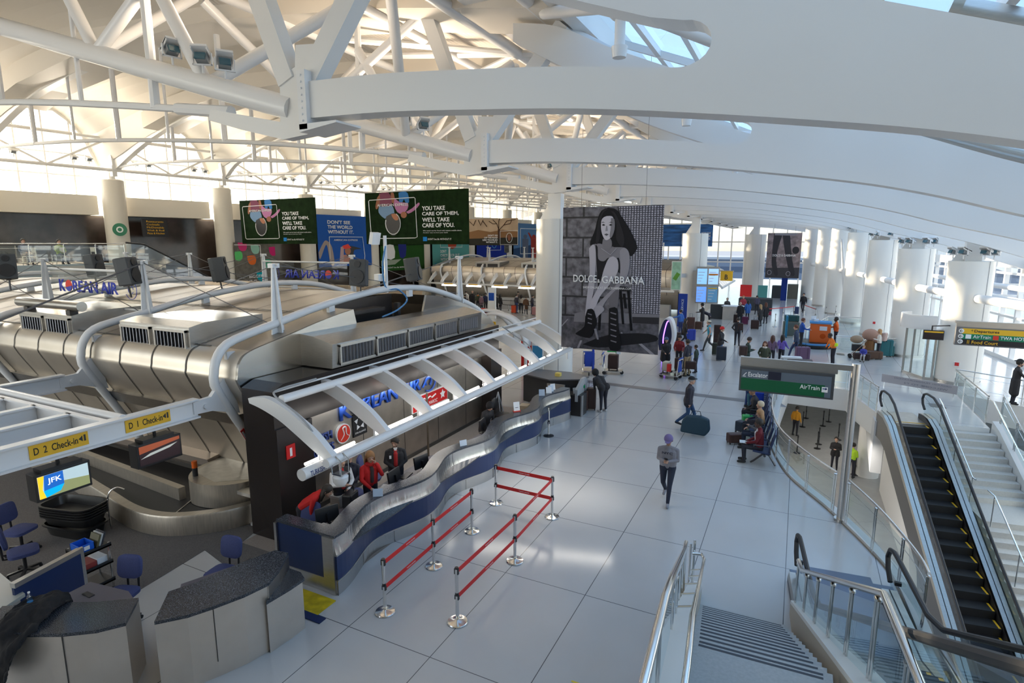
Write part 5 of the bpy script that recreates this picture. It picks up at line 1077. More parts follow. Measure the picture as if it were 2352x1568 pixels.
for x in (.43, 1.9): MB().ob((x, 10.85, .62), (.1, .06, .06)).build('sensor_box', BLACK, E2)
# ---------------------------------------------------------------- near stairs
t = thing('staircase', 'pale stone staircase climbing toward the camera with dark grooved treads', 'stairs', (-.4, 9.5, 0))
stm = mat('stair_stone', (.40, .41, .41), .45, noise=.08, nscale=30); GR = mat('groove_dark', (.05, .055, .07), .6); body = MB(); gr = MB()
for k in range(14):
    y = 9.5-.30*k; xl = -1.12+.032*k; xr = .26+.024*k; zt = .164*(k+1)
    body.add([(xl, y, 0), (xr, y+.04, 0), (xr, y+.04, zt), (xl, y, zt), (xl, y-.30, 0), (xr, y-.26, 0), (xr, y-.26, zt), (xl, y-.30, zt)], [(0,1,2,3),(4,7,6,5),(3,2,6,7),(0,4,5,1),(0,3,7,4),(1,5,6,2)])
    for d in (.03, .085): gr.add([(xl+.08, y-d, zt+.002), (xr-.08, y+.04-d, zt+.002), (xr-.08, y+.01-d, zt+.002), (xl+.08, y-.03-d, zt+.002)], [(0,1,2,3)])
body.build('steps', stm, t); gr.build('grooves', GR, t)
MB().prism([(-.95, 5.3), (.75, 5.36), (.9, 3.6), (-.75, 3.5)], 'xy', 2.12, 2.3).build('landing', stm, t)
b = MB()
for k in range(10): b.box(-.6, .85, 3.5-.3*k-.3, 3.55-.3*k, 2.3, 2.3+.164*(k+1))
b.build('upper_steps', stm, t)
for sx, nm in ((0, 'stringer'), (1, 'stringer')):
    if sx: L1 = [(.30, 10.15), (.52, 10.2), (1.0, 5.3), (.72, 5.2)]; zz = (.26, 2.55)
    else: L1 = [(-1.36, 10.1), (-1.15, 10.12), (-.68, 5.2), (-.95, 5.2)]; zz = (.2, 2.5)
    zs = [zz[0], zz[0], zz[1], zz[1]]
    m = MB(); m.add([(x, y, z) for (x, y), z in zip(L1, zs)]+[(x, y, z-.06) for (x, y), z in zip(L1, zs)], [(0,1,2,3),(4,7,6,5),(0,4,5,1),(1,5,6,2),(2,6,7,3),(3,7,4,0)]); m.build('stringer_cap', WHITE, t)
    m = MB(); m.add([(x, y, 0) for x, y in L1]+[(x, y, z-.06) for (x, y), z in zip(L1, zs)], [(0,1,5,4),(1,2,6,5),(2,3,7,6),(3,0,4,7)]); m.build('stringer_side', mat('stringer_beige', (.48, .43, .35), .5) if 'stringer_beige' not in bpy.data.materials else bpy.data.materials['stringer_beige'], t)
    x0 = L1[3][0]; m = MB(); m.prism([(L1[3][0], 5.3), (L1[2][0], 5.3), (L1[2][0]+.15, 3.5), (L1[3][0]+.15, 3.5)], 'xy', 2.3, 2.52); m.build('stringer_cap', WHITE, t)
railing([(.36, 9.95, 1.12), (.40, 9.5, 1.2), (.86, 5.4, 3.35), (1.0, 3.6, 3.38)], 'polished steel and glass railing between the near stairs and the rising escalator', posts=.95, handr=.035, rods=False)
railing([(-1.42, 9.8, 1.08), (-1.38, 9.4, 1.15), (-.86, 5.2, 3.15), (-.83, 4.7, 3.25), (-.72, 3.2, 3.3)], 'polished steel and glass railing on the left side of the near stairs', posts=1.1, handr=.04, rods=False)
t = thing('stair_handrail', 'lower polished handrail on the left inside of the near stairs', 'handrail', (-1.1, 9.4, .9))
MB().tube([(-1.3, 9.75, .92), (-1.15, 9.8, .92), (-1.08, 9.6, .95), (-1.06, 9.3, .98), (-.62, 4.9, 3.0), (-.55, 4.2, 3.02), (-.48, 3.3, 3.02)], .03, 10).build('handrail', CHROME, t, smooth=True)
for k in range(5): f = (k+.3)/5; MB().cyl((-1.06+.44*f, 9.3-4.4*f, .96+2.02*f), (-1.24+.44*f, 9.3-4.4*f, .9+2.02*f), .012, n=6).build('bracket', CHROME, t)
MB().cyl((-1.28, 9.82, .05), (-1.28, 9.82, 1.15), .022, n=8).cyl((-1.45, 9.82, .05), (-1.45, 9.82, 1.0), .022, n=8).cyl((-1.36, 9.95, .05), (-1.36, 9.95, 1.0), .022, n=8).build('end_post', CHROME, t)
# ---------------------------------------------------------------- wide stairs down
t = thing('wide_staircase', 'wide white stone stairs going down beside the black escalator', 'stairs', (5.3, 24.2, 0)); U = Vector((.15, -.989, 0)); RR = Vector((.989, .15, 0))
ws = mat('stair_white', (.60, .58, .54), .4, noise=.05, nscale=20); b = MB(); z = 0; s = 0
o0 = Vector((4.72, 24.05, 0)); k = 0
M = Matrix((U, RR, Vector((0, 0, 1)))).transposed()
for k in range(30):
    dep = 1.4 if k == 10 else .3
    if k: b.ob(o0+U*(s+dep/2)+RR*.85+Vector((0, 0, z-.6)), (dep, 1.7, 1.2), M)
    else: dep = 0
    s += dep; z -= .165
    if z < -5: break
b.build('steps', ws, t)
def wz(s_): return -min(5.0, max(0, (s_ if s_ < 3 else (3 if s_ < 4.4 else s_-1.4))*.55))
sp = frange(-.2, 10, 18)
MB().grid([[o0+U*q+RR*1.72+Vector((0, 0, wz(q)+.22)) for q in sp], [o0+U*q+RR*1.98+Vector((0, 0, wz(q)+.22)) for q in sp]]).grid([[o0+U*q+RR*1.72+Vector((0, 0, wz(q)+.22)) for q in sp], [o0+U*q+RR*1.72+Vector((0, 0, wz(q)-.6)) for q in sp]]).build('stringer', WHITE, t)
rp = [(o0+U*q+RR*1.85+Vector((0, 0, wz(q)+1.22))) for q in (0, 3, 4.4, 10)]
railing([tuple(v) for v in rp], 'sloping chrome and glass railing right of the wide stairs', posts=1.3, rods=True)
t = thing('stair_handrail', 'lower chrome handrail on the right side of the wide stairs', 'handrail', (6, 24, .8))
MB().tube([(o0+U*q+RR*1.6+Vector((0, 0, wz(q)+.95))) for q in (-.25, 0, 3, 4.4, 9)], .022, 8).build('handrail', CHROME, t, smooth=True)
for q in (.5, 2, 3.6, 5, 6.5): MB().cyl(o0+U*q+RR*1.6+Vector((0, 0, wz(q)+.93)), o0+U*q+RR*1.8+Vector((0, 0, wz(q)+.85)), .01, n=6).build('bracket', CHROME, t)
t = thing('stair_handrail', 'chrome handrail left of the wide stairs next to the escalator', 'handrail', (4.9, 24, .8))
MB().tube([(o0+U*q+RR*.06+Vector((0, 0, wz(q)+.9))) for q in (-.1, .2, 3, 3.2)], .022, 8).tube([(o0+U*q+RR*.06+Vector((0, 0, wz(q)+.9))) for q in (4.0, 4.4, 9.5)], .022, 8).build('handrail', CHROME, t, smooth=True)
for q in (.2, 1.6, 3, 4.4, 6, 7.5): MB().cyl(o0+U*q+RR*.06+Vector((0, 0, wz(q)+.9)), o0+U*q+RR*.06+Vector((0, 0, wz(q)-.03)), .014, n=6).build('bracket', CHROME, t)
for k, (za, x0) in enumerate(((-2.2, 7.6), (-3.0, 7.8), (-1.4, 8.2))):
    o = MB().cyl((x0-.6, 27.3, za), (x0-.25, 24.9, za), .22, n=12).build('pipe', WHITE_G, None, smooth=True); tag(o, ['upper middle', 'lowest', 'highest'][k]+' white pipe in the opening right of the wide stairs', 'pipe', 'pipes in the opening')
bc = bpy.data.objects
t = thing('column_base', 'white round column passing down through the opening at the right edge', 'column', (8.6, 25.4, -5)); MB().cyl((8.3, 24.2, -5), (8.3, 24.2, -.0), .8, n=32).cyl((8.3, 24.2, 0), (8.3, 24.2, .02), .8, n=32).build('shaft', COLWHITE, t, smooth=True)
# angular white bulkhead under the escalator head
structure(MB().prism([(27.3, -.2), (24.3, -.2), (24.3, -2.2), (27.3, -1.0)], 'yz', 2.95, 3.3).build('wall_stub', WHITE))
structure(MB().prism([(24, -2.2), (30, -2.2), (30, -5), (21.5, -5)], 'yz', 4.1, 4.3).build('wall_lower', WHITE))
# ---------------------------------------------------------------- signs over the well
t = thing('escalator_sign', 'green and slate hanging sign reading Escalator and AirTrain on a steel post', 'sign', (1.29, 14.41, 0))
MB().cyl((1.29, 14.41, 0), (1.29, 14.41, 3.68), .085, n=24).build('post', STEEL, t, smooth=True)
MB().cyl((1.29, 14.41, 0), (1.29, 14.41, .06), .14, n=24).build('post_base', STEEL, t)
MB().box(-1.07, 1.25, 14.35, 14.47, 3.52, 3.64).box(-1.07, .95, 14.38, 14.44, 3.42, 3.52).build('crossbar', STEEL, t)
MB().box(-1.07, .9, 14.3, 14.5, 2.84, 3.42).build('casing', mat('sign_grey', (.10, .105, .115), .4, .5), t)
MB().box(-1.03, .84, 14.285, 14.3, 3.16, 3.36).build('slate_panel', SLATE, t); MB().box(-.45, -.18, 14.28, 14.286, 3.17, 3.36).build('dark_patch', mat('dark_patch', (.01, .012, .03), .5), t)
MB().box(-1.03, .72, 14.285, 14.3, 2.88, 3.16).build('green_panel', GREEN, t); MB().box(.72, .84, 14.285, 14.3, 2.88, 3.16).build('slate_panel', SLATE, t)
text('lettering', 'Escalator', SIGNW, t, (-.88, 14.285, 3.2), (1, 0, 0), (0, 0, 1), .42, .11, .004, .012); text('lettering', 'AirTrain', SIGNW, t, (.22, 14.285, 3.03), (1, 0, 0), (0, 0, 1), .4, .1, .004, .012)
MB().box(.66, .78, 14.275, 14.285, 3.0, 3.12).build('icon_plate', SIGNW, t); MB().box(.675, .765, 14.27, 14.275, 3.07, 3.09).prism([(.73, 3.05), (.77, 3.08), (.73, 3.11)], 'xz', 14.27, 14.275).build('icon_arrow', LB, t)
MB().bar((-1.0, 14.28, 3.2), (-.93, 14.28, 3.2), .01, .015).bar((-.98, 14.28, 3.22), (-.92, 14.28, 3.29), .01, .018).build('escalator_icon', SIGNW, t)
t = thing('departures_sign', 'hanging sign with Departures, AirTrain and Food Court rows at the right edge', 'sign', (6, 24, 3))
MB().box(4.9, 7.4, 23.9, 24.1, 3.62, 3.7).box(4.93, 7.2, 23.95, 24.05, 3.5, 3.62).build('crossbar', STEEL, t); MB().cyl((7.45, 24, -5), (7.45, 24, 3.7), .09, n=16).build('post', STEEL, t, smooth=True)
MB().box(4.93, 7.2, 23.92, 24.08, 2.88, 3.5).build('casing', mat('case_grey', (.20, .20, .21), .4, .5), t)
for i, (za, zb, m) in enumerate(((3.28, 3.46, YEL), (3.1, 3.28, mat('sign_green2', (0, .22, .10), .5)), (2.92, 3.1, BLACK))):
    MB().box(5.1, 7.15, 23.905, 23.92, za, zb).build(['yellow_row', 'green_row', 'black_row'][i], m, t)
    c = (5.07, (za+zb)/2); MB().prism([(c[0]+.075*math.cos(R(q)), c[1]+.075*math.sin(R(q))) for q in range(0, 360, 20)], 'xz', 23.895, 23.905).build('arrow_disc', SIGNW, t)
    MB().bar((c[0]-.04, 23.89, c[1]), (c[0]+.045, 23.89, c[1]), .006, .012).bar((c[0]-.045, 23.89, c[1]), (c[0], 23.89, c[1]+.045), .006, .012).bar((c[0]-.045, 23.89, c[1]), (c[0], 23.89, c[1]-.045), .006, .012).build('arrow', BLACK, t)
text('lettering', 'Departures', BLACK, t, (5.42, 23.9, 3.31), (1, 0, 0), (0, 0, 1), .66, .12, .003, .01); text('lettering', 'AirTrain', SIGNW, t, (5.4, 23.9, 3.14), (1, 0, 0), (0, 0, 1), .48, .11, .003, .01)
text('lettering', 'TWA HOTEL', SIGNW, t, (6.12, 23.9, 3.14), (1, 0, 0), (0, 0, 1), .78, .11, .003, .02); text('lettering', 'Food Court', YEL, t, (5.38, 23.9, 2.95), (1, 0, 0), (0, 0, 1), .7, .11, .003, .012)
MB().box(5.2, 5.35, 23.895, 23.905, 3.12, 3.26).build('train_icon', SIGNW, t); MB().box(5.93, 6.08, 23.895, 23.905, 3.12, 3.26).build('red_icon', REDL, t); MB().box(5.26, 5.275, 23.895, 23.905, 2.95, 3.07).box(5.3, 5.315, 23.895, 23.905, 2.95, 3.07).build('fork_icon', YEL, t)
MB().bar((5.33, 23.9, 3.4), (5.39, 23.9, 3.4), .004, .01).bar((5.36, 23.9, 3.37), (5.36, 23.9, 3.43), .004, .01, (1, 0, 0)).build('plane_icon', BLACK, t)
t = thing('flight_monitor', 'small black flight monitor with yellow header left of the departures sign', 'screen', (5.6, 31, 2))
MB().box(5.22, 5.98, 31.0, 31.1, 2.03, 2.45).build('casing', BLACK, t); MB().box(5.25, 5.95, 30.99, 31.0, 2.35, 2.41).build('header', YEL, t); MB().box(5.27, 5.93, 30.99, 31.0, 2.07, 2.33).build('screen_face', mat('mon_dark', (.03, .02, .02), .2), t)
MB().box(5.5, 5.55, 31.0, 31.05, 2.45, 2.65).bar((5.52, 31.03, 2.64), (6.3, 31.55, 2.64), .05, .05).build('bracket', DARKM, t)
t = thing('drum_canopy', 'white curved drum above the glass doors between the two nearest columns', 'drum', (5.3, 32.5, 2.8))
pts = [(5.5+1.0*math.cos(R(q)), 32.4+1.0*math.sin(R(q))) for q in range(120, 300, 15)]
MB().ribbon(pts, [(0, 2.45), (0, 3.05), (-.08, 3.05), (-.08, 2.45)]).build('curved_fascia', WHITE, t, smooth=True); MB().prism(pts+[(6.2, 31.9), (6.2, 33.2)], 'xy', 2.4, 2.46).build('drum_soffit', WHITE, t)
t = thing('glass_doors', 'framed glass vestibule doors between the two nearest right-hand columns', 'doors', (5.8, 34, 0)); q = MB()
DP = [(4.95, 33.4), (5.6, 32.0), (6.25, 32.0)]
for x, y in DP+[(5.2, 32.9), (5.9, 32.0)]: q.box(x-.04, x+.04, y-.04, y+.04, 0, 2.42)
for a, c in zip(DP, DP[1:]): q.bar((*a, .06), (*c, .06), .06, .12).bar((*a, 2.36), (*c, 2.36), .06, .12)
q.build('door_frame', STEEL, t)
for a, c in zip(DP, DP[1:]): MB().grid([[(*a, .1), (*a, 2.3)], [(*c, .1), (*c, 2.3)]]).build('door_glass', RAILG, t)
t = thing('glass_sign_band', 'translucent grey lettered band with reversed writing beyond the escalator head', 'sign', (5, 29.6, .2))
MB().bar((3.7, 29.9, .33), (6.2, 28.6, .33), .01, .36).build('band', mat('band_grey', (.42, .40, .42), .5), t)
d = (Vector((6.2, 28.6, 0))-Vector((3.7, 29.9, 0))).normalized()
text('lettering', 'GROUND TRANSPORTATION', mat('band_text', (.18, .18, .22), .6), t, Vector((6.0, 28.68, .4))-Vector((0, .02, 0)), (-d.x, -d.y, 0), (0, 0, 1), 2.1, .06, .003); text('lettering', 'WELCOME TO T4', bpy.data.materials['band_text'], t, Vector((5.9, 28.73, .24))-Vector((0, .02, 0)), (-d.x, -d.y, 0), (0, 0, 1), 1.6, .07, .003)
for x, y in ((3.8, 29.85), (6.1, 28.65)): MB().cyl((x, y+.03, 0), (x, y+.03, .5), .015, n=6).build('post', CHROME, t)
# ---------------------------------------------------------------- seat row along the railing
t = thing('seat_row', 'row of linked blue airport seats with armrests along the stair well railing', 'seats', (-.75, 20, 0))
seatm = mat('seat_blue', (.02, .035, .10), .5); fr = mat('seat_frame', (.10, .10, .11), .35, .7)
def srx(y): return lerp([(17.2, -.55), (19.5, -.85), (22, -.95), (26.5, -.9)], y)
for k in range(15):
    y = 17.3+.62*k; x = srx(y)
    MB().ob((x, y, .43), (.46, .54, .05), Matrix.Rotation(R(6), 3, 'Y')).build('seat', seatm, t, bevel=.015)
    MB().ob((x+.27, y, .74), (.05, .54, .56), Matrix.Rotation(R(14), 3, 'Y')).build('backrest', seatm, t, bevel=.015)
    MB().tube([(x+.24, y-.29, .42), (x+.22, y-.29, .66), (x-.22, y-.29, .64), (x-.2, y-.29, .6)], .016, 6).build('armrest', fr, t)
    if k % 3 == 0: MB().tube([(x-.28, y, .02), (x-.2, y, .08), (x+.05, y, .33), (x+.2, y, .3), (x+.38, y, .02)], .03, 6).build('leg', fr, t)
MB().tube([(srx(y)+.08, y, .36) for y in frange(17, 26.2, 8)], .035, 8).build('beam', fr, t)
# ---------------------------------------------------------------- upper gallery, left
structure(MB().box(-41, -34, 6, 19.8, 4.95, 5.15).build('floor', CREAM)); structure(MB().box(-34.05, -33.95, 6, 19.8, 3.3, 5.2).build('wall_gallery', mat('gallery_panel', (.42, .50, .52), .4)))
t = thing('gallery_poster', 'pale poster panel with a red ring mark on the gallery front', 'poster', (-33.9, 17, 4)); MB().box(-33.95, -33.9, 15.9, 19.7, 3.3, 5.1).build('sheet', mat('poster_pale', (.60, .58, .52), .5), t)
text('lettering', 'SHAKE SHACK' if False else 'OPEN', mat('pink_red', (.6, .15, .12), .5), t, (-33.89, 17.3, 3.9), (0, 1, 0), (0, 0, 1), .4, .12, .004)
railing([(-33.95, 6, 6.25), (-33.95, 19.6, 6.25)], 'bronze and glass railing of the upper gallery at left', posts=1.5, double=False)
o = MB().grid([[(-33.8, 19.6, 5.2), (-33.8, 19.6, 6.3)], [(-33.8, 20.6, 5.1), (-33.8, 20.6, 6.2)], [(-33.4, 26, 2.0), (-33.4, 26, 3.2)], [(-33.2, 30, -.1), (-33.2, 30, .9)]]).build('escalator_glass', RAILG)
t = thing('gallery_escalator', 'white and glass escalator sloping down from the upper gallery', 'escalator', (-33.5, 24, 3)); par(o, t)
MB().grid([[(-33.8, 19.6, 5.2), (-33.8, 19.6, 3.0)], [(-33.8, 20.6, 5.1), (-33.8, 20.6, 2.9)], [(-33.4, 26, 2.0), (-33.4, 26, 0)], [(-33.2, 29.6, .1), (-33.2, 29.6, 0)]]).grid([[(-35.2, 19.6, 5.2), (-33.8, 19.6, 5.2)], [(-35.2, 20.6, 5.1), (-33.8, 20.6, 5.1)], [(-34.8, 26, 2.0), (-33.4, 26, 2.0)], [(-34.6, 29.6, .1), (-33.2, 29.6, .1)]]).build('casing', WHITE, t)
MB().tube([(-33.8, 19.6, 6.3), (-33.8, 20.6, 6.2), (-33.4, 26, 3.2), (-33.2, 30, .9)], .05, 8).build('handrail', RUBBER, t)
def cafe_chair(x, y, lab):
    t = thing('cafe_chair', lab, 'chair', (x, y, 5.15)); m = mat('cafe_metal', (.55, .52, .46), .4) if 'cafe_metal' not in bpy.data.materials else bpy.data.materials['cafe_metal']
    MB().box(x-.22, x+.22, y-.22, y+.22, 5.58, 5.62).build('seat', m, t); MB().box(x-.2, x+.2, y+.2, y+.23, 5.8, 6.05).build('backrest', m, t)
    for dx in (-.2, .2):
        for dy in (-.2, .2): MB().cyl((x+dx, y+dy*1.1, 5.15), (x+dx, y+dy, 5.6 if dy < 0 else 6.05), .02, n=6).build('leg', m, t)
for i, y in enumerate((9.6, 12.2, 13.4, 15.6, 16.9, 18.4)): cafe_chair(-35.2, y, ['leftmost', 'second', 'third', 'fourth', 'fifth', 'rightmost'][i]+' pale cafe chair on the upper gallery, counted from the left')
t = thing('exit_sign', 'small lit red EXIT sign over the gallery door at far left', 'sign', (-42, 15.2, 7.7)); MB().box(-42.1, -42.05, 14.6, 15.3, 7.55, 7.85).build('lit_face', mat('exit_red', (.9, .02, .04), .5, emit=2.5), t); text('lettering', 'EXIT', SIGNW, t, (-42.04, 14.7, 7.6), (0, 1, 0), (0, 0, 1), .5, .2, .005)
t = thing('menu_sign', 'hanging black sign with orange lines beside the first column', 'sign', (-40.5, 25.5, 7.2)); MB().box(-40.6, -40.5, 24.7, 26.5, 6.7, 7.9).build('board', BLACK, t)
for k, s in enumerate(('Restaurants', 'Cocktails', 'McDonalds', 'Wok & Roll', 'Pizza & Kitchen')): text('lettering', s, YEL, t, (-40.49, 25.0, 7.68-.2*k), (0, 1, 0), (0, 0, 1), 1.2 if k != 1 else .9, .12, .004)
t = thing('coffee_logo', 'round green and white emblem on the first column', 'sign', (-40.6, 23.4, 7)); c = Vector((-40.62, 23.3, 7.15)); n_ = Vector((.75, -.66, 0)).normalized(); M = n_.to_track_quat('Z', 'Y').to_matrix()
def disc(nm, r0, r1, m, off): 
    rows = [[c+n_*off+M@Vector((rr*math.cos(R(q)), rr*math.sin(R(q)), 0)) for q in range(0, 360, 15)] for rr in (r0, r1)]; return MB().grid(rows, True).build(nm, m, t)
gg = mat('emblem_green', (.01, .16, .08), .5); disc('outer_ring', .2, .42, gg, .13); disc('inner_disc', .001, .3, SIGNW, .12); disc('inner_mark', .001, .12, gg, .14)
# ---------------------------------------------------------------- banners
def g(v, name=None): 
    nm = name or 'print_grey_%d' % int(v*1000)
    return bpy.data.materials[nm] if nm in bpy.data.materials else mat(nm, (v, v*.96, v*1.08), .8, spec=.15)
def cm(nm, c, r=.6): return bpy.data.materials[nm] if nm in bpy.data.materials else mat(nm, c, .8, spec=.15)
class Board:
    """flat printed board: layers of thin shapes in board coordinates (u right, v down, both 0..1 in width units)"""
    def __init__(s, o, xd, w, h, t): s.o = Vector(o); s.x = Vector(xd).normalized(); s.w = w; s.h = h; s.t = t; s.n = s.x.cross(Vector((0, 0, 1))); s.k = 1; s.d0 = 0
    def P(s, u, v, d): return s.o+s.x*u*s.w-Vector((0, 0, v*s.h))+s.n*d
    def poly(s, name, pts, m, smooth=0, inset=None):
        if smooth:
            q = [Vector((a, b, 0)) for a, b in pts]; q = spl(q+[q[0]], smooth)[:-1]; pts = [(p.x, p.y) for p in q]
        pts = [(min(1, max(0, a)), min(1, max(0, b))) for a, b in pts]
        d = s.d0+.012+s.k*.0015; s.k += 1; n = len(pts)
        b = MB(); b.add([s.P(a, c, d) for a, c in pts]+[s.P(a, c, s.d0+.005) for a, c in pts], [tuple(range(n))]+[(i, (i+1) % n, n+(i+1) % n, n+i) for i in range(n)])
        return b.build(name, m, s.t)
    def ell(s, name, u, v, a, b, m): return s.poly(name, [(u+a*math.cos(R(q)), v+b*math.sin(R(q))) for q in range(0, 360, 15)], m)
    def line(s, name, pts, r, m):
        d = s.d0+.014+s.k*.0015; s.k += 1; return MB().tube([s.P(a, c, d) for a, c in pts], r, 5).build(name, m, s.t)
    def text(s, st, u, v, m, w=None, h=None, bold=.012):
        d = s.d0+.014+s.k*.0015; s.k += 1; return text('lettering', st, m, s.t, s.P(u, v, d), s.x, (0, 0, 1), w*s.w if w else None, h*s.h if h else None, .003, bold)
def board(name, label, cat, o, xd, w, h, m, thick=.02):
    t = thing(name, label, cat, o); x = Vector(xd).normalized(); n = x.cross(Vector((0, 0, 1))); O = Vector(o)
    M = Matrix((x, -n, Vector((0, 0, 1)))).transposed(); MB().ob(O+x*w/2-Vector((0, 0, h/2))-n*.0, (w, thick, h), M).build('sheet', m, t)
    B_ = Board(o, xd, w, h, t); B_.d0 = thick/2-.008; return B_
# tall fashion banner: monochrome seated woman
def brick_print():
    m = mat('stone_print', (.12, .115, .14), .6); n = m.node_tree.nodes; L = m.node_tree.links; b = n['Principled BSDF']
    tc = n.new('ShaderNodeTexCoord'); br = n.new('ShaderNodeTexBrick'); nz = n.new('ShaderNodeTexNoise'); mx = n.new('ShaderNodeMixRGB')
    br.inputs['Scale'].default_value = 1; br.inputs['Brick Width'].default_value = 1.3; br.inputs['Row Height'].default_value = .72; br.inputs['Mortar Size'].default_value = .035; br.inputs['Mortar'].default_value = (.02, .02, .025, 1)
    br.inputs['Color1'].default_value = (.14, .135, .16, 1); br.inputs['Color2'].default_value = (.24, .23, .27, 1)
    sx = n.new('ShaderNodeSeparateXYZ'); cx = n.new('ShaderNodeCombineXYZ'); L.new(tc.outputs['Object'], sx.inputs[0]); L.new(sx.outputs['X'], cx.inputs['X']); L.new(sx.outputs['Z'], cx.inputs['Y']); L.new(cx.outputs[0], br.inputs['Vector'])
    nz.inputs['Scale'].default_value = 4; nz.inputs['Detail'].default_value = 8; L.new(cx.outputs[0], nz.inputs['Vector'])
    r = n.new('ShaderNodeValToRGB'); r.color_ramp.elements[0].position = .35; r.color_ramp.elements[1].position = .65; L.new(nz.outputs['Fac'], r.inputs[0])
    mx.blend_type = 'MULTIPLY'; mx.inputs[0].default_value = .75; L.new(br.outputs['Color'], mx.inputs[1]); L.new(r.outputs[0], mx.inputs[2]); L.new(mx.outputs[0], b.inputs['Base Color']); return m
def knit_print():
    m = mat('knit_print', (.2, .2, .25), .6); n = m.node_tree.nodes; L = m.node_tree.links; b = n['Principled BSDF']
    tc = n.new('ShaderNodeTexCoord'); w1 = n.new('ShaderNodeTexWave'); w2 = n.new('ShaderNodeTexWave'); mx = n.new('ShaderNodeMath'); mx.operation = 'MULTIPLY'
    w1.bands_direction = 'X'; w1.inputs['Scale'].default_value = 3.2; w1.inputs['Distortion'].default_value = 1.2; w2.bands_direction = 'Z'; w2.inputs['Scale'].default_value = 4.2; w2.inputs['Distortion'].default_value = 2.5; w2.inputs['Detail Scale'].default_value = 4
    L.new(tc.outputs['Object'], w1.inputs[0]); L.new(tc.outputs['Object'], w2.inputs[0]); L.new(w1.outputs['Fac'], mx.inputs[0]); L.new(w2.outputs['Fac'], mx.inputs[1])
    r = n.new('ShaderNodeValToRGB'); r.color_ramp.elements[0].color = (.03, .03, .045, 1); r.color_ramp.elements[1].color = (.50, .49, .58, 1); r.color_ramp.elements[1].position = .8; L.new(mx.outputs[0], r.inputs[0]); L.new(r.outputs[0], b.inputs['Base Color']); return m
BR = brick_print(); KN = knit_print(); FLP = mat('slab_print', (.07, .068, .085), .6, noise=.6, nscale=6)
def qx(x, y):  # banner picture: zoomed-photo coordinates to board coordinates
    yy = (y-130)/(1375-130); xl = 190+(160-190)*yy; xr = 1070+(1010-1070)*yy; u = (x-xl)/(xr-xl); yt = 137-22*u; yb = 1343+72*u
    return (u, (y-yt)/(yb-yt))
B = board('hanging_banner', 'tall black and white fashion banner with seated curly-haired woman, hanging in front of column', 'banner', (-7.95, 20.3, 7.57), (1, 0, 0), 3.68, 5.21, BR)
for wx in (-7.25, -4.9): MB().cyl((wx, 20.3, 7.57), (wx, 20.3, 12.6), .006, n=4).build('wire', DARKM, B.t)
def Q(name, pts, m, sm=0): return B.poly(name, [qx(*p) for p in pts], m, sm)
Q('curtain', [(690, 128), (1072, 115), (1026, 1052), (800, 1045), (790, 560), (740, 400)], KN)
Q('ground', [(150, 1072), (1030, 1060), (1008, 1418), (158, 1345)], FLP)
Q('stone_bench', [(290, 1045), (350, 1032), (1026, 1052), (1022, 1140), (800, 1135), (280, 1118)], g(.20))
Q('bench_shade', [(800, 1075), (1022, 1080), (1020, 1140), (800, 1132)], g(.035))
for pts in ([(340, 1285), (358, 1285), (328, 1355), (308, 1352)], [(825, 1292), (855, 1292), (985, 1412), (950, 1410)], [(700, 1210), (712, 1210), (745, 1285), (720, 1282)], [(220, 1095), (232, 1095), (165, 1165), (163, 1150)]): Q('paving_line', pts, g(.30))
Q('shadow', [(360, 1320), (600, 1235), (940, 1225), (1000, 1290), (720, 1330), (500, 1350)], g(.02), 3)
Q('chair_seat', [(640, 800), (780, 815), (790, 850), (650, 850)], g(.02))
for a, c in (((700, 850), (722, 1140)), ((768, 850), (792, 1198)), ((520, 1040), (512, 1195)), ((730, 870), (745, 1000))): Q('chair_leg', [(a[0]-10, a[1]), (a[0]+12, a[1]), (c[0]+10, c[1]), (c[0]-10, c[1])], g(.012))
Q('hair', [(600, 138), (540, 165), (505, 235), (480, 330), (440, 420), (450, 470), (520, 470), (560, 430), (650, 470), (720, 480), (790, 545), (835, 500), (845, 460), (800, 350), (760, 280), (700, 190), (660, 150)], g(.018), 4)
Q('shoulder', [(430, 480), (455, 450), (530, 440), (600, 470), (680, 470), (750, 480), (782, 540), (770, 640), (690, 680), (500, 690), (430, 560)], g(.22), 4)
Q('left_arm', [(428, 480), (470, 448), (488, 520), (480, 700), (470, 820), (430, 1000), (400, 1060), (388, 1050), (410, 860), (432, 680)], g(.44), 4)
Q('dress', [(486, 450), (505, 470), (510, 570), (560, 590), (600, 560), (640, 590), (690, 560), (700, 680), (640, 790), (520, 830), (500, 700)], g(.02), 3)
Q('far_leg', [(660, 690), (700, 700), (690, 860), (672, 1000), (612, 1000), (600, 860), (620, 760)], g(.15), 3)
Q('thigh', [(640, 548), (680, 580), (680, 680), (610, 790), (520, 900), (470, 1020), (425, 1010), (440, 940), (520, 790), (560, 660), (600, 570)], g(.46), 4)
Q('right_arm', [(700, 500), (740, 475), (778, 520), (780, 640), (740, 760), (640, 860), (560, 960), (520, 1050), (470, 1020), (480, 985), (560, 900), (660, 800), (700, 700)], g(.30), 4)
Q('hand', [(480, 980), (530, 975), (560, 1010), (530, 1045), (470, 1100), (450, 1095), (470, 1040)], g(.36), 3)
Q('neck', [(555, 400), (620, 400), (630, 460), (600, 500), (560, 480), (548, 440)], g(.20), 3)
Q('face', [(590, 208), (640, 215), (655, 290), (645, 350), (615, 395), (580, 410), (555, 380), (538, 320), (540, 250), (560, 220)], g(.55), 4)
Q('face_shade', [(625, 225), (655, 235), (655, 320), (630, 385), (612, 380), (622, 310)], g(.22), 3)
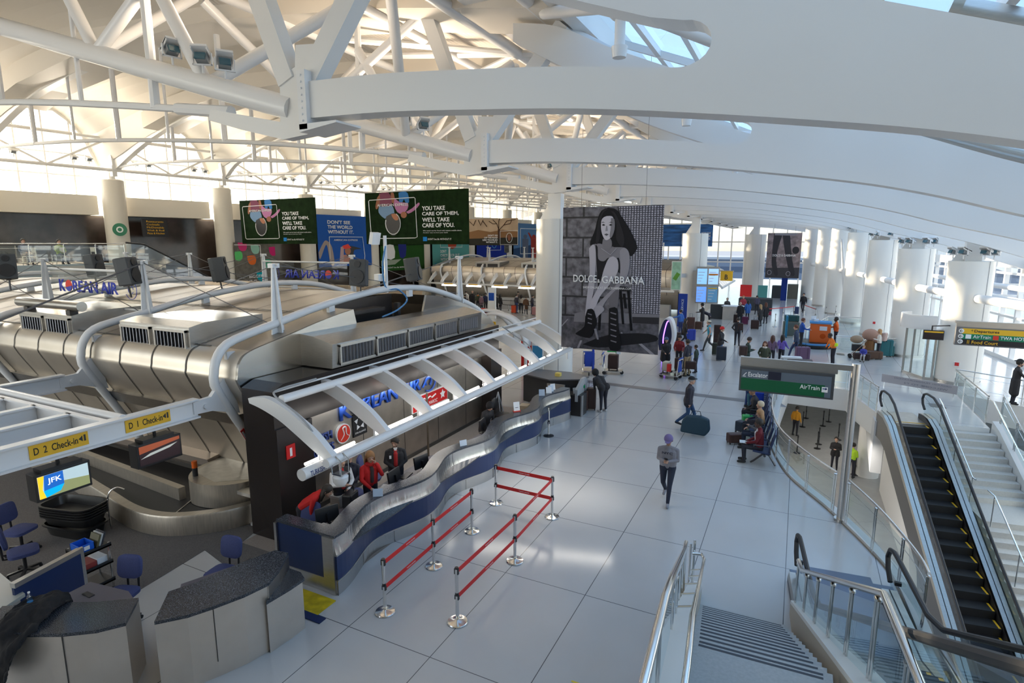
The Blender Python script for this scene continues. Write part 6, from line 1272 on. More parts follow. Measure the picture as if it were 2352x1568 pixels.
Q('hair_lock', [(600, 150), (560, 180), (535, 250), (532, 330), (520, 420), (490, 440), (500, 330), (520, 230), (560, 160)], g(.03), 3); Q('hair_lock', [(620, 165), (650, 200), (672, 290), (670, 400), (720, 470), (740, 400), (700, 260), (660, 180)], g(.03), 3)
for x in (560, 622): Q('eye', [(x-16, 283), (x, 274), (x+16, 283), (x, 290)], g(.015))
for x in (556, 625): Q('eyebrow', [(x-20, 264), (x, 256), (x+20, 264), (x, 262)], g(.03))
Q('mouth', [(565, 362), (585, 354), (605, 362), (585, 374)], g(.10)); Q('nose', [(584, 290), (592, 290), (596, 332), (576, 334)], g(.28))
for pts in ([(540, 480), (620, 535)], [(620, 535), (672, 480)]): B.line('necklace', [qx(*p) for p in pts], .012, g(.4))
Q('boot', [(412, 1008), (462, 1010), (492, 1110), (470, 1190), (428, 1262), (310, 1232), (312, 1212), (380, 1160), (392, 1070)], g(.012), 3)
Q('boot', [(604, 1000), (672, 1000), (682, 1160), (702, 1300), (690, 1372), (640, 1375), (602, 1350), (598, 1200)], g(.015), 3)
for k in range(6): Q('lace_pattern', [(615, 1030+50*k), (668, 1045+50*k), (664, 1055+50*k), (618, 1040+50*k)], g(.22))
for k in range(3): Q('lace_pattern', [(415, 1040+40*k), (452, 1052+40*k), (450, 1060+40*k), (414, 1050+40*k)], g(.2))
for pts in ([(470, 1180), (488, 1180), (510, 1275), (496, 1275)],): Q('heel', pts, g(.25))
u0, v0 = qx(285, 768); B.text('DOLCE', u0, v0, SIGNW, w=.245, h=.052); u0, v0 = qx(505, 775); B.text('&', u0, v0, SIGNW, w=.025, h=.025); u0, v0 = qx(545, 775); B.text('GABBANA', u0, v0+.004, SIGNW, w=.42, h=.052)
u0, v0 = qx(375, 822); B.text('SHOP ONLINE AT DOLCEGABBANA.COM', u0, v0, SIGNW, w=.49, h=.015, bold=.0)
# far fashion banner
B = board('hanging_banner', 'far black and white fashion banner showing walking legs in heels', 'banner', (-3.2, 67.55, 7.3), (1, 0, 0), 3.25, 4.7, mat('dim_print', (.24, .19, .20), .6, noise=.5, nscale=2))
B.poly('ground', [(0, .78), (1, .76), (1, 1), (0, 1)], g(.07))
for pts in ([(.18, 0), (.42, 0), (.34, .3), (.30, .6), (.38, .9), (.30, .95), (.18, .72), (.16, .4)], [(.42, 0), (.62, 0), (.70, .3), (.78, .62), (.88, .92), (.74, .92), (.62, .65), (.5, .3)]): B.poly('leg', pts, g(.05), 3)
B.poly('skirt', [(.2, 0), (.9, 0), (.8, .06), (.2, .05)], g(.25)); B.ell('bag', .85, .38, .1, .08, g(.04))
for a, b_ in ((.12, .88), (.68, .9)): B.line('heel_ring', [(a+.06*math.cos(R(q)), b_+.05*math.sin(R(q))) for q in range(0, 361, 30)], .025, g(.4))
B.text('DOLCE & GABBANA', .18, .52, SIGNW, w=.68, h=.05)
for wx in (-2.6, -.6): MB().cyl((wx, 67.55, 7.3), (wx, 67.55, 8.4), .01, n=4).build('wire', DARKM, B.t)
# green card-company banners
DG = mat('grass_print', (.010, .024, .008), .9, spec=.08, noise=.35, nscale=3); BLOGO = cm('logo_blue', (.02, .22, .62))
def green_banner(x0, y, z1, w, h, label):
    B = board('hanging_banner', label, 'banner', (x0, y, z1), (1, 0, 0), w, h, DG, .05)
    B.line('white_outline', [(.04, .16), (.05, .14), (.5, .12), (.51, .14), (.52, .86), (.5, .88), (.07, .89), (.055, .87), (.04, .16)], .025, SIGNW)
    B.poly('torso_blue', [(.15, .25), (.27, .24), (.3, .4), (.26, .48), (.2, .5), (.14, .38)], cm('p_blue', (.20, .32, .50)), 3)
    B.poly('torso_purple', [(.15, .02), (.25, .01), (.28, .2), (.24, .26), (.15, .26), (.16, .12)], cm('p_purple', (.22, .07, .12)), 3)
    B.poly('arm', [(.13, .1), (.16, .04), (.15, .24), (.12, .32), (.11, .26)], cm('p_skin', (.35, .15, .09)), 2); B.poly('arm', [(.27, .02), (.3, .02), (.31, .2), (.28, .2)], cm('p_skin', (.35, .15, .09)), 2)
    B.poly('jeans', [(.35, .02), (.4, .0), (.44, .04), (.45, .2), (.42, .22), (.40, .14), (.38, .22), (.355, .2)], cm('p_jean', (.05, .20, .50)), 2)
    B.poly('torso_pink', [(.31, .12), (.36, .2), (.44, .22), (.43, .34), (.38, .42), (.33, .38), (.3, .24)], cm('p_pink', (.48, .20, .38)), 2)
    B.poly('pink_arm', [(.42, .38), (.48, .32), (.54, .22), (.55, .26), (.50, .36), (.44, .42)], cm('p_pink', (.48, .20, .38)), 2)
    B.poly('hair', [(.22, .46), (.3, .4), (.35, .5), (.34, .72), (.29, .84), (.23, .76), (.2, .6)], BLACK, 3); B.poly('face', [(.27, .42), (.32, .42), (.34, .52), (.31, .54), (.28, .48)], cm('p_face', (.45, .20, .12)), 3)
    B.ell('second_head', .395, .44, .03, .06, cm('p_skin', (.35, .15, .09)))
    B.line('round_outline', [(.285+.075*math.cos(R(q)), .60+.21*math.sin(R(q))) for q in range(-60, 210, 20)], .025, SIGNW)
    B.text('AMERICAN EXPRESS', .13, .27, SIGNW, w=.31, h=.05)
    for k, s in enumerate(('YOU TAKE', 'CARE OF THEM,', "WE'LL TAKE", 'CARE OF YOU.')): B.text(s, .575, .37+.105*k, SIGNW, w=(.215, .34, .255, .30)[k], h=.08, bold=.03)
    B.text('We watch out for fraud with instant mobile alerts.', .58, .755, SIGNW, w=.36, h=.022, bold=0); B.text('Another way we have your back.', .58, .795, SIGNW, w=.235, h=.022, bold=0)
    B.poly('logo_square', [(.578, .86), (.615, .86), (.615, .94), (.578, .94)], BLOGO); B.text("DON'T live life WITHOUT IT", .625, .92, SIGNW, w=.22, h=.035, bold=0)
    for u in (.15, .85): MB().cyl(B.P(u, 0, 0), B.P(u, 0, 0)+Vector((0, 0, 2.6)), .008, n=4).build('wire', DARKM, B.t)
green_banner(-24.63, 29, 9.33, 7.5, 3.13, 'right-hand, larger looking dark green hanging banner with two upside-down figures and white text')
green_banner(-37.5, 30.2, 9.35, 7.5, 3.14, 'left-hand dark green hanging banner with two upside-down figures and white text')
B = board('hanging_banner', 'brown sunset hanging banner with a bare tree, right of the green banners', 'banner', (-26, 44, 8.32), (1, 0, 0), 4.75, 2.25, mat('sunset_sky', (.45, .33, .22), .6, noise=.15, nscale=1))
B.poly('hills', [(0, .5), (.2, .42), (.45, .5), (.7, .42), (1, .5), (1, 1), (0, 1)], cm('hill', (.24, .13, .06))); B.poly('ground', [(0, .75), (1, .7), (1, 1), (0, 1)], cm('hill2', (.03, .03, .025)))
B.poly('trunk', [(.6, .4), (.64, .4), (.65, .75), (.6, .75)], cm('bark', (.06, .03, .02)))
for p in ([(.62, .42), (.58, .2), (.5, .05)], [(.62, .42), (.62, .1), (.64, 0)], [(.63, .42), (.72, .25), (.78, .1), (.95, .05)], [(.72, .25), (.85, .2), (.88, .05)], [(.58, .2), (.5, .2), (.42, .1)], [(.2, .05), (.25, .25), (.3, .05)], [(.02, .1), (.1, .25), (.15, .05)], [(.3, .1), (.38, .3)]): B.line('branch', p, .03, cm('bark', (.06, .03, .02)))
for k, s in enumerate(("DON'T GO", 'OFF THE ROAD', 'LESS TRAVELED', 'WITHOUT IT.')): B.text(s, .6-(.2, .28, .31, .24)[k], .66+.085*k, SIGNW, w=(.2, .28, .31, .24)[k], h=.06, bold=.03)
B.line('white_outline', [(.65, .47), (1, .46), (.995, .97), (.65, .97), (.65, .47)], .02, SIGNW); B.line('round_outline', [(.83+.06*math.cos(R(q)), .72+.18*math.sin(R(q))) for q in range(0, 361, 30)], .02, SIGNW); B.ell('figures', .83, .72, .03, .12, cm('p_fig', (.25, .1, .06)))
# wall boards between the left columns (reading towards +Y)
def wallboard(i, y0, y1, z0, z1, m, label):
    x = lcx((y0+y1)/2)+.75; xa, xb = lcx(y0)+.5, lcx(y1)+.5; d = Vector((xb-xa, y1-y0, 0)); L = d.length
    return board('wall_poster', label, 'poster', (xa, y0, z1), d, L, z1-z0, m, .06)
B = wallboard(0, 38.6, 44.7, 4.15, 8.75, cm('sky_blue', (.02, .10, .42)), 'bright blue wall poster of a laughing woman in a red cap, between columns')
for k, s in enumerate(("DON'T SEE", 'THE WORLD', 'WITHOUT IT.')): B.text(s, .18, .17+.095*k, SIGNW, w=(.42, .46, .48)[k], h=.07, bold=.03)
B.line('white_outline', [(.2, .42), (.83, .42), (.86, .8), (.85, .9)], .03, SIGNW); B.line('white_outline', [(.2, .42), (.2, .85)], .03, SIGNW); B.text('AMERICAN EXPRESS', .28, .5, SIGNW, w=.45, h=.035)
B.poly('rail', [(0, .72), (.1, .52), (.16, .5), (.24, .62), (.27, .95), (.2, .95), (.16, .62), (.12, .6), (.02, .85)], cm('p_rail', (.40, .33, .30)), 3); B.poly('body', [(.42, .78), (.6, .76), (.66, .95), (.36, .95)], cm('p_coral', (.5, .25, .2))); B.poly('arm', [(.40, .62), (.46, .6), (.44, .92), (.37, .9)], cm('p_pinkish', (.55, .38, .38)))
B.poly('hair', [(.52, .62), (.6, .6), (.8, .66), (.66, .68), (.62, .8), (.5, .78)], BLACK, 3); B.ell('face', .53, .7, .055, .075, cm('p_face', (.45, .20, .12))); B.poly('cap', [(.43, .6), (.54, .56), (.6, .64), (.46, .66)], REDL)
B = wallboard(1, 45.9, 52.0, 3.5, 8.6, cm('lawn', (.02, .08, .015)), 'green lawn wall poster with a white suitcase and a blue bag')
B.poly('wall', [(0, 0), (1, 0), (1, .5), (0, .52)], DG); B.poly('suitcase', [(.12, .5), (.28, .5), (.3, .75), (.12, .76)], SIGNW, 2); B.poly('bag', [(.38, .42), (.56, .42), (.55, .72), (.42, .74)], cm('p_navy', (.02, .03, .2)), 2); B.poly('path', [(0, .8), (.45, .78), (.3, .88), (0, .9)], cm('p_path', (.3, .35, .28)))
B.poly('logo_square', [(.04, .9), (.1, .9), (.1, .97), (.04, .97)], BLOGO); B.text("DON'T live life WITHOUT IT", .14, .955, SIGNW, w=.5, h=.03, bold=0)
B = wallboard(2, 53.3, 59.2, 3.4, 8.6, cm('teal', (.10, .34, .33)), 'teal wall poster about checking in or out, with a red blur')
B.poly('red_blur', [(.4, .3), (.64, .3), (.62, .55), (.42, .55)], cm('p_redblur', (.4, .06, .03)), 2); B.line('white_outline', [(.2, .3), (.8, .3), (.8, .54), (.2, .54), (.2, .3)], .03, SIGNW)
for k, s in enumerate(("DON'T", 'CHECK IN OR OUT', 'WITHOUT IT.')): B.text(s, .2, .66+.085*k, SIGNW, w=(.16, .52, .38)[k], h=.06, bold=.02)
B.poly('logo_square', [(.05, .88), (.12, .88), (.12, .95), (.05, .95)], BLOGO); B.text("DON'T live life WITHOUT IT", .15, .935, SIGNW, w=.45, h=.03, bold=0)
B = wallboard(3, 60.6, 66.5, 3.4, 8.6, cm('deep_blue', (.01, .03, .28)), 'deep blue wall poster with a white line drawing, behind the far island')
B.line('white_outline', [(.35, .3), (.78, .3), (.78, .62), (.35, .62), (.35, .3)], .03, SIGNW); B.line('round_outline', [(.56+.08*math.cos(R(q)), .45+.12*math.sin(R(q))) for q in range(0, 361, 30)], .04, cm('p_cyan', (.1, .4, .7))); B.poly('logo_square', [(.06, .88), (.12, .88), (.12, .95), (.06, .95)], BLOGO); B.text("DON'T live life WITHOUT IT", .15, .935, SIGNW, w=.5, h=.03, bold=0)
B = wallboard(4, 68, 83, 3.3, 8.8, cm('dusk_blue', (.10, .22, .42)), 'dusk blue wall poster of three people from behind, one with raised arms')
B.poly('mountain', [(0, .6), (.3, .5), (.6, .62), (1, .55), (1, 1), (0, 1)], cm('p_mount', (.03, .07, .16)), 0); B.line('white_outline', [(.1, .12), (.6, .12), (.6, .72), (.1, .72), (.1, .12)], .05, SIGNW)
for u, c in ((.18, (.12, .14, .2)), (.32, (.35, .04, .03)), (.46, (.03, .04, .08))):
    B.poly('figure', [(u-.05, .36), (u+.05, .36), (u+.045, .7), (u+.035, .98), (u-.035, .98), (u-.045, .7)], cm('fig%d' % int(u*100), c), 0); B.ell('head', u, .31, .03, .05, cm('fig%d' % int(u*100), c))
B.poly('raised_arm', [(.28, .4), (.22, .22), (.24, .21), (.31, .38)], cm('fig32', (.35, .04, .03))); B.poly('raised_arm', [(.36, .4), (.42, .22), (.40, .21), (.33, .38)], cm('fig32', (.35, .04, .03)))
for k, s in enumerate(("DON'T SEE", 'THE WORLD', 'WITHOUT IT.')): B.text(s, .66, .42+.1*k, SIGNW, w=(.2, .22, .24)[k], h=.07, bold=.02)
B = board('wall_poster', 'grey wall poster with coloured chairs at the left, below the green banner', 'poster', (-39.4, 30.9, 6.3), (.1, 1, 0), 3.6, 3.4, mat('poster_mud', (.10, .09, .07), .5, noise=.4, nscale=3), .06)
for i, (u, v, c) in enumerate(((.2, .08, (.65, .05, .2)), (.5, .15, (.3, .55, .45)), (.4, .4, (.7, .15, .03)), (.08, .3, (.1, .5, .15)), (.78, .5, (.02, .35, .2)), (.6, .8, (.0, .35, .45)), (.95, .2, (.5, .02, .15)))):
    B.poly('chair_shell', [(u-.11, v-.09), (u+.06, v-.1), (u+.1, v), (u+.06, v+.1), (u-.04, v+.11), (u-.1, v+.03)], cm('chair_%d' % i, c), 3)
B.line('white_outline', [(.0, .05), (.62, .06), (.63, .7)], .03, SIGNW); B.text('BIGGER', .3, .82, SIGNW, w=.35, h=.07); B.text('IT IT.', .3, .93, SIGNW, w=.2, h=.06)
B = board('hanging_banner', 'wide blue swirled banner behind the column with the flight screens', 'banner', (-16.9, 80, 8.7), (1, 0, 0), 6.5, 2.9, mat('swirl_blue', (.03, .14, .40), .6, noise=.6, nscale=.6, stretch=(1, 1, 6)))
B.line('white_outline', [(.4, .42), (.62, .42), (.62, .9), (.4, .9), (.4, .42)], .03, SIGNW)
for k, s in enumerate(('HOW THE', 'TO THE', 'EVERDAY.')): B.text(s, .78, .45+.13*k, SIGNW, w=.18, h=.09, bold=.02)
for wx in (-16, -11.2): MB().cyl((wx, 80, 8.7), (wx, 80, 12), .02, n=4).build('wire', DARKM, B.t)
# glass sign FRANCE (mirrored)
t = thing('glass_sign', 'clear glass sign with mirrored FRANCE lettering above the far island', 'sign', (-14, 59.5, 5.3)); MB().box(-16.5, -12.5, 59.5, 59.52, 4.7, 6.2).build('glass_panel', GLASS, t)
text('letters', 'AIR FRANCE', LB, t, (-12.8, 59.48, 5.15), (-1, 0, 0), (0, 0, 1), 3.4, .5, .01, .01); MB().cyl((-16.6, 59.5, 4.5), (-16.6, 59.5, 6.3), .05, n=8).cyl((-12.4, 59.5, 4.5), (-12.4, 59.5, 6.3), .05, n=8).build('post', WHITE_G, t)
for x, y, lab in ((-8.6, 53.5, 'left black loudspeaker on the end of the far island'), (-8.6, 56, 'right black loudspeaker on the end of the far island'), (-27, 53.2, 'black loudspeaker on the far island, in front of the blue posters')): put_speaker(x, y, 5.3, R(40), lab)
# the four flight screens on the column
t = thing('flight_screens', 'grey panel of four blue flight screens on the column, right of the banner', 'screens', (-6.2, 45.6, 3))
d = Vector((1, .15, 0)).normalized(); O = Vector((-6.9, 45.2, 0)); MB().bar(O+Vector((0, 0, 3.15)), O+d*1.65+Vector((0, 0, 3.15)), .12, 2.75).bar((-7.0, 45.3, 3.2), (-7.1, 46.0, 3.2), .3, 2.0).build('frame', STEEL, t); n_ = Vector((d.y, -d.x, 0))
for i, (a, z, c) in enumerate(((.08, 3.2, (.22, .45, .75)), (.88, 3.2, (.30, .50, .80)), (.08, 1.85, (.12, .28, .75)), (.88, 1.85, (.05, .14, .25)))):
    s = MB().bar(O+d*a+n_*.07+Vector((0, 0, z+.6)), O+d*(a+.7)+n_*.07+Vector((0, 0, z+.6)), .01, 1.15).build('screen', mat('scr_%d' % i, c, .3, emit=.9), t)
    for q in range(4): MB().bar(O+d*(a+.06)+n_*.08+Vector((0, 0, z+.25+.22*q)), O+d*(a+.3+.08*q)+n_*.08+Vector((0, 0, z+.25+.22*q)), .005, .05).build('text_row', cm('row_white', (.7, .75, .8)), s)
MB().bar(O+d*.9+n_*.085+Vector((0, 0, 3.95)), O+d*1.55+n_*.085+Vector((0, 0, 3.95)), .005, .12).build('orange_bar', cm('row_orange', (.7, .25, .05)), t); MB().bar(O+d*.9+n_*.085+Vector((0, 0, 2.92)), O+d*1.55+n_*.085+Vector((0, 0, 2.92)), .005, .1).build('yellow_bar', YEL, t)
t = thing('gate_sign', 'yellow B sign right of the four flight screens', 'sign', (-4.9, 45.5, 4)); MB().box(-5.2, -4.35, 45.5, 45.6, 3.5, 4.2).build('plate', YEL, t); MB().cyl((-6.5, 46.0, 4.22), (-4.3, 45.55, 4.22), .04, n=8).build('arm', STEEL, t); text('lettering', 'B', BLACK, t, (-4.9, 45.5, 3.6), (1, 0, 0), (0, 0, 1), .22, .36, .01, .02)
t = thing('green_poster', 'upright green and white poster left of the flight screens', 'poster', (-8.4, 45.8, 3)); MB().box(-8.75, -8.0, 45.2, 45.35, 2.7, 4.9).bar((-8.05, 45.3, 3.8), (-7.8, 46.1, 3.8), .1, .3).build('lightbox', WHITE, t); MB().box(-8.7, -8.05, 45.18, 45.2, 2.75, 4.85).build('print', mat('print_green', (.28, .50, .36), .4, noise=.3, nscale=2), t); MB().bar((-8.5, 45.17, 3.5), (-8.2, 45.17, 4.0), .01, .3).build('leaf', cm('leaf', (.12, .3, .05)), t)
t = thing('blue_totem', 'tall narrow blue totem sign at the foot of the screen column', 'sign', (-7.7, 44.6, 0)); MB().box(-8.0, -7.35, 44.5, 44.62, 0, 2.5).build('board', cm('totem_blue', (.02, .05, .28)), t); text('lettering', 'SELF SERVICE', cm('row_white', (.7, .75, .8)), t, (-7.6, 44.49, .6), (0, 0, 1), (-1, 0, 0), 1.5, .16, .003)
# white curved kiosk with violet light
t = thing('curved_kiosk', 'white curved photo kiosk with a violet light line behind the banner edge', 'kiosk', (-6.6, 34, 0))
pr_ = spl([(-7.05, .0, 0), (-7.15, .7, 0), (-7.0, 1.4, 0), (-6.75, 1.95, 0), (-6.45, 1.9, 0), (-6.25, 1.4, 0), (-6.2, .8, 0), (-6.4, 0, 0)], 5)
MB().prism([(p.x, p.y) for p in pr_], 'xz', 33.8, 34.5).build('body', WHITE_G, t); MB().prism([(p.x*.8-1.4, p.y*.92+.05) for p in pr_], 'xz', 33.75, 33.8).build('front', mat('kiosk_navy', (.01, .015, .05), .3), t)
MB().tube([(p.x*.5-3.25, 33.73, p.y*.85+.1) for p in pr_[:18]], .03, 6).build('light_line', mat('violet', (.35, .1, 1), .4, emit=6), t)
# orange wrapping stand
t = thing('wrapping_stand', 'orange and blue baggage wrapping counter on a round blue base', 'counter', (1.4, 39, 0)); BX, BY = 1.45, 39.6; OR = mat('orange_panel', (.75, .14, .02), .45); LBL = mat('light_blue_case', (.22, .42, .80), .4)
MB().lathe([(0, 0), (1.1, 0), (1.15, .1), (1.15, .22), (1.1, .3), (0, .3)], (BX-.3, BY-.1, 0), 40).build('round_base', BLACK, t); MB().lathe([(1.155, .22), (1.155, .3), (1.0, .31)], (BX-.3, BY-.1, 0), 40).build('blue_rim', cm('rim_blue', (.10, .30, .6)), t)
MB().box(BX-.55, BX+.55, BY-.4, BY+.4, .31, 1.45).build('counter', OR, t); MB().box(BX-.6, BX+.6, BY-.45, BY+.45, 1.45, 1.55).build('blue_top', cm('rim_blue', (.10, .30, .6)), t)
MB().box(BX-.05, BX+.35, BY-.42, BY-.4, 1.05, 1.3).build('panel_print', cm('row_white', (.7, .75, .8)), t); MB().prism([(BX+.15+.16*math.cos(R(q)), .7+.16*math.sin(R(q))) for q in range(0, 360, 30)], 'xz', BY-.41, BY-.4).build('round_mark', cm('orange_dark', (.55, .08, .01)), t)
MB().ob((BX-.25, BY, 1.62), (.25, .3, .12)).ob((BX-.4, BY+.1, 1.68), (.3, .03, .35), rz=.4).build('machine', cm('row_white', (.7, .75, .8)), t)
t = thing('green_sign_stand', 'small green notice stand at the far desk end', 'sign', (-3.4, 66, 0)); MB().box(-3.6, -2.7, 64, 64.1, .4, 2.0).build('board', cm('teal', (.10, .34, .33)), t); MB().box(-3.3, -3.0, 64, 64.1, 0, .4).build('foot', STEEL, t)
t = thing('blue_totem', 'narrow dark blue totem beyond the far hanging banner', 'sign', (-1.2, 71, 0)); MB().box(-1.6, -1.0, 70, 70.1, .0, 3.6).build('board', cm('totem_blue', (.02, .05, .28)), t)
t = thing('machines', 'two dark baggage machines standing at the far end', 'machines', (.5, 73, 0)); MB().box(-2.6, -1.2, 72.6, 74, 0, 1.4).build('left_machine', cm('mach_dark', (.06, .065, .07)), t); MB().box(-1.0, .1, 72.6, 74, 0, 1.6).build('right_machine', cm('mach_olive', (.14, .14, .12)), t)
t = thing('agent_desk', 'steel agent desk under the far end canopy', 'desk', (-5.2, 50, 0)); MB().box(-5.4, -3.9, 50.2, 51.0, 0, 1.1).build('body', DESKSTEEL, t); MB().box(-6.4, -5.4, 50.4, 51.0, 0, 1.2).build('dark_body', cm('mach_dark', (.06, .065, .07)), t); MB().box(-5.5, -3.8, 50.1, 51.1, 1.1, 1.15).build('top', cm('row_white', (.7, .75, .8)), t)
t = thing('red_counter', 'red and dark counter screens at the far desk', 'counter', (-3.6, 58, 0)); MB().box(-4.8, -3.8, 58, 58.3, 1.3, 2.4).build('red_board', REDT, t); MB().box(-4.9, -2.0, 58.3, 60, 0, 1.1).build('body', cm('mach_dark', (.06, .065, .07)), t)
t = thing('totem_queue', 'white totem with blue arrow panel in the queue area', 'sign', (-21, 44.5, 0)); MB().box(-23.3, -22.6, 42.4, 42.6, 0, 2.6).build('board', SIGNW, t); MB().box(-23.2, -22.7, 42.37, 42.4, 1.5, 2.15).build('blue_panel', cm('totem_b2', (.02, .08, .4)), t)
# far stanchions
farst = [(-26.5+1.35*k, 44.6+.35*(k % 3), 0) for k in range(11)]+[(-30+1.5*k, 48.2, 0) for k in range(8)]+[(-.9+.8*k, 53+1.5*(k % 3), 0) for k in range(6)]+[(-2.6, 50.6, 0), (-1.3, 47.6, 0), (-8.9, 28.6, 0), (-10.6, 27.2, 0), (-11.2, 29.0, 0)]
for k, p in enumerate(farst): 
    o = dup(SP, p, 0, 'small steel stanchion among the far queue lines'); o['group'] = 'far queue stanchions'
t = thing('queue_tapes', 'black queue tapes strung between the far stanchions', 'barrier tapes', (-24, 45, 0)); q = MB()
for k in range(10): q.bar((farst[k][0], farst[k][1], .93), (farst[k+1][0], farst[k+1][1], .93), .01, .05)
for k in range(11, 18): q.bar((farst[k][0], farst[k][1], .93), (farst[k+1][0], farst[k+1][1], .93), .01, .05)
q.bar((-8.9, 28.6, .93), (-10.6, 27.2, .93), .01, .05).bar((-10.6, 27.2, .93), (-11.2, 29, .93), .01, .05); q.build('tape', BLACK, t)
t = thing('queue_tapes', 'red queue tapes strung at the far desk end', 'barrier tapes', (-1, 51, 0)); q = MB()
for a, c in ((24, 17+1), (25, 19), (19, 20), (21, 22)): q.bar((farst[a][0], farst[a][1], .93), (farst[c][0], farst[c][1], .93), .01, .06) if c > 18 else None
q.build('tape', REDT, t)
# ---------------------------------------------------------------- people
import numpy as np
def V(*a): return Vector(a)
SKIN = {'l': (.55, .33, .24), 'm': (.36, .20, .13), 'd': (.10, .05, .035)}
def pm(c, nm='cloth', r=.8):
    k = '%s_%02x%02x%02x' % (nm, *[int(255*v) for v in c]); k = nm+'_'+''.join(chr(97+int(v*25)) for v in c)
    return bpy.data.materials[k] if k in bpy.data.materials else mat(k, c, r)
def person(label, xy, face, h=1.74, pose='stand', arms=('down', 'down'), top=(.02, .02, .025), bot=(.02, .02, .03), shoe=(.02, .02, .02), skin='l', hair=(.03, .02, .015), style='short', coat=None, hat=None, hatc=(.02, .02, .02), z=0, fat=1, lod=2, lean=None, turn=0, nod=0, front=None, under=None, group=None, sleeve=None, scarf=None, knees=None):
    """lod 0 near (separate fingers), 1 middle, 2 far.  built facing +Y, then turned"""
    s = h/1.75; prim = []   # (p0, p1, r0, r1, scale xyz about the axis, material)
    TOP, BOT, SHOE, SK, UND, FR = 0, 1, 2, 3, 4, 5
    def cap(a, b, r0, r1, m): prim.append((V(*a)*s, V(*b)*s, r0*s, r1*s, m))
    sit = pose == 'sit'; pz = .52 if sit else .93
    if lean is None: lean = {'bend': 65, 'sit': -4, 'walk': 4, 'crouch': 45}.get(pose, 2)
    if pose == 'bend': pz = .9
    if pose == 'crouch': pz = .62
    Mx = Matrix.Rotation(-R(lean), 3, 'X')@Matrix.Rotation(R(0), 3, 'Z')
    def T(p): return tuple(V(0, 0, pz)+Mx@(V(*p)-V(0, 0, .93)))
    # trunk
    for x in (-.075, .075): cap((x*fat, 0, pz-.02), T((x*fat*.8, .0, 1.08)), .105*fat, .10*fat, TOP if coat else BOT)
    for x in (-.07, .07):
        cap(T((x*fat*1.05, 0, .99)), T((x*fat*1.2, .005, 1.28)), .108*fat, .112*fat, TOP); cap(T((x*1.2, .005, 1.28)), T((x*1.6, -.01, 1.375)), .112*fat, .075, TOP)
    cap(T((-.13, -.01, 1.395)), T((.13, -.01, 1.395)), .058, .058, TOP); [cap(T((0, -.01, 1.43)), T((sx*.175, -.012, 1.37)), .055, .062, TOP) for sx in (-1, 1)]; cap(T((0, .018, .98)), T((0, .03, 1.31)), .098*fat, .104*fat, TOP); cap(T((0, -.01, 1.42)), T((0, .0, 1.47)), .075, .06, TOP)
    cap(T((0, .0, 1.44)), T((0, .02, 1.56)), .052, .05, SK)
    if coat:
        for x in (-.09, .09):
            if sit: cap((x, 0, pz), (x*1.3, .3, pz+.02), .12*fat, .11*fat, TOP)
            else: cap((x*fat, 0, pz+.03), (x*1.15*fat, -.01, coat+.1), .12*fat, .125*fat, TOP)
    # head
    hc = V(*T((0, .03, 1.62))); Mh = Matrix.Rotation(R(turn), 3, 'Z')@Matrix.Rotation(-R(lean*.5+nod), 3, 'X')
    def H(p): return tuple(hc+Mh@(V(*p)*1.12))
    cap(H((0, -.015, .025)), H((0, -.005, .03)), .098, .098, SK); cap(H((0, .02, -.02)), H((0, .045, -.075)), .078, .045, SK); cap(H((0, .085, .01)), H((0, .1, -.025)), .014, .018, SK)
    for x in (-1, 1): cap(H((x*.083, -.005, .01)), H((x*.088, -.015, -.025)), .016, .012, SK)
    # legs
    feet = []
    for i, sx in enumerate((-1, 1)):
        hip = (sx*.09*fat, 0, pz-.02)
        if sit: k = (sx*.11, .43, .50); a = (sx*.12, .40, .09)
        elif pose == 'walk': k, a = (((sx*.09, .20, .50), (sx*.08, .30, .10)) if i == 0 else ((sx*.10, .0, .49), (sx*.09, -.36, .17)))
        elif pose == 'crouch': k, a = (sx*.13, .32, .45), (sx*.12, .05, .09)
        else: k, a = (sx*.10, .02 if pose != 'bend' else .0, .50), (sx*.12, -.02, .09)
        cap(hip, k, .092*fat, .062, BOT); cap(k, a, .063, .045, BOT)
        cap((a[0], a[1]-.02, .05 if a[2] < .15 else a[2]-.03), (a[0]*1.15, a[1]+.15, .035 if a[2] < .15 else a[2]-.09), .045, .036, SHOE)
    # arms
    for i, sx in enumerate((-1, 1)):
        A = arms[i]; sh = T((sx*.19*max(1, fat*.95), -.01, 1.362))
        P = {'down': ((.26, -.04, 1.13), (.27, .05, .89)), 'phone': ((.235, .02, 1.12), (.05, .27, 1.17)), 'pocket': ((.28, -.08, 1.13), (.19, .08, .98)), 'fwd': ((.24, .12, 1.16), (.17, .38, 1.12)),
             'push': ((.25, .08, 1.14), (.2, .36, 1.0)), 'table': ((.25, .08, 1.13), (.15, .34, 1.0)), 'face': ((.24, .14, 1.17), (.07, .16, 1.5)), 'out': ((.38, .06, 1.28), (.6, .15, 1.28)), 'bag': ((.26, 0, 1.12), (.28, .03, .86)),
             'clasp': ((.25, .02, 1.12), (.05, .20, 1.02)), 'lap': ((.24, .08, 1.14), (.1, .33, 1.05)), 'hip': ((.33, -.1, 1.15), (.2, .0, 1.0)), 'hang': ((.22, .12, 1.2), (.16, .30, 1.05)), 'read': ((.24, .12, 1.14), (.08, .38, 1.16)), 'up': ((.3, .2, 1.3), (.2, .4, 1.45))}[A]
        e = T((sx*P[0][0], P[0][1], P[0][2])); hnd = T((sx*P[1][0], P[1][1], P[1][2])); sl = TOP if sleeve is None else UND
        cap(sh, e, .058*max(1, fat*.93), .048, sl if sleeve != 'bare' else SK); cap(e, hnd, .048, .036, sl if sleeve != 'bare' else SK)
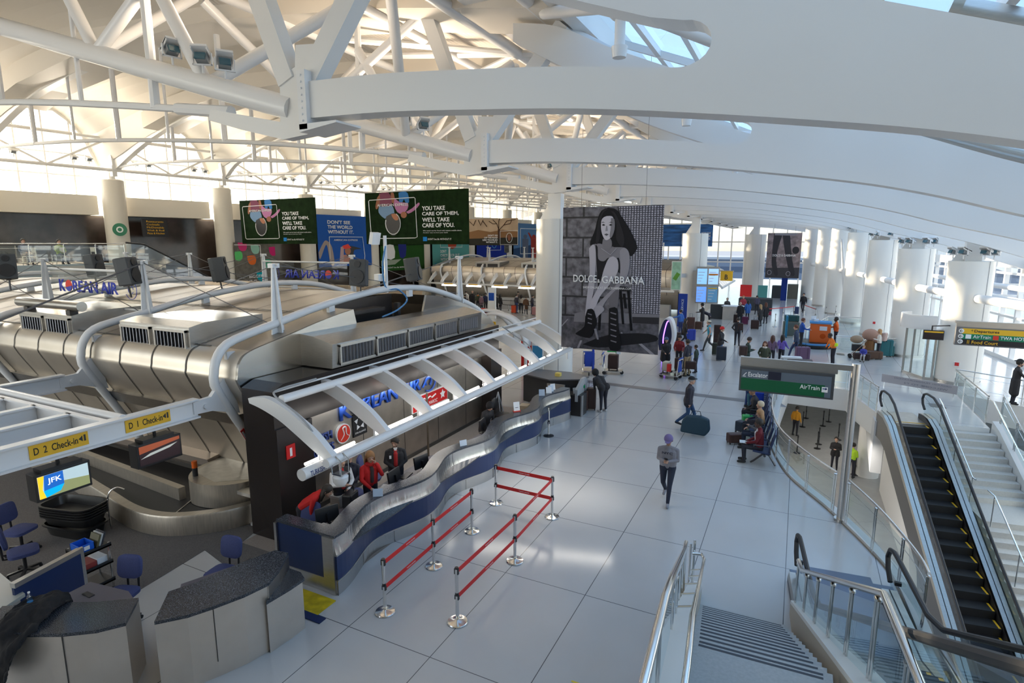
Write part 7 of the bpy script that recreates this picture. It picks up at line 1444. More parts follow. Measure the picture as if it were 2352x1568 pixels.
        e_, h_ = V(*e), V(*hnd); d = (h_-e_).normalized(); side = d.cross(V(0, 0, 1)); side = side.normalized() if side.length > .2 else V(1, 0, 0)
        if side.x*sx > 0: side = -side      # thumb side points inward
        pn = d.cross(side)
        pl = h_+d*.05; cap(tuple(h_), tuple(pl), .026, .033, SK)
        if lod == 0:
            for f in range(4):
                b0 = pl+d*.025+side*(.027-.018*f); c = pn*(1 if pn.z < 0 else -1)*.5; b1 = b0+(d+c*.5).normalized()*(.034, .038, .036, .028)[f]; b2 = b1+(d*.6+c*1.6).normalized()*(.03, .034, .032, .025)[f]
                cap(tuple(b0), tuple(b1), .0095, .009, SK); cap(tuple(b1), tuple(b2), .009, .008, SK)
            tb = h_+d*.02+side*.026; cap(tuple(tb), tuple(tb+(side+d*.9).normalized()*.045), .012, .0095, SK)
        else: cap(tuple(pl), tuple(pl+d*.06), .028, .018, SK)
    if front:   # open jacket: shirt or vest showing down the chest
        cap(T((0, .085*fat, 1.05)), T((0, .092*fat, 1.34)), .05, .055, FR)
        cap(T((0, .07, 1.36)), T((0, .05, 1.44)), .045, .035, FR)
    # one closed surface
    b = MB()
    for p, q, r0, r1, m in prim:
        d = q-p; L = d.length; ax = d.normalized() if L > 1e-5 else V(0, 0, 1); pts = []; rr = []
        for a in (88, 60, 30): pts.append(p-ax*r0*math.sin(R(a))); rr.append(max(.0008, r0*math.cos(R(a))))
        for f in (0, .5, 1): pts.append(p+d*f); rr.append(r0+(r1-r0)*f)
        for a in (30, 60, 88): pts.append(q+ax*r1*math.sin(R(a))); rr.append(max(.0008, r1*math.cos(R(a))))
        b.tube(pts, rr, 12)
    me = bpy.data.meshes.new('tmp'); me.from_pydata([tuple(v) for v in b.v], [], b.f); o = bpy.data.objects.new('person', me); COL.objects.link(o)
    rm = o.modifiers.new('r', 'REMESH'); rm.mode = 'VOXEL'; rm.voxel_size = (.0085, .016, .024)[lod]*s
    smo = o.modifiers.new('s', 'SMOOTH'); smo.factor = .5; smo.iterations = (3, 2, 2)[lod]
    dg = bpy.context.evaluated_depsgraph_get(); m2 = bpy.data.meshes.new_from_object(o.evaluated_get(dg)); o.modifiers.clear(); o.data = m2; bpy.data.meshes.remove(me); me = m2; me.name = 'person'
    n = len(me.polygons); C_ = np.zeros(n*3, np.float32); me.polygons.foreach_get('center', C_); C_ = C_.reshape(-1, 3); best = np.full(n, 1e9, np.float32); idx = np.zeros(n, np.int32)
    for p, q, r0, r1, m in prim:
        p_ = np.array(p, np.float32); d = np.array(q-p, np.float32); L2 = max(1e-9, float(d@d)); t = np.clip((C_-p_)@d/L2, 0, 1)
        dist = np.linalg.norm(C_-p_-t[:, None]*d, axis=1)-(r0+(r1-r0)*t)-(.004 if m in (FR,) else 0)
        k = dist < best; best[k] = dist[k]; idx[k] = m
    me.materials.clear()
    for c, nm in ((top, 'top'), (bot, 'trousers'), (shoe, 'shoes'), (SKIN[skin], 'skin'), (under or (.75, .75, .75), 'shirt'), (front or (.7, .7, .7), 'front')): me.materials.append(pm(c, nm, .55 if nm == 'skin' else .8))
    me.polygons.foreach_set('material_index', idx); me.polygons.foreach_set('use_smooth', np.ones(n, bool)); me.update()
    tag(o, label, 'person', group)
    hm = pm(hair, 'hair', .6)
    def part(name, mb, m, smooth=True): x = mb.build(name, m, None, smooth=smooth); x.parent = o; return x
    def shell(rx, ry, rz, c, cut, m, name, front_cut=.55):
        mb = MB(); rows = []
        for j in range(9):
            th = math.pi*cut*j/8+.001; row = []
            for k in range(18):
                ph = 2*math.pi*k/18; fy = math.sin(ph); t2 = th*(1-front_cut*.5*max(0, fy)**1.5); row.append(V(*H((c[0]+rx*math.sin(t2)*math.cos(ph), c[1]+ry*math.sin(t2)*fy, c[2]+rz*math.cos(t2))))*s)
            rows.append(row)
        return part(name, mb.grid(rows, True), m)
    if style != 'bald': shell(.096, .106, .112, (0, -.012, .03), .66 if style == 'short' else .72, hm, 'hair', 1.0)
    if style == 'long':
        mb = MB(); rows = []
        for j in range(7):
            f = j/6; row = []
            for k in range(14):
                ph = math.pi*k/13; w = .098+.02*math.sin(f*3); row.append(V(*H((math.cos(ph)*w, -.015-math.sin(ph)*(.10-.02*f), .05-.36*f)))*s)
            rows.append(row)
        q = part('long_hair', mb.grid(rows), hm); q.modifiers.new('s', 'SOLIDIFY').thickness = .03
    if style == 'beard': part('beard', MB().sphere(V(*H((0, .04, -.06)))*s, .056*s, 12, (1.05, .85, .95)), hm)
    if hat == 'cap': shell(.1, .11, .105, (0, -.01, .04), .5, pm(hatc, 'hat'), 'cap', .1); part('cap_brim', MB().prism([(-.07, .08), (-.06, .15), (0, .18), (.06, .15), (.07, .08)], 'xy', 0, .012), pm(hatc, 'hat')).data.transform(Matrix.Translation(V(*H((0, 0, .06)))*s)@Mh.to_4x4()@Matrix.Diagonal((s, s, s, 1)))
    if hat == 'beanie': shell(.104, .114, .125, (0, -.012, .03), .58, pm(hatc, 'hat'), 'beanie', .3)
    if hat == 'hood': shell(.115, .125, .135, (0, -.02, .02), .78, pm(hatc, 'hat'), 'hood', .8)
    if hat == 'brim': shell(.104, .114, .12, (0, -.012, .05), .45, pm(hatc, 'hat'), 'hat_crown', 0); part('hat_brim', MB().lathe([(.08, .0), (.18, .0), (.18, .012), (.08, .015)], (0, 0, 0), 20), pm(hatc, 'hat')).data.transform(Matrix.Translation(V(*H((0, -.01, .075)))*s)@Mh.to_4x4()@Matrix.Diagonal((s, s, s, 1)))
    if lod < 2:
        e = MB()
        for x in (-.032, .032): e.sphere(V(*H((x, .083, .022)))*s, .009*s, 8)
        e.cyl(V(*H((-.02, .088, -.052)))*s, V(*H((.02, .088, -.052)))*s, .005*s, n=6); part('face_features', e, pm((.08, .03, .03), 'features'))
    if scarf: part('scarf', MB().lathe([(.06, 0), (.1, .0), (.11, .05), (.07, .08), (.05, .08)], (0, 0, 0), 16), pm(scarf, 'scarf')).data.transform(Matrix.Translation(V(*T((0, .01, 1.42)))*s))
    o.location = (xy[0], xy[1], z+.004); o.rotation_euler = (0, 0, R(face-90))
    return o
def att(o, name, mb, m, smooth=False):
    x = mb.build(name, m, None, smooth=smooth); x.parent = o; return x
def case(label, xy, rz, w, h, d, c, name='suitcase', handle=True, z=0, group=None):
    t = thing(name, label, 'suitcase' if name == 'suitcase' else name.replace('_', ' '), (*xy, z), R(rz), group); M = Matrix.Translation((*xy, z))@Matrix.Rotation(R(rz), 4, 'Z'); m = pm(c, 'case', .5)
    def b(nm, mb, mm, **k): mb.v = [tuple(M@Vector(v)) for v in mb.v]; return mb.build(nm, mm, t, **k)
    b('body', MB().box(-w/2, w/2, -d/2, d/2, .05, h), m, bevel=.04)
    b('ribs', MB().box(-w*.3, -w*.28, -d/2-.01, d/2+.01, .08, h-.03).box(w*.28, w*.3, -d/2-.01, d/2+.01, .08, h-.03), pm([v*.6 for v in c], 'case', .5))
    if handle: b('handle', MB().tube([(-.1, -d/4, h), (-.1, -d/4, h+.28), (.1, -d/4, h+.28), (.1, -d/4, h)], .01, 6), BLACK)
    for x in (-w*.4, w*.4): b('wheel', MB().cyl((x-.015, -d*.35, .03), (x+.015, -d*.35, .03), .03, n=10).cyl((x-.015, d*.35, .03), (x+.015, d*.35, .03), .03, n=10), BLACK)
    return t
# staff behind the wavy desk
p = person('person in red jacket and red neck scarf with long fair hair, hand at her face', (-8.35, 9.6), -25, 1.68, arms=('face', 'table'), top=(.55, .012, .012), bot=(.02, .02, .03), hair=(.30, .15, .06), style='long', lod=0, front=(.05, .03, .03), turn=-10, nod=18, scarf=(.5, .02, .02))
p = person('bearded person in black jacket with red waistcoat, hands together on the desk', (-8.4, 10.6), -50, 1.71, arms=('clasp', 'clasp'), top=(.02, .019, .022), bot=(.015, .015, .02), hair=(.02, .015, .012), style='beard', lod=0, front=(.45, .02, .02), turn=-25, nod=20, fat=1.08, skin='l')
att(p, 'name_badge', MB().box(.1, .15, .125, .13, 1.2, 1.28), SIGNW); att(p, 'collar', MB().prism([(-.05, 1.46), (0, 1.34), (.05, 1.46)], 'xz', .095, .105), SIGNW)
p = person('person in dark checked waistcoat and white shirt, half hidden by the dome camera', (-8.6, 8.95), -20, 1.78, arms=('clasp', 'phone'), top=(.025, .025, .035), bot=(.015, .015, .02), sleeve='shirt', under=(.72, .72, .72), hair=(.03, .02, .02), lod=0, front=(.45, .02, .02))
p = person('person in red jacket bending over behind the near end of the wavy desk', (-8.95, 8.15), 25, 1.66, 'bend', arms=('hang', 'hang'), top=(.55, .012, .012), bot=(.015, .015, .02), hair=(.025, .015, .012), style='long', lod=0, lean=55)
p = person('person in black hooded top writing at the far half of the wavy desk', (-8.25, 14.75), -20, 1.62, 'stand', arms=('table', 'table'), top=(.012, .012, .015), bot=(.012, .012, .015), hat='hood', hatc=(.01, .01, .012), lod=1, lean=22, nod=20, coat=.6)
p = person('seated person in dark jacket half hidden behind the woman in red', (-9.4, 10.1), -60, 1.7, 'sit', arms=('lap', 'lap'), top=(.03, .03, .045), lod=1)
# on the open floor
p = person('person in grey sweatshirt and purple cap walking and reading a phone', (-2.51, 13.66), -88, 1.72, 'walk', arms=('phone', 'phone'), top=(.20, .20, .23), bot=(.012, .018, .04), shoe=(.22, .23, .27), skin='m', hair=(.02, .015, .012), hat='cap', hatc=(.16, .13, .30), lod=0, nod=28, fat=1.14)
att(p, 'cap_logo', MB().sphere((0, .135, 1.685), .028, 10, (1.2, .5, .8)), pm((.7, .12, .01), 'logo')); att(p, 'phone', MB().ob((.0, .33, 1.205), (.07, .14, .012), Matrix.Rotation(R(35), 3, 'X')), BLACK)
text('sweater_letters', 'NYC', pm((.03, .03, .05), 'print'), None, (.13, .172, 1.265), (-1, 0, .0), (0, 0, 1), .26, .06, .004, .01).parent = p
p = person('person in navy puffer coat and flat cap walking with a big blue bag', (-3.08, 19.96), 12, 1.76, 'walk', arms=('down', 'bag'), top=(.018, .018, .045), bot=(.03, .08, .18), shoe=(.03, .015, .01), hair=(.3, .3, .3), hat='cap', hatc=(.02, .02, .022), lod=0, fat=1.25, coat=.75)
t = thing('garment_bag', 'large dark blue soft bag carried by the person in the flat cap', 'bag', (-2.75, 19.0, 0)); MB().prism([(-3.15, .08), (-2.35, .04), (-2.2, .25), (-2.25, .62), (-2.5, .7), (-2.95, .68), (-3.1, .5)], 'xz', 18.93, 19.15).build('bag_body', pm((.015, .05, .08), 'bag', .6), t, bevel=.06); MB().tube([(-2.85, 19.04, .66), (-2.8, 19.04, .84), (-2.55, 19.04, .84), (-2.5, 19.04, .66)], .012, 6).build('bag_handle', BLACK, t)
p = person('person in black jacket and cap bending over luggage beside the brown suitcase', (-6.24, 20.33), 150, 1.76, 'bend', arms=('hang', 'hang'), top=(.02, .022, .028), bot=(.012, .012, .015), shoe=(.6, .6, .6), hat='hood', hatc=(.01, .01, .01), lod=1, lean=42, fat=1.2, coat=.85)
case('dark brown upright suitcase beside the bending person in black', (-6.98, 20.09), 10, .42, .78, .3, (.06, .025, .02)); case('tall black suitcase between the brown case and the bending person', (-6.73, 20.41), 15, .35, .85, .3, (.012, .012, .014))
def cart(label, xy, rz, load=True):
    t = thing('luggage_cart', label, 'luggage cart', (*xy, 0), R(rz)); M = Matrix.Translation((*xy, 0))@Matrix.Rotation(R(rz), 4, 'Z')
    def b(nm, mb, mm, par_=t, **k): mb.v = [tuple(M@Vector(v)) for v in mb.v]; return mb.build(nm, mm, par_, **k)
    b('frame', MB().box(-.3, .3, -.45, .45, .16, .19).tube([(-.28, -.42, .18), (-.28, -.5, .95), (.28, -.5, .95), (.28, -.42, .18)], .02, 6), CHROME); b('handle', MB().cyl((-.28, -.5, 1.0), (.28, -.5, 1.0), .025, n=8), pm((.02, .08, .4), 'cart')); b('sign_panel', MB().ob((0, -.46, .62), (.46, .02, .5), Matrix.Rotation(R(-6), 3, 'X')), pm((.02, .06, .3), 'cart'))
    for x, y in ((-.27, -.4), (.27, -.4), (0, .42)): b('wheel', MB().cyl((x-.03, y, .09), (x+.03, y, .09), .09, n=14), BLACK)
    return t, b
t, b = cart('luggage cart with shopping bags in front of the family', (-5.08, 27.00), 80)
case('white and green shopping bag with a red block on the cart', (-5.34, 27.48), 80, .4, .5, .3, (.5, .5, .42), 'shopping_bag', False, .19); o = MB().ob((*(-5.12, 26.98), .5), (.18, .2, .35)).build('red_carton', pm((.6, .03, .02), 'bag')); tag(o, 'red block leaning on the shopping bag on the cart', 'carton')
t, b = cart('luggage cart loaded with a black bag, seen below the tall banner', (-7.74, 26.70), -80)
case('black bag with a bright green cover on the loaded cart', (-7.77, 26.80), 10, .5, .75, .4, (.015, .015, .015), 'duffel_bag', False, .19); o = MB().ob((*(-8.10, 27.61), 1.02), (.45, .35, .2), rz=.3).build('green_cover', pm((.02, .45, .1), 'bag')); tag(o, 'bright green bundle on top of the loaded cart', 'bundle'); o = MB().ob((*(-7.82, 27.75), .95), (.2, .3, .3), rz=.5).build('white_wrap', PAPER); tag(o, 'white plastic wrap on the loaded cart', 'wrap')
t, b = cart('folded blue luggage cart standing behind the bending person', (-8.80, 26.17), 200); b('blue_frame', MB().tube([(-.2, 0, .2), (-.2, -.2, 1.3), (.05, -.35, 1.55)], .06, 6).ob((0, -.1, .7), (.4, .1, .7)), pm((.02, .06, .4), 'cart'))
T_ = [ # label, pixel foot, face, kwargs
('woman in black padded coat with blue beanie and a pink bag, left of the family', (-5.64, 28.61), -60, dict(h=1.66, coat=.5, hat='beanie', hatc=(.05, .10, .2), arms=('pocket', 'table'), fat=1.2, style='long', lod=1)),
('person in red hooded top and black hat behind the stroller', (-5.13, 29.43), -80, dict(h=1.68, top=(.18, .01, .015), hat='beanie', arms=('push', 'push'), skin='m', lod=1)),
('man in navy jacket and beige trousers holding a black bag, in the family', (-4.41, 27.73), 150, dict(h=1.78, top=(.015, .03, .06), bot=(.32, .24, .14), skin='m', lod=1, arms=('bag', 'fwd'), front=(.2, .01, .02))),
('boy in dark green hoodie standing right of the family', (-4.17, 28.68), 170, dict(h=1.38, top=(.025, .045, .035), skin='m', lod=1, arms=('down', 'down'))),
('person in blue jacket stretching out an arm beside the blue totem', (-6.99, 40.19), 150, dict(h=1.76, top=(.03, .12, .40), bot=(.015, .03, .12), arms=('out', 'down'))),
('woman in black coat with dark hair left of the royal blue rolling bag', (-6.10, 36.43), 40, dict(h=1.66, coat=.65, style='long', arms=('push', 'down'), pose='walk')),
('person in black coat and tall black hat near the brown suitcase', (-6.22, 44.72), 170, dict(h=1.8, coat=.45, hat='brim', arms=('fwd', 'down'), style='beard')),
('person in navy coat bending forward right of the brown suitcase', (-5.81, 45.43), 190, dict(h=1.76, pose='bend', top=(.025, .03, .07), coat=.7)),
('person in turquoise T-shirt and pale cap walking left', (-4.40, 34.99), -170, dict(h=1.82, pose='walk', top=(.03, .30, .45), bot=(.05, .055, .06), sleeve='bare', hat='cap', hatc=(.55, .5, .4), lod=1, arms=('down', 'hang'))),
('person with bright red cap in black coat and jeans beside the navy suitcase', (-3.56, 33.09), -10, dict(h=1.74, coat=.75, hat='beanie', hatc=(.6, .02, .02), bot=(.06, .15, .32), fat=1.2, lod=1, arms=('down', 'push'))),
('person in black jacket with backpack walking away, centre of the hall', (-3.08, 37.42), 100, dict(h=1.76, pose='walk', arms=('hip', 'down'), lod=1)),
('bearded man in dark green parka with black backpack reading a phone', (-1.94, 29.58), 15, dict(h=1.8, top=(.03, .045, .035), arms=('phone', 'phone'), style='beard', hair=(.04, .025, .02), lod=1, nod=28, coat=.8)),
('woman in olive parka with white fur hood and long auburn hair', (-1.17, 29.54), -90, dict(h=1.66, top=(.05, .06, .035), style='long', hair=(.12, .04, .02), arms=('pocket', 'pocket'), coat=.7, scarf=(.65, .62, .58), lod=1)),
('girl with long brown hair in a patterned purple top seen from behind', (-0.93, 31.86), 80, dict(h=1.62, top=(.14, .09, .16), style='long', hair=(.08, .035, .025), lod=1)),
('person with violet hood and black backpack bending over the black luggage', (-0.49, 32.32), 60, dict(h=1.62, top=(.14, .10, .45), style='long', arms=('down', 'push'), lod=1)),
('man in dark blue suit jacket and jeans with the purple patterned bag', (0.18, 34.94), 170, dict(h=1.84, top=(.03, .05, .10), bot=(.03, .05, .13), pose='walk', hair=(.12, .05, .03), arms=('down', 'down'), coat=.8, lod=1)),
('man in royal blue T-shirt and black trousers at the wrapping counter', (0.43, 38.49), 10, dict(h=1.82, top=(.01, .07, .35), arms=('down', 'fwd'), hair=(.12, .06, .03), lod=1, fat=1.1)),
('man in orange and black work suit leaning on the wrapping counter', (2.31, 39.59), 175, dict(h=1.86, top=(.75, .13, .015), bot=(.02, .02, .03), skin='d', hair=(.01, .01, .01), style='beard', arms=('hip', 'fwd'), lod=1, fat=1.12, front=(.02, .02, .03))),
('woman with fair hair in white jacket and black leggings with a pink backpack', (4.26, 36.69), 170, dict(h=1.64, top=(.70, .66, .60), hair=(.45, .25, .10), style='long', arms=('phone', 'down'), lod=1)),
('person in long black coat and black brimmed hat at the right edge', (7.97, 28.50), -5, dict(h=1.78, coat=.35, hat='brim', arms=('down', 'hang'), lod=1, style='beard', fat=1.1)),
('distant person in black walking in the empty far floor', (0.59, 58.44), -100, dict(h=1.78, pose='walk', top=(.015, .015, .018))),
('man in dark overcoat waiting at the far desk with a dark suitcase', (-3.84, 47.72), -110, dict(h=1.76, coat=.6, style='bald')),
('person in blue and black with a purple bag at the far desk', (-3.51, 50.74), 120, dict(h=1.66, top=(.03, .12, .4), coat=.6, style='long')),
('woman in black coat with blond hair and black rolling bag', (-2.34, 47.15), 150, dict(h=1.68, coat=.5, style='long', hair=(.45, .28, .12))),
('woman in dark coat carrying a magenta handbag', (-2.07, 49.14), 120, dict(h=1.66, coat=.55, style='long', hair=(.12, .05, .03))),
('person in grey jacket leaning on the far counter', (-3.09, 55.17), 100, dict(h=1.7, top=(.06, .055, .09), lean=20, arms=('table', 'table'))),
('agent with grey hair seated at the left side of the far desk', (-5.28, 52.06), -70, dict(h=1.66, top=(.05, .05, .05), hair=(.3, .27, .22), arms=('table', 'table'))),
('agent in red at the far counter in front of the red board', (-4.20, 54.62), -80, dict(h=1.66, top=(.35, .04, .06), hair=(.4, .22, .1), arms=('table', 'table'))),
('queue person in white top at the left end of the far queue', (-28.69, 47.86), 90, dict(h=1.72, top=(.6, .58, .55), skin='m')),
('queue person in dark jacket kneeling low behind the shell edge', (-27.33, 45.35), 60, dict(h=1.6, top=(.02, .02, .03))),
('tall bald queue person in long black coat', (-27.42, 46.85), 100, dict(h=1.84, coat=.5, style='bald', fat=1.15)),
('queue person in black and yellow jacket with an orange scarf', (-26.59, 46.48), 110, dict(h=1.72, top=(.07, .06, .02), scarf=(.7, .2, .03))),
('queue person in a patterned pink and grey coat', (-25.96, 46.02), 80, dict(h=1.62, top=(.25, .14, .18), coat=.7)),
('queue person in navy with a white square on the back', (-25.63, 46.19), 95, dict(h=1.76, top=(.015, .025, .08), fat=1.15)),
('queue person facing right in a dark top with fair face', (-26.68, 48.85), 20, dict(h=1.7, top=(.03, .03, .04))),
('queue person in camel coat', (-24.74, 45.88), 70, dict(h=1.72, top=(.24, .13, .06), coat=.55)),
('first of two queue persons in black beside the white totem', (-24.11, 45.46), 95, dict(h=1.76, coat=.6)),
('second queue person in black, directly left of the white totem', (-23.98, 45.89), 80, dict(h=1.72, coat=.6, style='long')),
('agent with auburn hair in a brown jacket behind the far desk', (-26.91, 52.28), -80, dict(h=1.72, top=(.10, .045, .02), hair=(.3, .1, .03), style='long')),
('queue person in navy coat with white scarf and blue backpack', (-22.64, 46.56), 60, dict(h=1.76, top=(.02, .03, .07), bot=(.03, .06, .18), scarf=(.6, .6, .6))),
('queue person behind the navy coat, in a brown jacket', (-23.54, 48.78), 100, dict(h=1.78, top=(.04, .03, .025))),
('queue person with long dark hair, pale top and red backpack', (-22.25, 46.75), 95, dict(h=1.68, top=(.45, .42, .38), style='long')),
('queue person in brown fur-trimmed coat', (-21.46, 46.07), 100, dict(h=1.62, top=(.09, .045, .02), coat=.5)),
('queue person in a pale and black jacket beside the pink suitcase', (-20.97, 46.31), 45, dict(h=1.74, top=(.03, .035, .05), bot=(.02, .035, .08))),
('agent in black suit with white shirt behind the far desk', (-23.21, 52.29), -80, dict(h=1.8, skin='d', front=(.7, .7, .7), top=(.02, .015, .02))),
('dark-clothed agent left of the agent in the white shirt', (-23.59, 51.67), -60, dict(h=1.72, skin='d')),
('queue person in wide black coat next to the column', (-20.31, 46.64), 100, dict(h=1.8, coat=.4, fat=1.3)),
('person in black standing by the shops left of the far canopy', (-31.39, 48.24), 60, dict(h=1.7, top=(.02, .02, .02)))]
for lab, xy, fc, kw in T_: person(lab, xy, fc, **kw)
o = person('porter in orange and lime safety vest near the green sign', (1.93, 33.76), 200, 1.7, 'stand', arms=('hang', 'hang'), top=(.80, .20, .02), bot=(.02, .02, .03), skin='d', lod=1, lean=18); att(o, 'lime_vest', MB().lathe([(.16, 1.0), (.19, 1.02), (.185, 1.15), (.12, 1.17)], (0, .0, 0), 16), pm((.5, .75, .02), 'vest'), True)
# seated along the railing
p = person('person in maroon blazer sitting at the near end of the seat row with papers', (-.62, 17.3), 180, 1.74, 'sit', arms=('lap', 'lap'), top=(.14, .008, .015), bot=(.012, .012, .016), skin='d', hair=(.01, .01, .01), lod=0, front=(.7, .7, .7), lean=4); att(p, 'papers', MB().ob((0, .4, .60), (.24, .3, .012), rz=.1), PAPER)
person('woman with long fair hair and grey top sitting with a phone', (-.75, 18.55), 180, 1.66, 'sit', arms=('phone', 'lap'), top=(.10, .10, .11), bot=(.03, .03, .04), hair=(.42, .22, .09), style='long', lod=0, nod=15)
person('person with curly white-blond hair sitting behind the fair-haired woman', (-.8, 19.5), 180, 1.68, 'sit', arms=('lap', 'lap'), top=(.02, .03, .05), hair=(.6, .5, .35), lod=1)
person('bald person in dark suit sitting with clasped hands', (-.92, 21.0), 180, 1.8, 'sit', arms=('lap', 'lap'), top=(.02, .02, .028), bot=(.015, .015, .02), skin='m', style='bald', lod=1, lean=14, fat=1.15)
person('person in tan jacket and jeans standing by the seat row under the green sign', (-1.35, 23.4), 60, 1.74, 'stand', arms=('push', 'down'), top=(.32, .20, .09), bot=(.03, .06, .18), lod=1)
person('person in teal jeans sitting beside the blue backpack', (-.95, 23.5), 180, 1.74, 'sit', arms=('lap', 'lap'), top=(.05, .12, .12), bot=(.06, .16, .2), lod=2)
person('person in bright red jacket sitting at the far end of the seat row', (-.9, 25.2), 180, 1.74, 'sit', arms=('lap', 'lap'), top=(.55, .02, .02), lod=2)
case('bright blue backpack on the seat row', (-.95, 22.4), 5, .3, .45, .22, (.01, .05, .45), 'backpack', False, .46); case('brown leather bag on the floor before the seat row', (-1.41, 18.82), 30, .5, .34, .28, (.04, .022, .018), 'bag', False)
case('green and black backpack at the feet of the seated woman', (-1.19, 20.53), 20, .34, .5, .26, (.02, .35, .08), 'backpack', False); case('dark backpack behind the green backpack', (-1.36, 20.08), 60, .3, .4, .26, (.02, .03, .05), 'backpack', False)
# lower hall
person('person in black with a white mask standing on the lower floor', (2.34, 31.89), -100, 1.72, 'stand', arms=('phone', 'phone'), coat=.7, skin='l', lod=1, z=-5); person('officer in lime safety jacket on the lower floor, back turned', (3.00, 31.12), 60, 1.74, 'stand', arms=('down', 'phone'), top=(.45, .70, .03), bot=(.015, .015, .03), lod=1, z=-5)
person('person in yellow jacket at the far left of the lower floor', (0.52, 36.78), 60, 1.78, 'stand', top=(.65, .30, .02), bot=(.03, .02, .01), lod=2, z=-5)
for k, a in enumerate(((0.94, 38.82), (1.14, 40.93), (2.08, 39.58), (2.44, 40.74), (1.75, 35.72), (1.67, 34.90), (2.79, 37.05), (3.23, 31.59), (0.65, 33.64))):
    o = dup(SP, (*a, -5), 0, 'dark stanchion on the lower floor seen through the well'); o['group'] = 'lower floor stanchions'
    for c in o.children: c.data = c.data.copy(); c.data.materials[0] = BLACK
# luggage on the upper floor
case('navy hard suitcase standing beside the person in the red cap', (-3.41, 32.36), 5, .52, .78, .32, (.012, .018, .045)); case('dark green suitcase half behind the navy suitcase', (-3.89, 33.90), 5, .4, .7, .28, (.03, .04, .03)); case('dark olive upright bag between the turquoise shirt and the red cap', (-4.11, 36.08), 5, .4, 1.45, .28, (.03, .035, .03), 'garment_bag', False)
case('large brown suitcase in front of the screen column', (-6.76, 42.99), 5, .55, .95, .35, (.07, .03, .02)); case('smaller brown suitcase by the person with the tall hat', (-6.28, 43.46), 5, .5, .6, .3, (.08, .035, .02)); case('royal blue tilted rolling bag', (-6.01, 38.28), 30, .6, .75, .35, (.01, .04, .35)); case('black suitcase left of the woman in the black coat', (-6.44, 36.26), 10, .35, .8, .3, (.02, .02, .022))
case('purple suitcase at the far desk', (-3.48, 47.90), 5, .5, .62, .3, (.12, .01, .06)); case('black rolling bag in front of the blond woman', (-2.60, 45.52), 5, .55, .7, .35, (.015, .015, .015)); case('dark suitcase behind the man in the overcoat', (-4.16, 48.38), 5, .4, .7, .3, (.03, .03, .03)); case('magenta handbag carried at the far desk', (-1.84, 49.53), 5, .3, .35, .15, (.3, .01, .05), 'handbag', False, .6)
case('red suitcase in the far queue', (-24.19, 43.34), 0, .55, .7, .3, (.6, .02, .02)); case('dark red suitcase in the far queue', (-23.60, 42.98), 0, .5, .75, .3, (.15, .01, .02)); case('orange-red suitcase in the far queue right of the totem', (-22.85, 46.45), 0, .4, .75, .3, (.65, .07, .02)); case('pink suitcase in the far queue', (-20.47, 45.86), 0, .55, .75, .3, (.45, .22, .22)); case('small blue suitcase standing alone in the empty far floor', (0.06, 56.74), 0, .45, .7, .3, (.02, .04, .12))
case('purple patterned rolling bag beside the man in the dark blue jacket', (0.52, 34.58), 20, .7, .72, .35, (.12, .06, .13)); case('light blue suitcase on the wrapping stand base', (1.11, 40.01), 5, .5, .75, .3, (.25, .45, .85), z=.31); case('teal suitcase behind the woman with the pink backpack', (4.65, 37.71), 5, .75, .95, .35, (.01, .12, .14)); case('small teal bag right of the teal suitcase', (4.94, 37.85), 5, .35, .6, .35, (.01, .10, .11), 'bag', False)
case('brown and navy bag beside the sitting child', (3.98, 36.55), 10, .9, .45, .45, (.10, .05, .03), 'bag', False); case('pink backpack on the fair-haired woman', (4.47, 36.80), 60, .34, .5, .2, (.5, .36, .32), 'backpack', False, .95); case('black backpack on the man in the green parka', ((-2.09, 29.09)[0], (-2.09, 29.09)[1]), 15, .36, .5, .28, (.02, .02, .02), 'backpack', False, .95); case('black backpack on the person in the centre of the hall', (-2.96, 37.48), 10, .34, .5, .24, (.02, .02, .022), 'backpack', False, .95)
case('black camera bag under the sitting child', (3.42, 36.01), 5, .8, .36, .4, (.02, .02, .02), 'bag', False); person('small child in a blue top sitting on the black bag', (3.45, 35.63), -100, 1.1, 'sit', arms=('lap', 'lap'), top=(.05, .06, .35), bot=(.4, .4, .42), z=0, lod=1, hair=(.3, .18, .08))
t = thing('stroller', 'beige stroller with raised hood beside the sitting child', 'stroller', (*(3.20, 36.44), 0)); x, y = (3.20, 36.44)
q = MB().tube([(x-.3, y-.2, .1), (x+.2, y-.2, .75), (x+.4, y-.2, 1.05)], .02, 6).tube([(x+.3, y+.2, .1), (x-.2, y+.2, .75)], .02, 6).tube([(x-.3, y+.2, .1), (x+.2, y+.2, .75), (x+.4, y+.2, 1.05), (x+.4, y-.2, 1.05)], .02, 6); q.build('frame', CHROME, t)
for dx in (-.3, .3):
    for dy in (-.2, .2): MB().cyl((x+dx, y+dy-.02, .1), (x+dx, y+dy+.02, .1), .1, n=14).build('wheel', BLACK, t)
MB().sphere((x-.05, y, 1.05), .32, 14, (1, .8, .7)).build('hood', pm((.30, .22, .15), 'fabric'), t, smooth=True); MB().ob((x, y, .6), (.5, .4, .35)).build('basket', BLACK, t)
o = MB().sphere((*(3.92, 37.78), 1.15), .42, 16, (1, .7, .85)).sphere(((3.92, 37.78)[0]+.3, (3.92, 37.78)[1], 1.0), .3, 14).build('coat_pile', pm((.40, .24, .18), 'fabric'), smooth=True); tag(o, 'pink-brown coat piled on the luggage behind the child', 'coat'); 
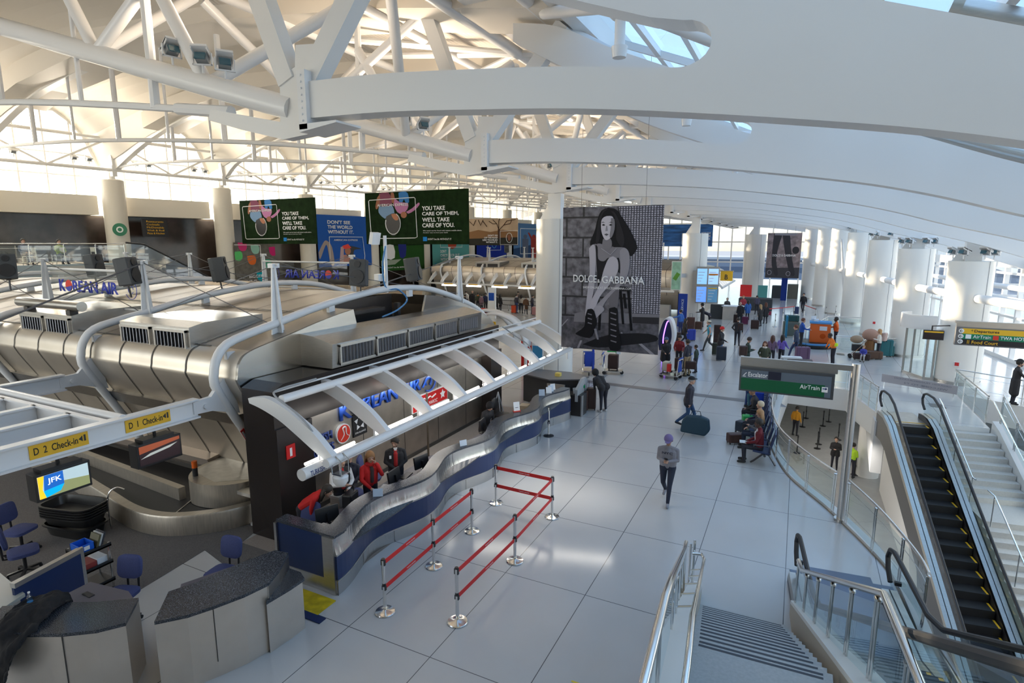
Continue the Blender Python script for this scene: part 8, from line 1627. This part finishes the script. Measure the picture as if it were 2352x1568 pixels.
o = MB().cyl((*(3.92, 37.78), 0), (*(3.92, 37.78), .85), .25, n=12).build('brown_duffel', pm((.20, .09, .03), 'fabric')); tag(o, 'brown bag standing under the pink-brown coat', 'bag')
for k, (px, c, lab) in enumerate((((-0.55, 29.85), (.02, .02, .025), 'left end of the black luggage pile in front of the girls'), ((-0.04, 30.10), (.02, .02, .02), 'middle black bag of the luggage pile'), ((0.39, 30.73), (.018, .018, .02), 'right black bag of the luggage pile'))): case(lab, px, 5, 1.1, .7, .6, c, 'duffel_bag', False)
o = MB().ob((*(0.00, 30.86), .75), (.9, .4, .08), rz=.2).build('white_cloth', PAPER); tag(o, 'white cloths lying on the black luggage pile', 'cloth')
case('tall blue and grey luggage trolley load left of the man in the blue T-shirt', (-0.18, 43.15), 5, 1.0, 1.0, .6, (.12, .14, .12), 'trolley_load', False); case('turquoise board standing at the left of the trolley load', (-0.46, 42.40), 5, .12, 1.5, .5, (.02, .22, .4), 'board', False); case('dark suitcase on top of the trolley load', (-0.18, 43.15), 5, .9, .45, .5, (.03, .04, .05), z=1.0)
case('black shopping bag with red flowers held by the man in beige trousers', (-4.25, 27.61), 10, .5, .42, .2, (.015, .015, .015), 'shopping_bag', False, .35); case('small white paper bag by the stroller', (-4.76, 27.36), 10, .22, .3, .12, (.6, .58, .52), 'paper_bag', False)
t, b = cart('dark pushchair between the red-hooded person and the beige trousers', (-4.85, 28.14), 80); case('dark folded blanket in the pushchair', (-4.85, 28.14), 80, .4, .6, .4, (.02, .02, .03), 'blanket', False, .19)
# people on the upper gallery
person('person in bright green top sitting on the upper gallery', (-35.6, 12.2), 0, 1.7, 'sit', top=(.0, .25, .08), hair=(.3, .12, .03), z=5.15, arms=('lap', 'lap')); person('person in grey sitting on the upper gallery near the right end', (-35.6, 15.6), 0, 1.74, 'sit', top=(.12, .14, .2), z=5.15, arms=('lap', 'lap')); person('person in pale lime top sitting at the right end of the upper gallery', (-35.6, 17.2), 0, 1.7, 'sit', top=(.35, .42, .1), z=5.15, arms=('lap', 'lap'))
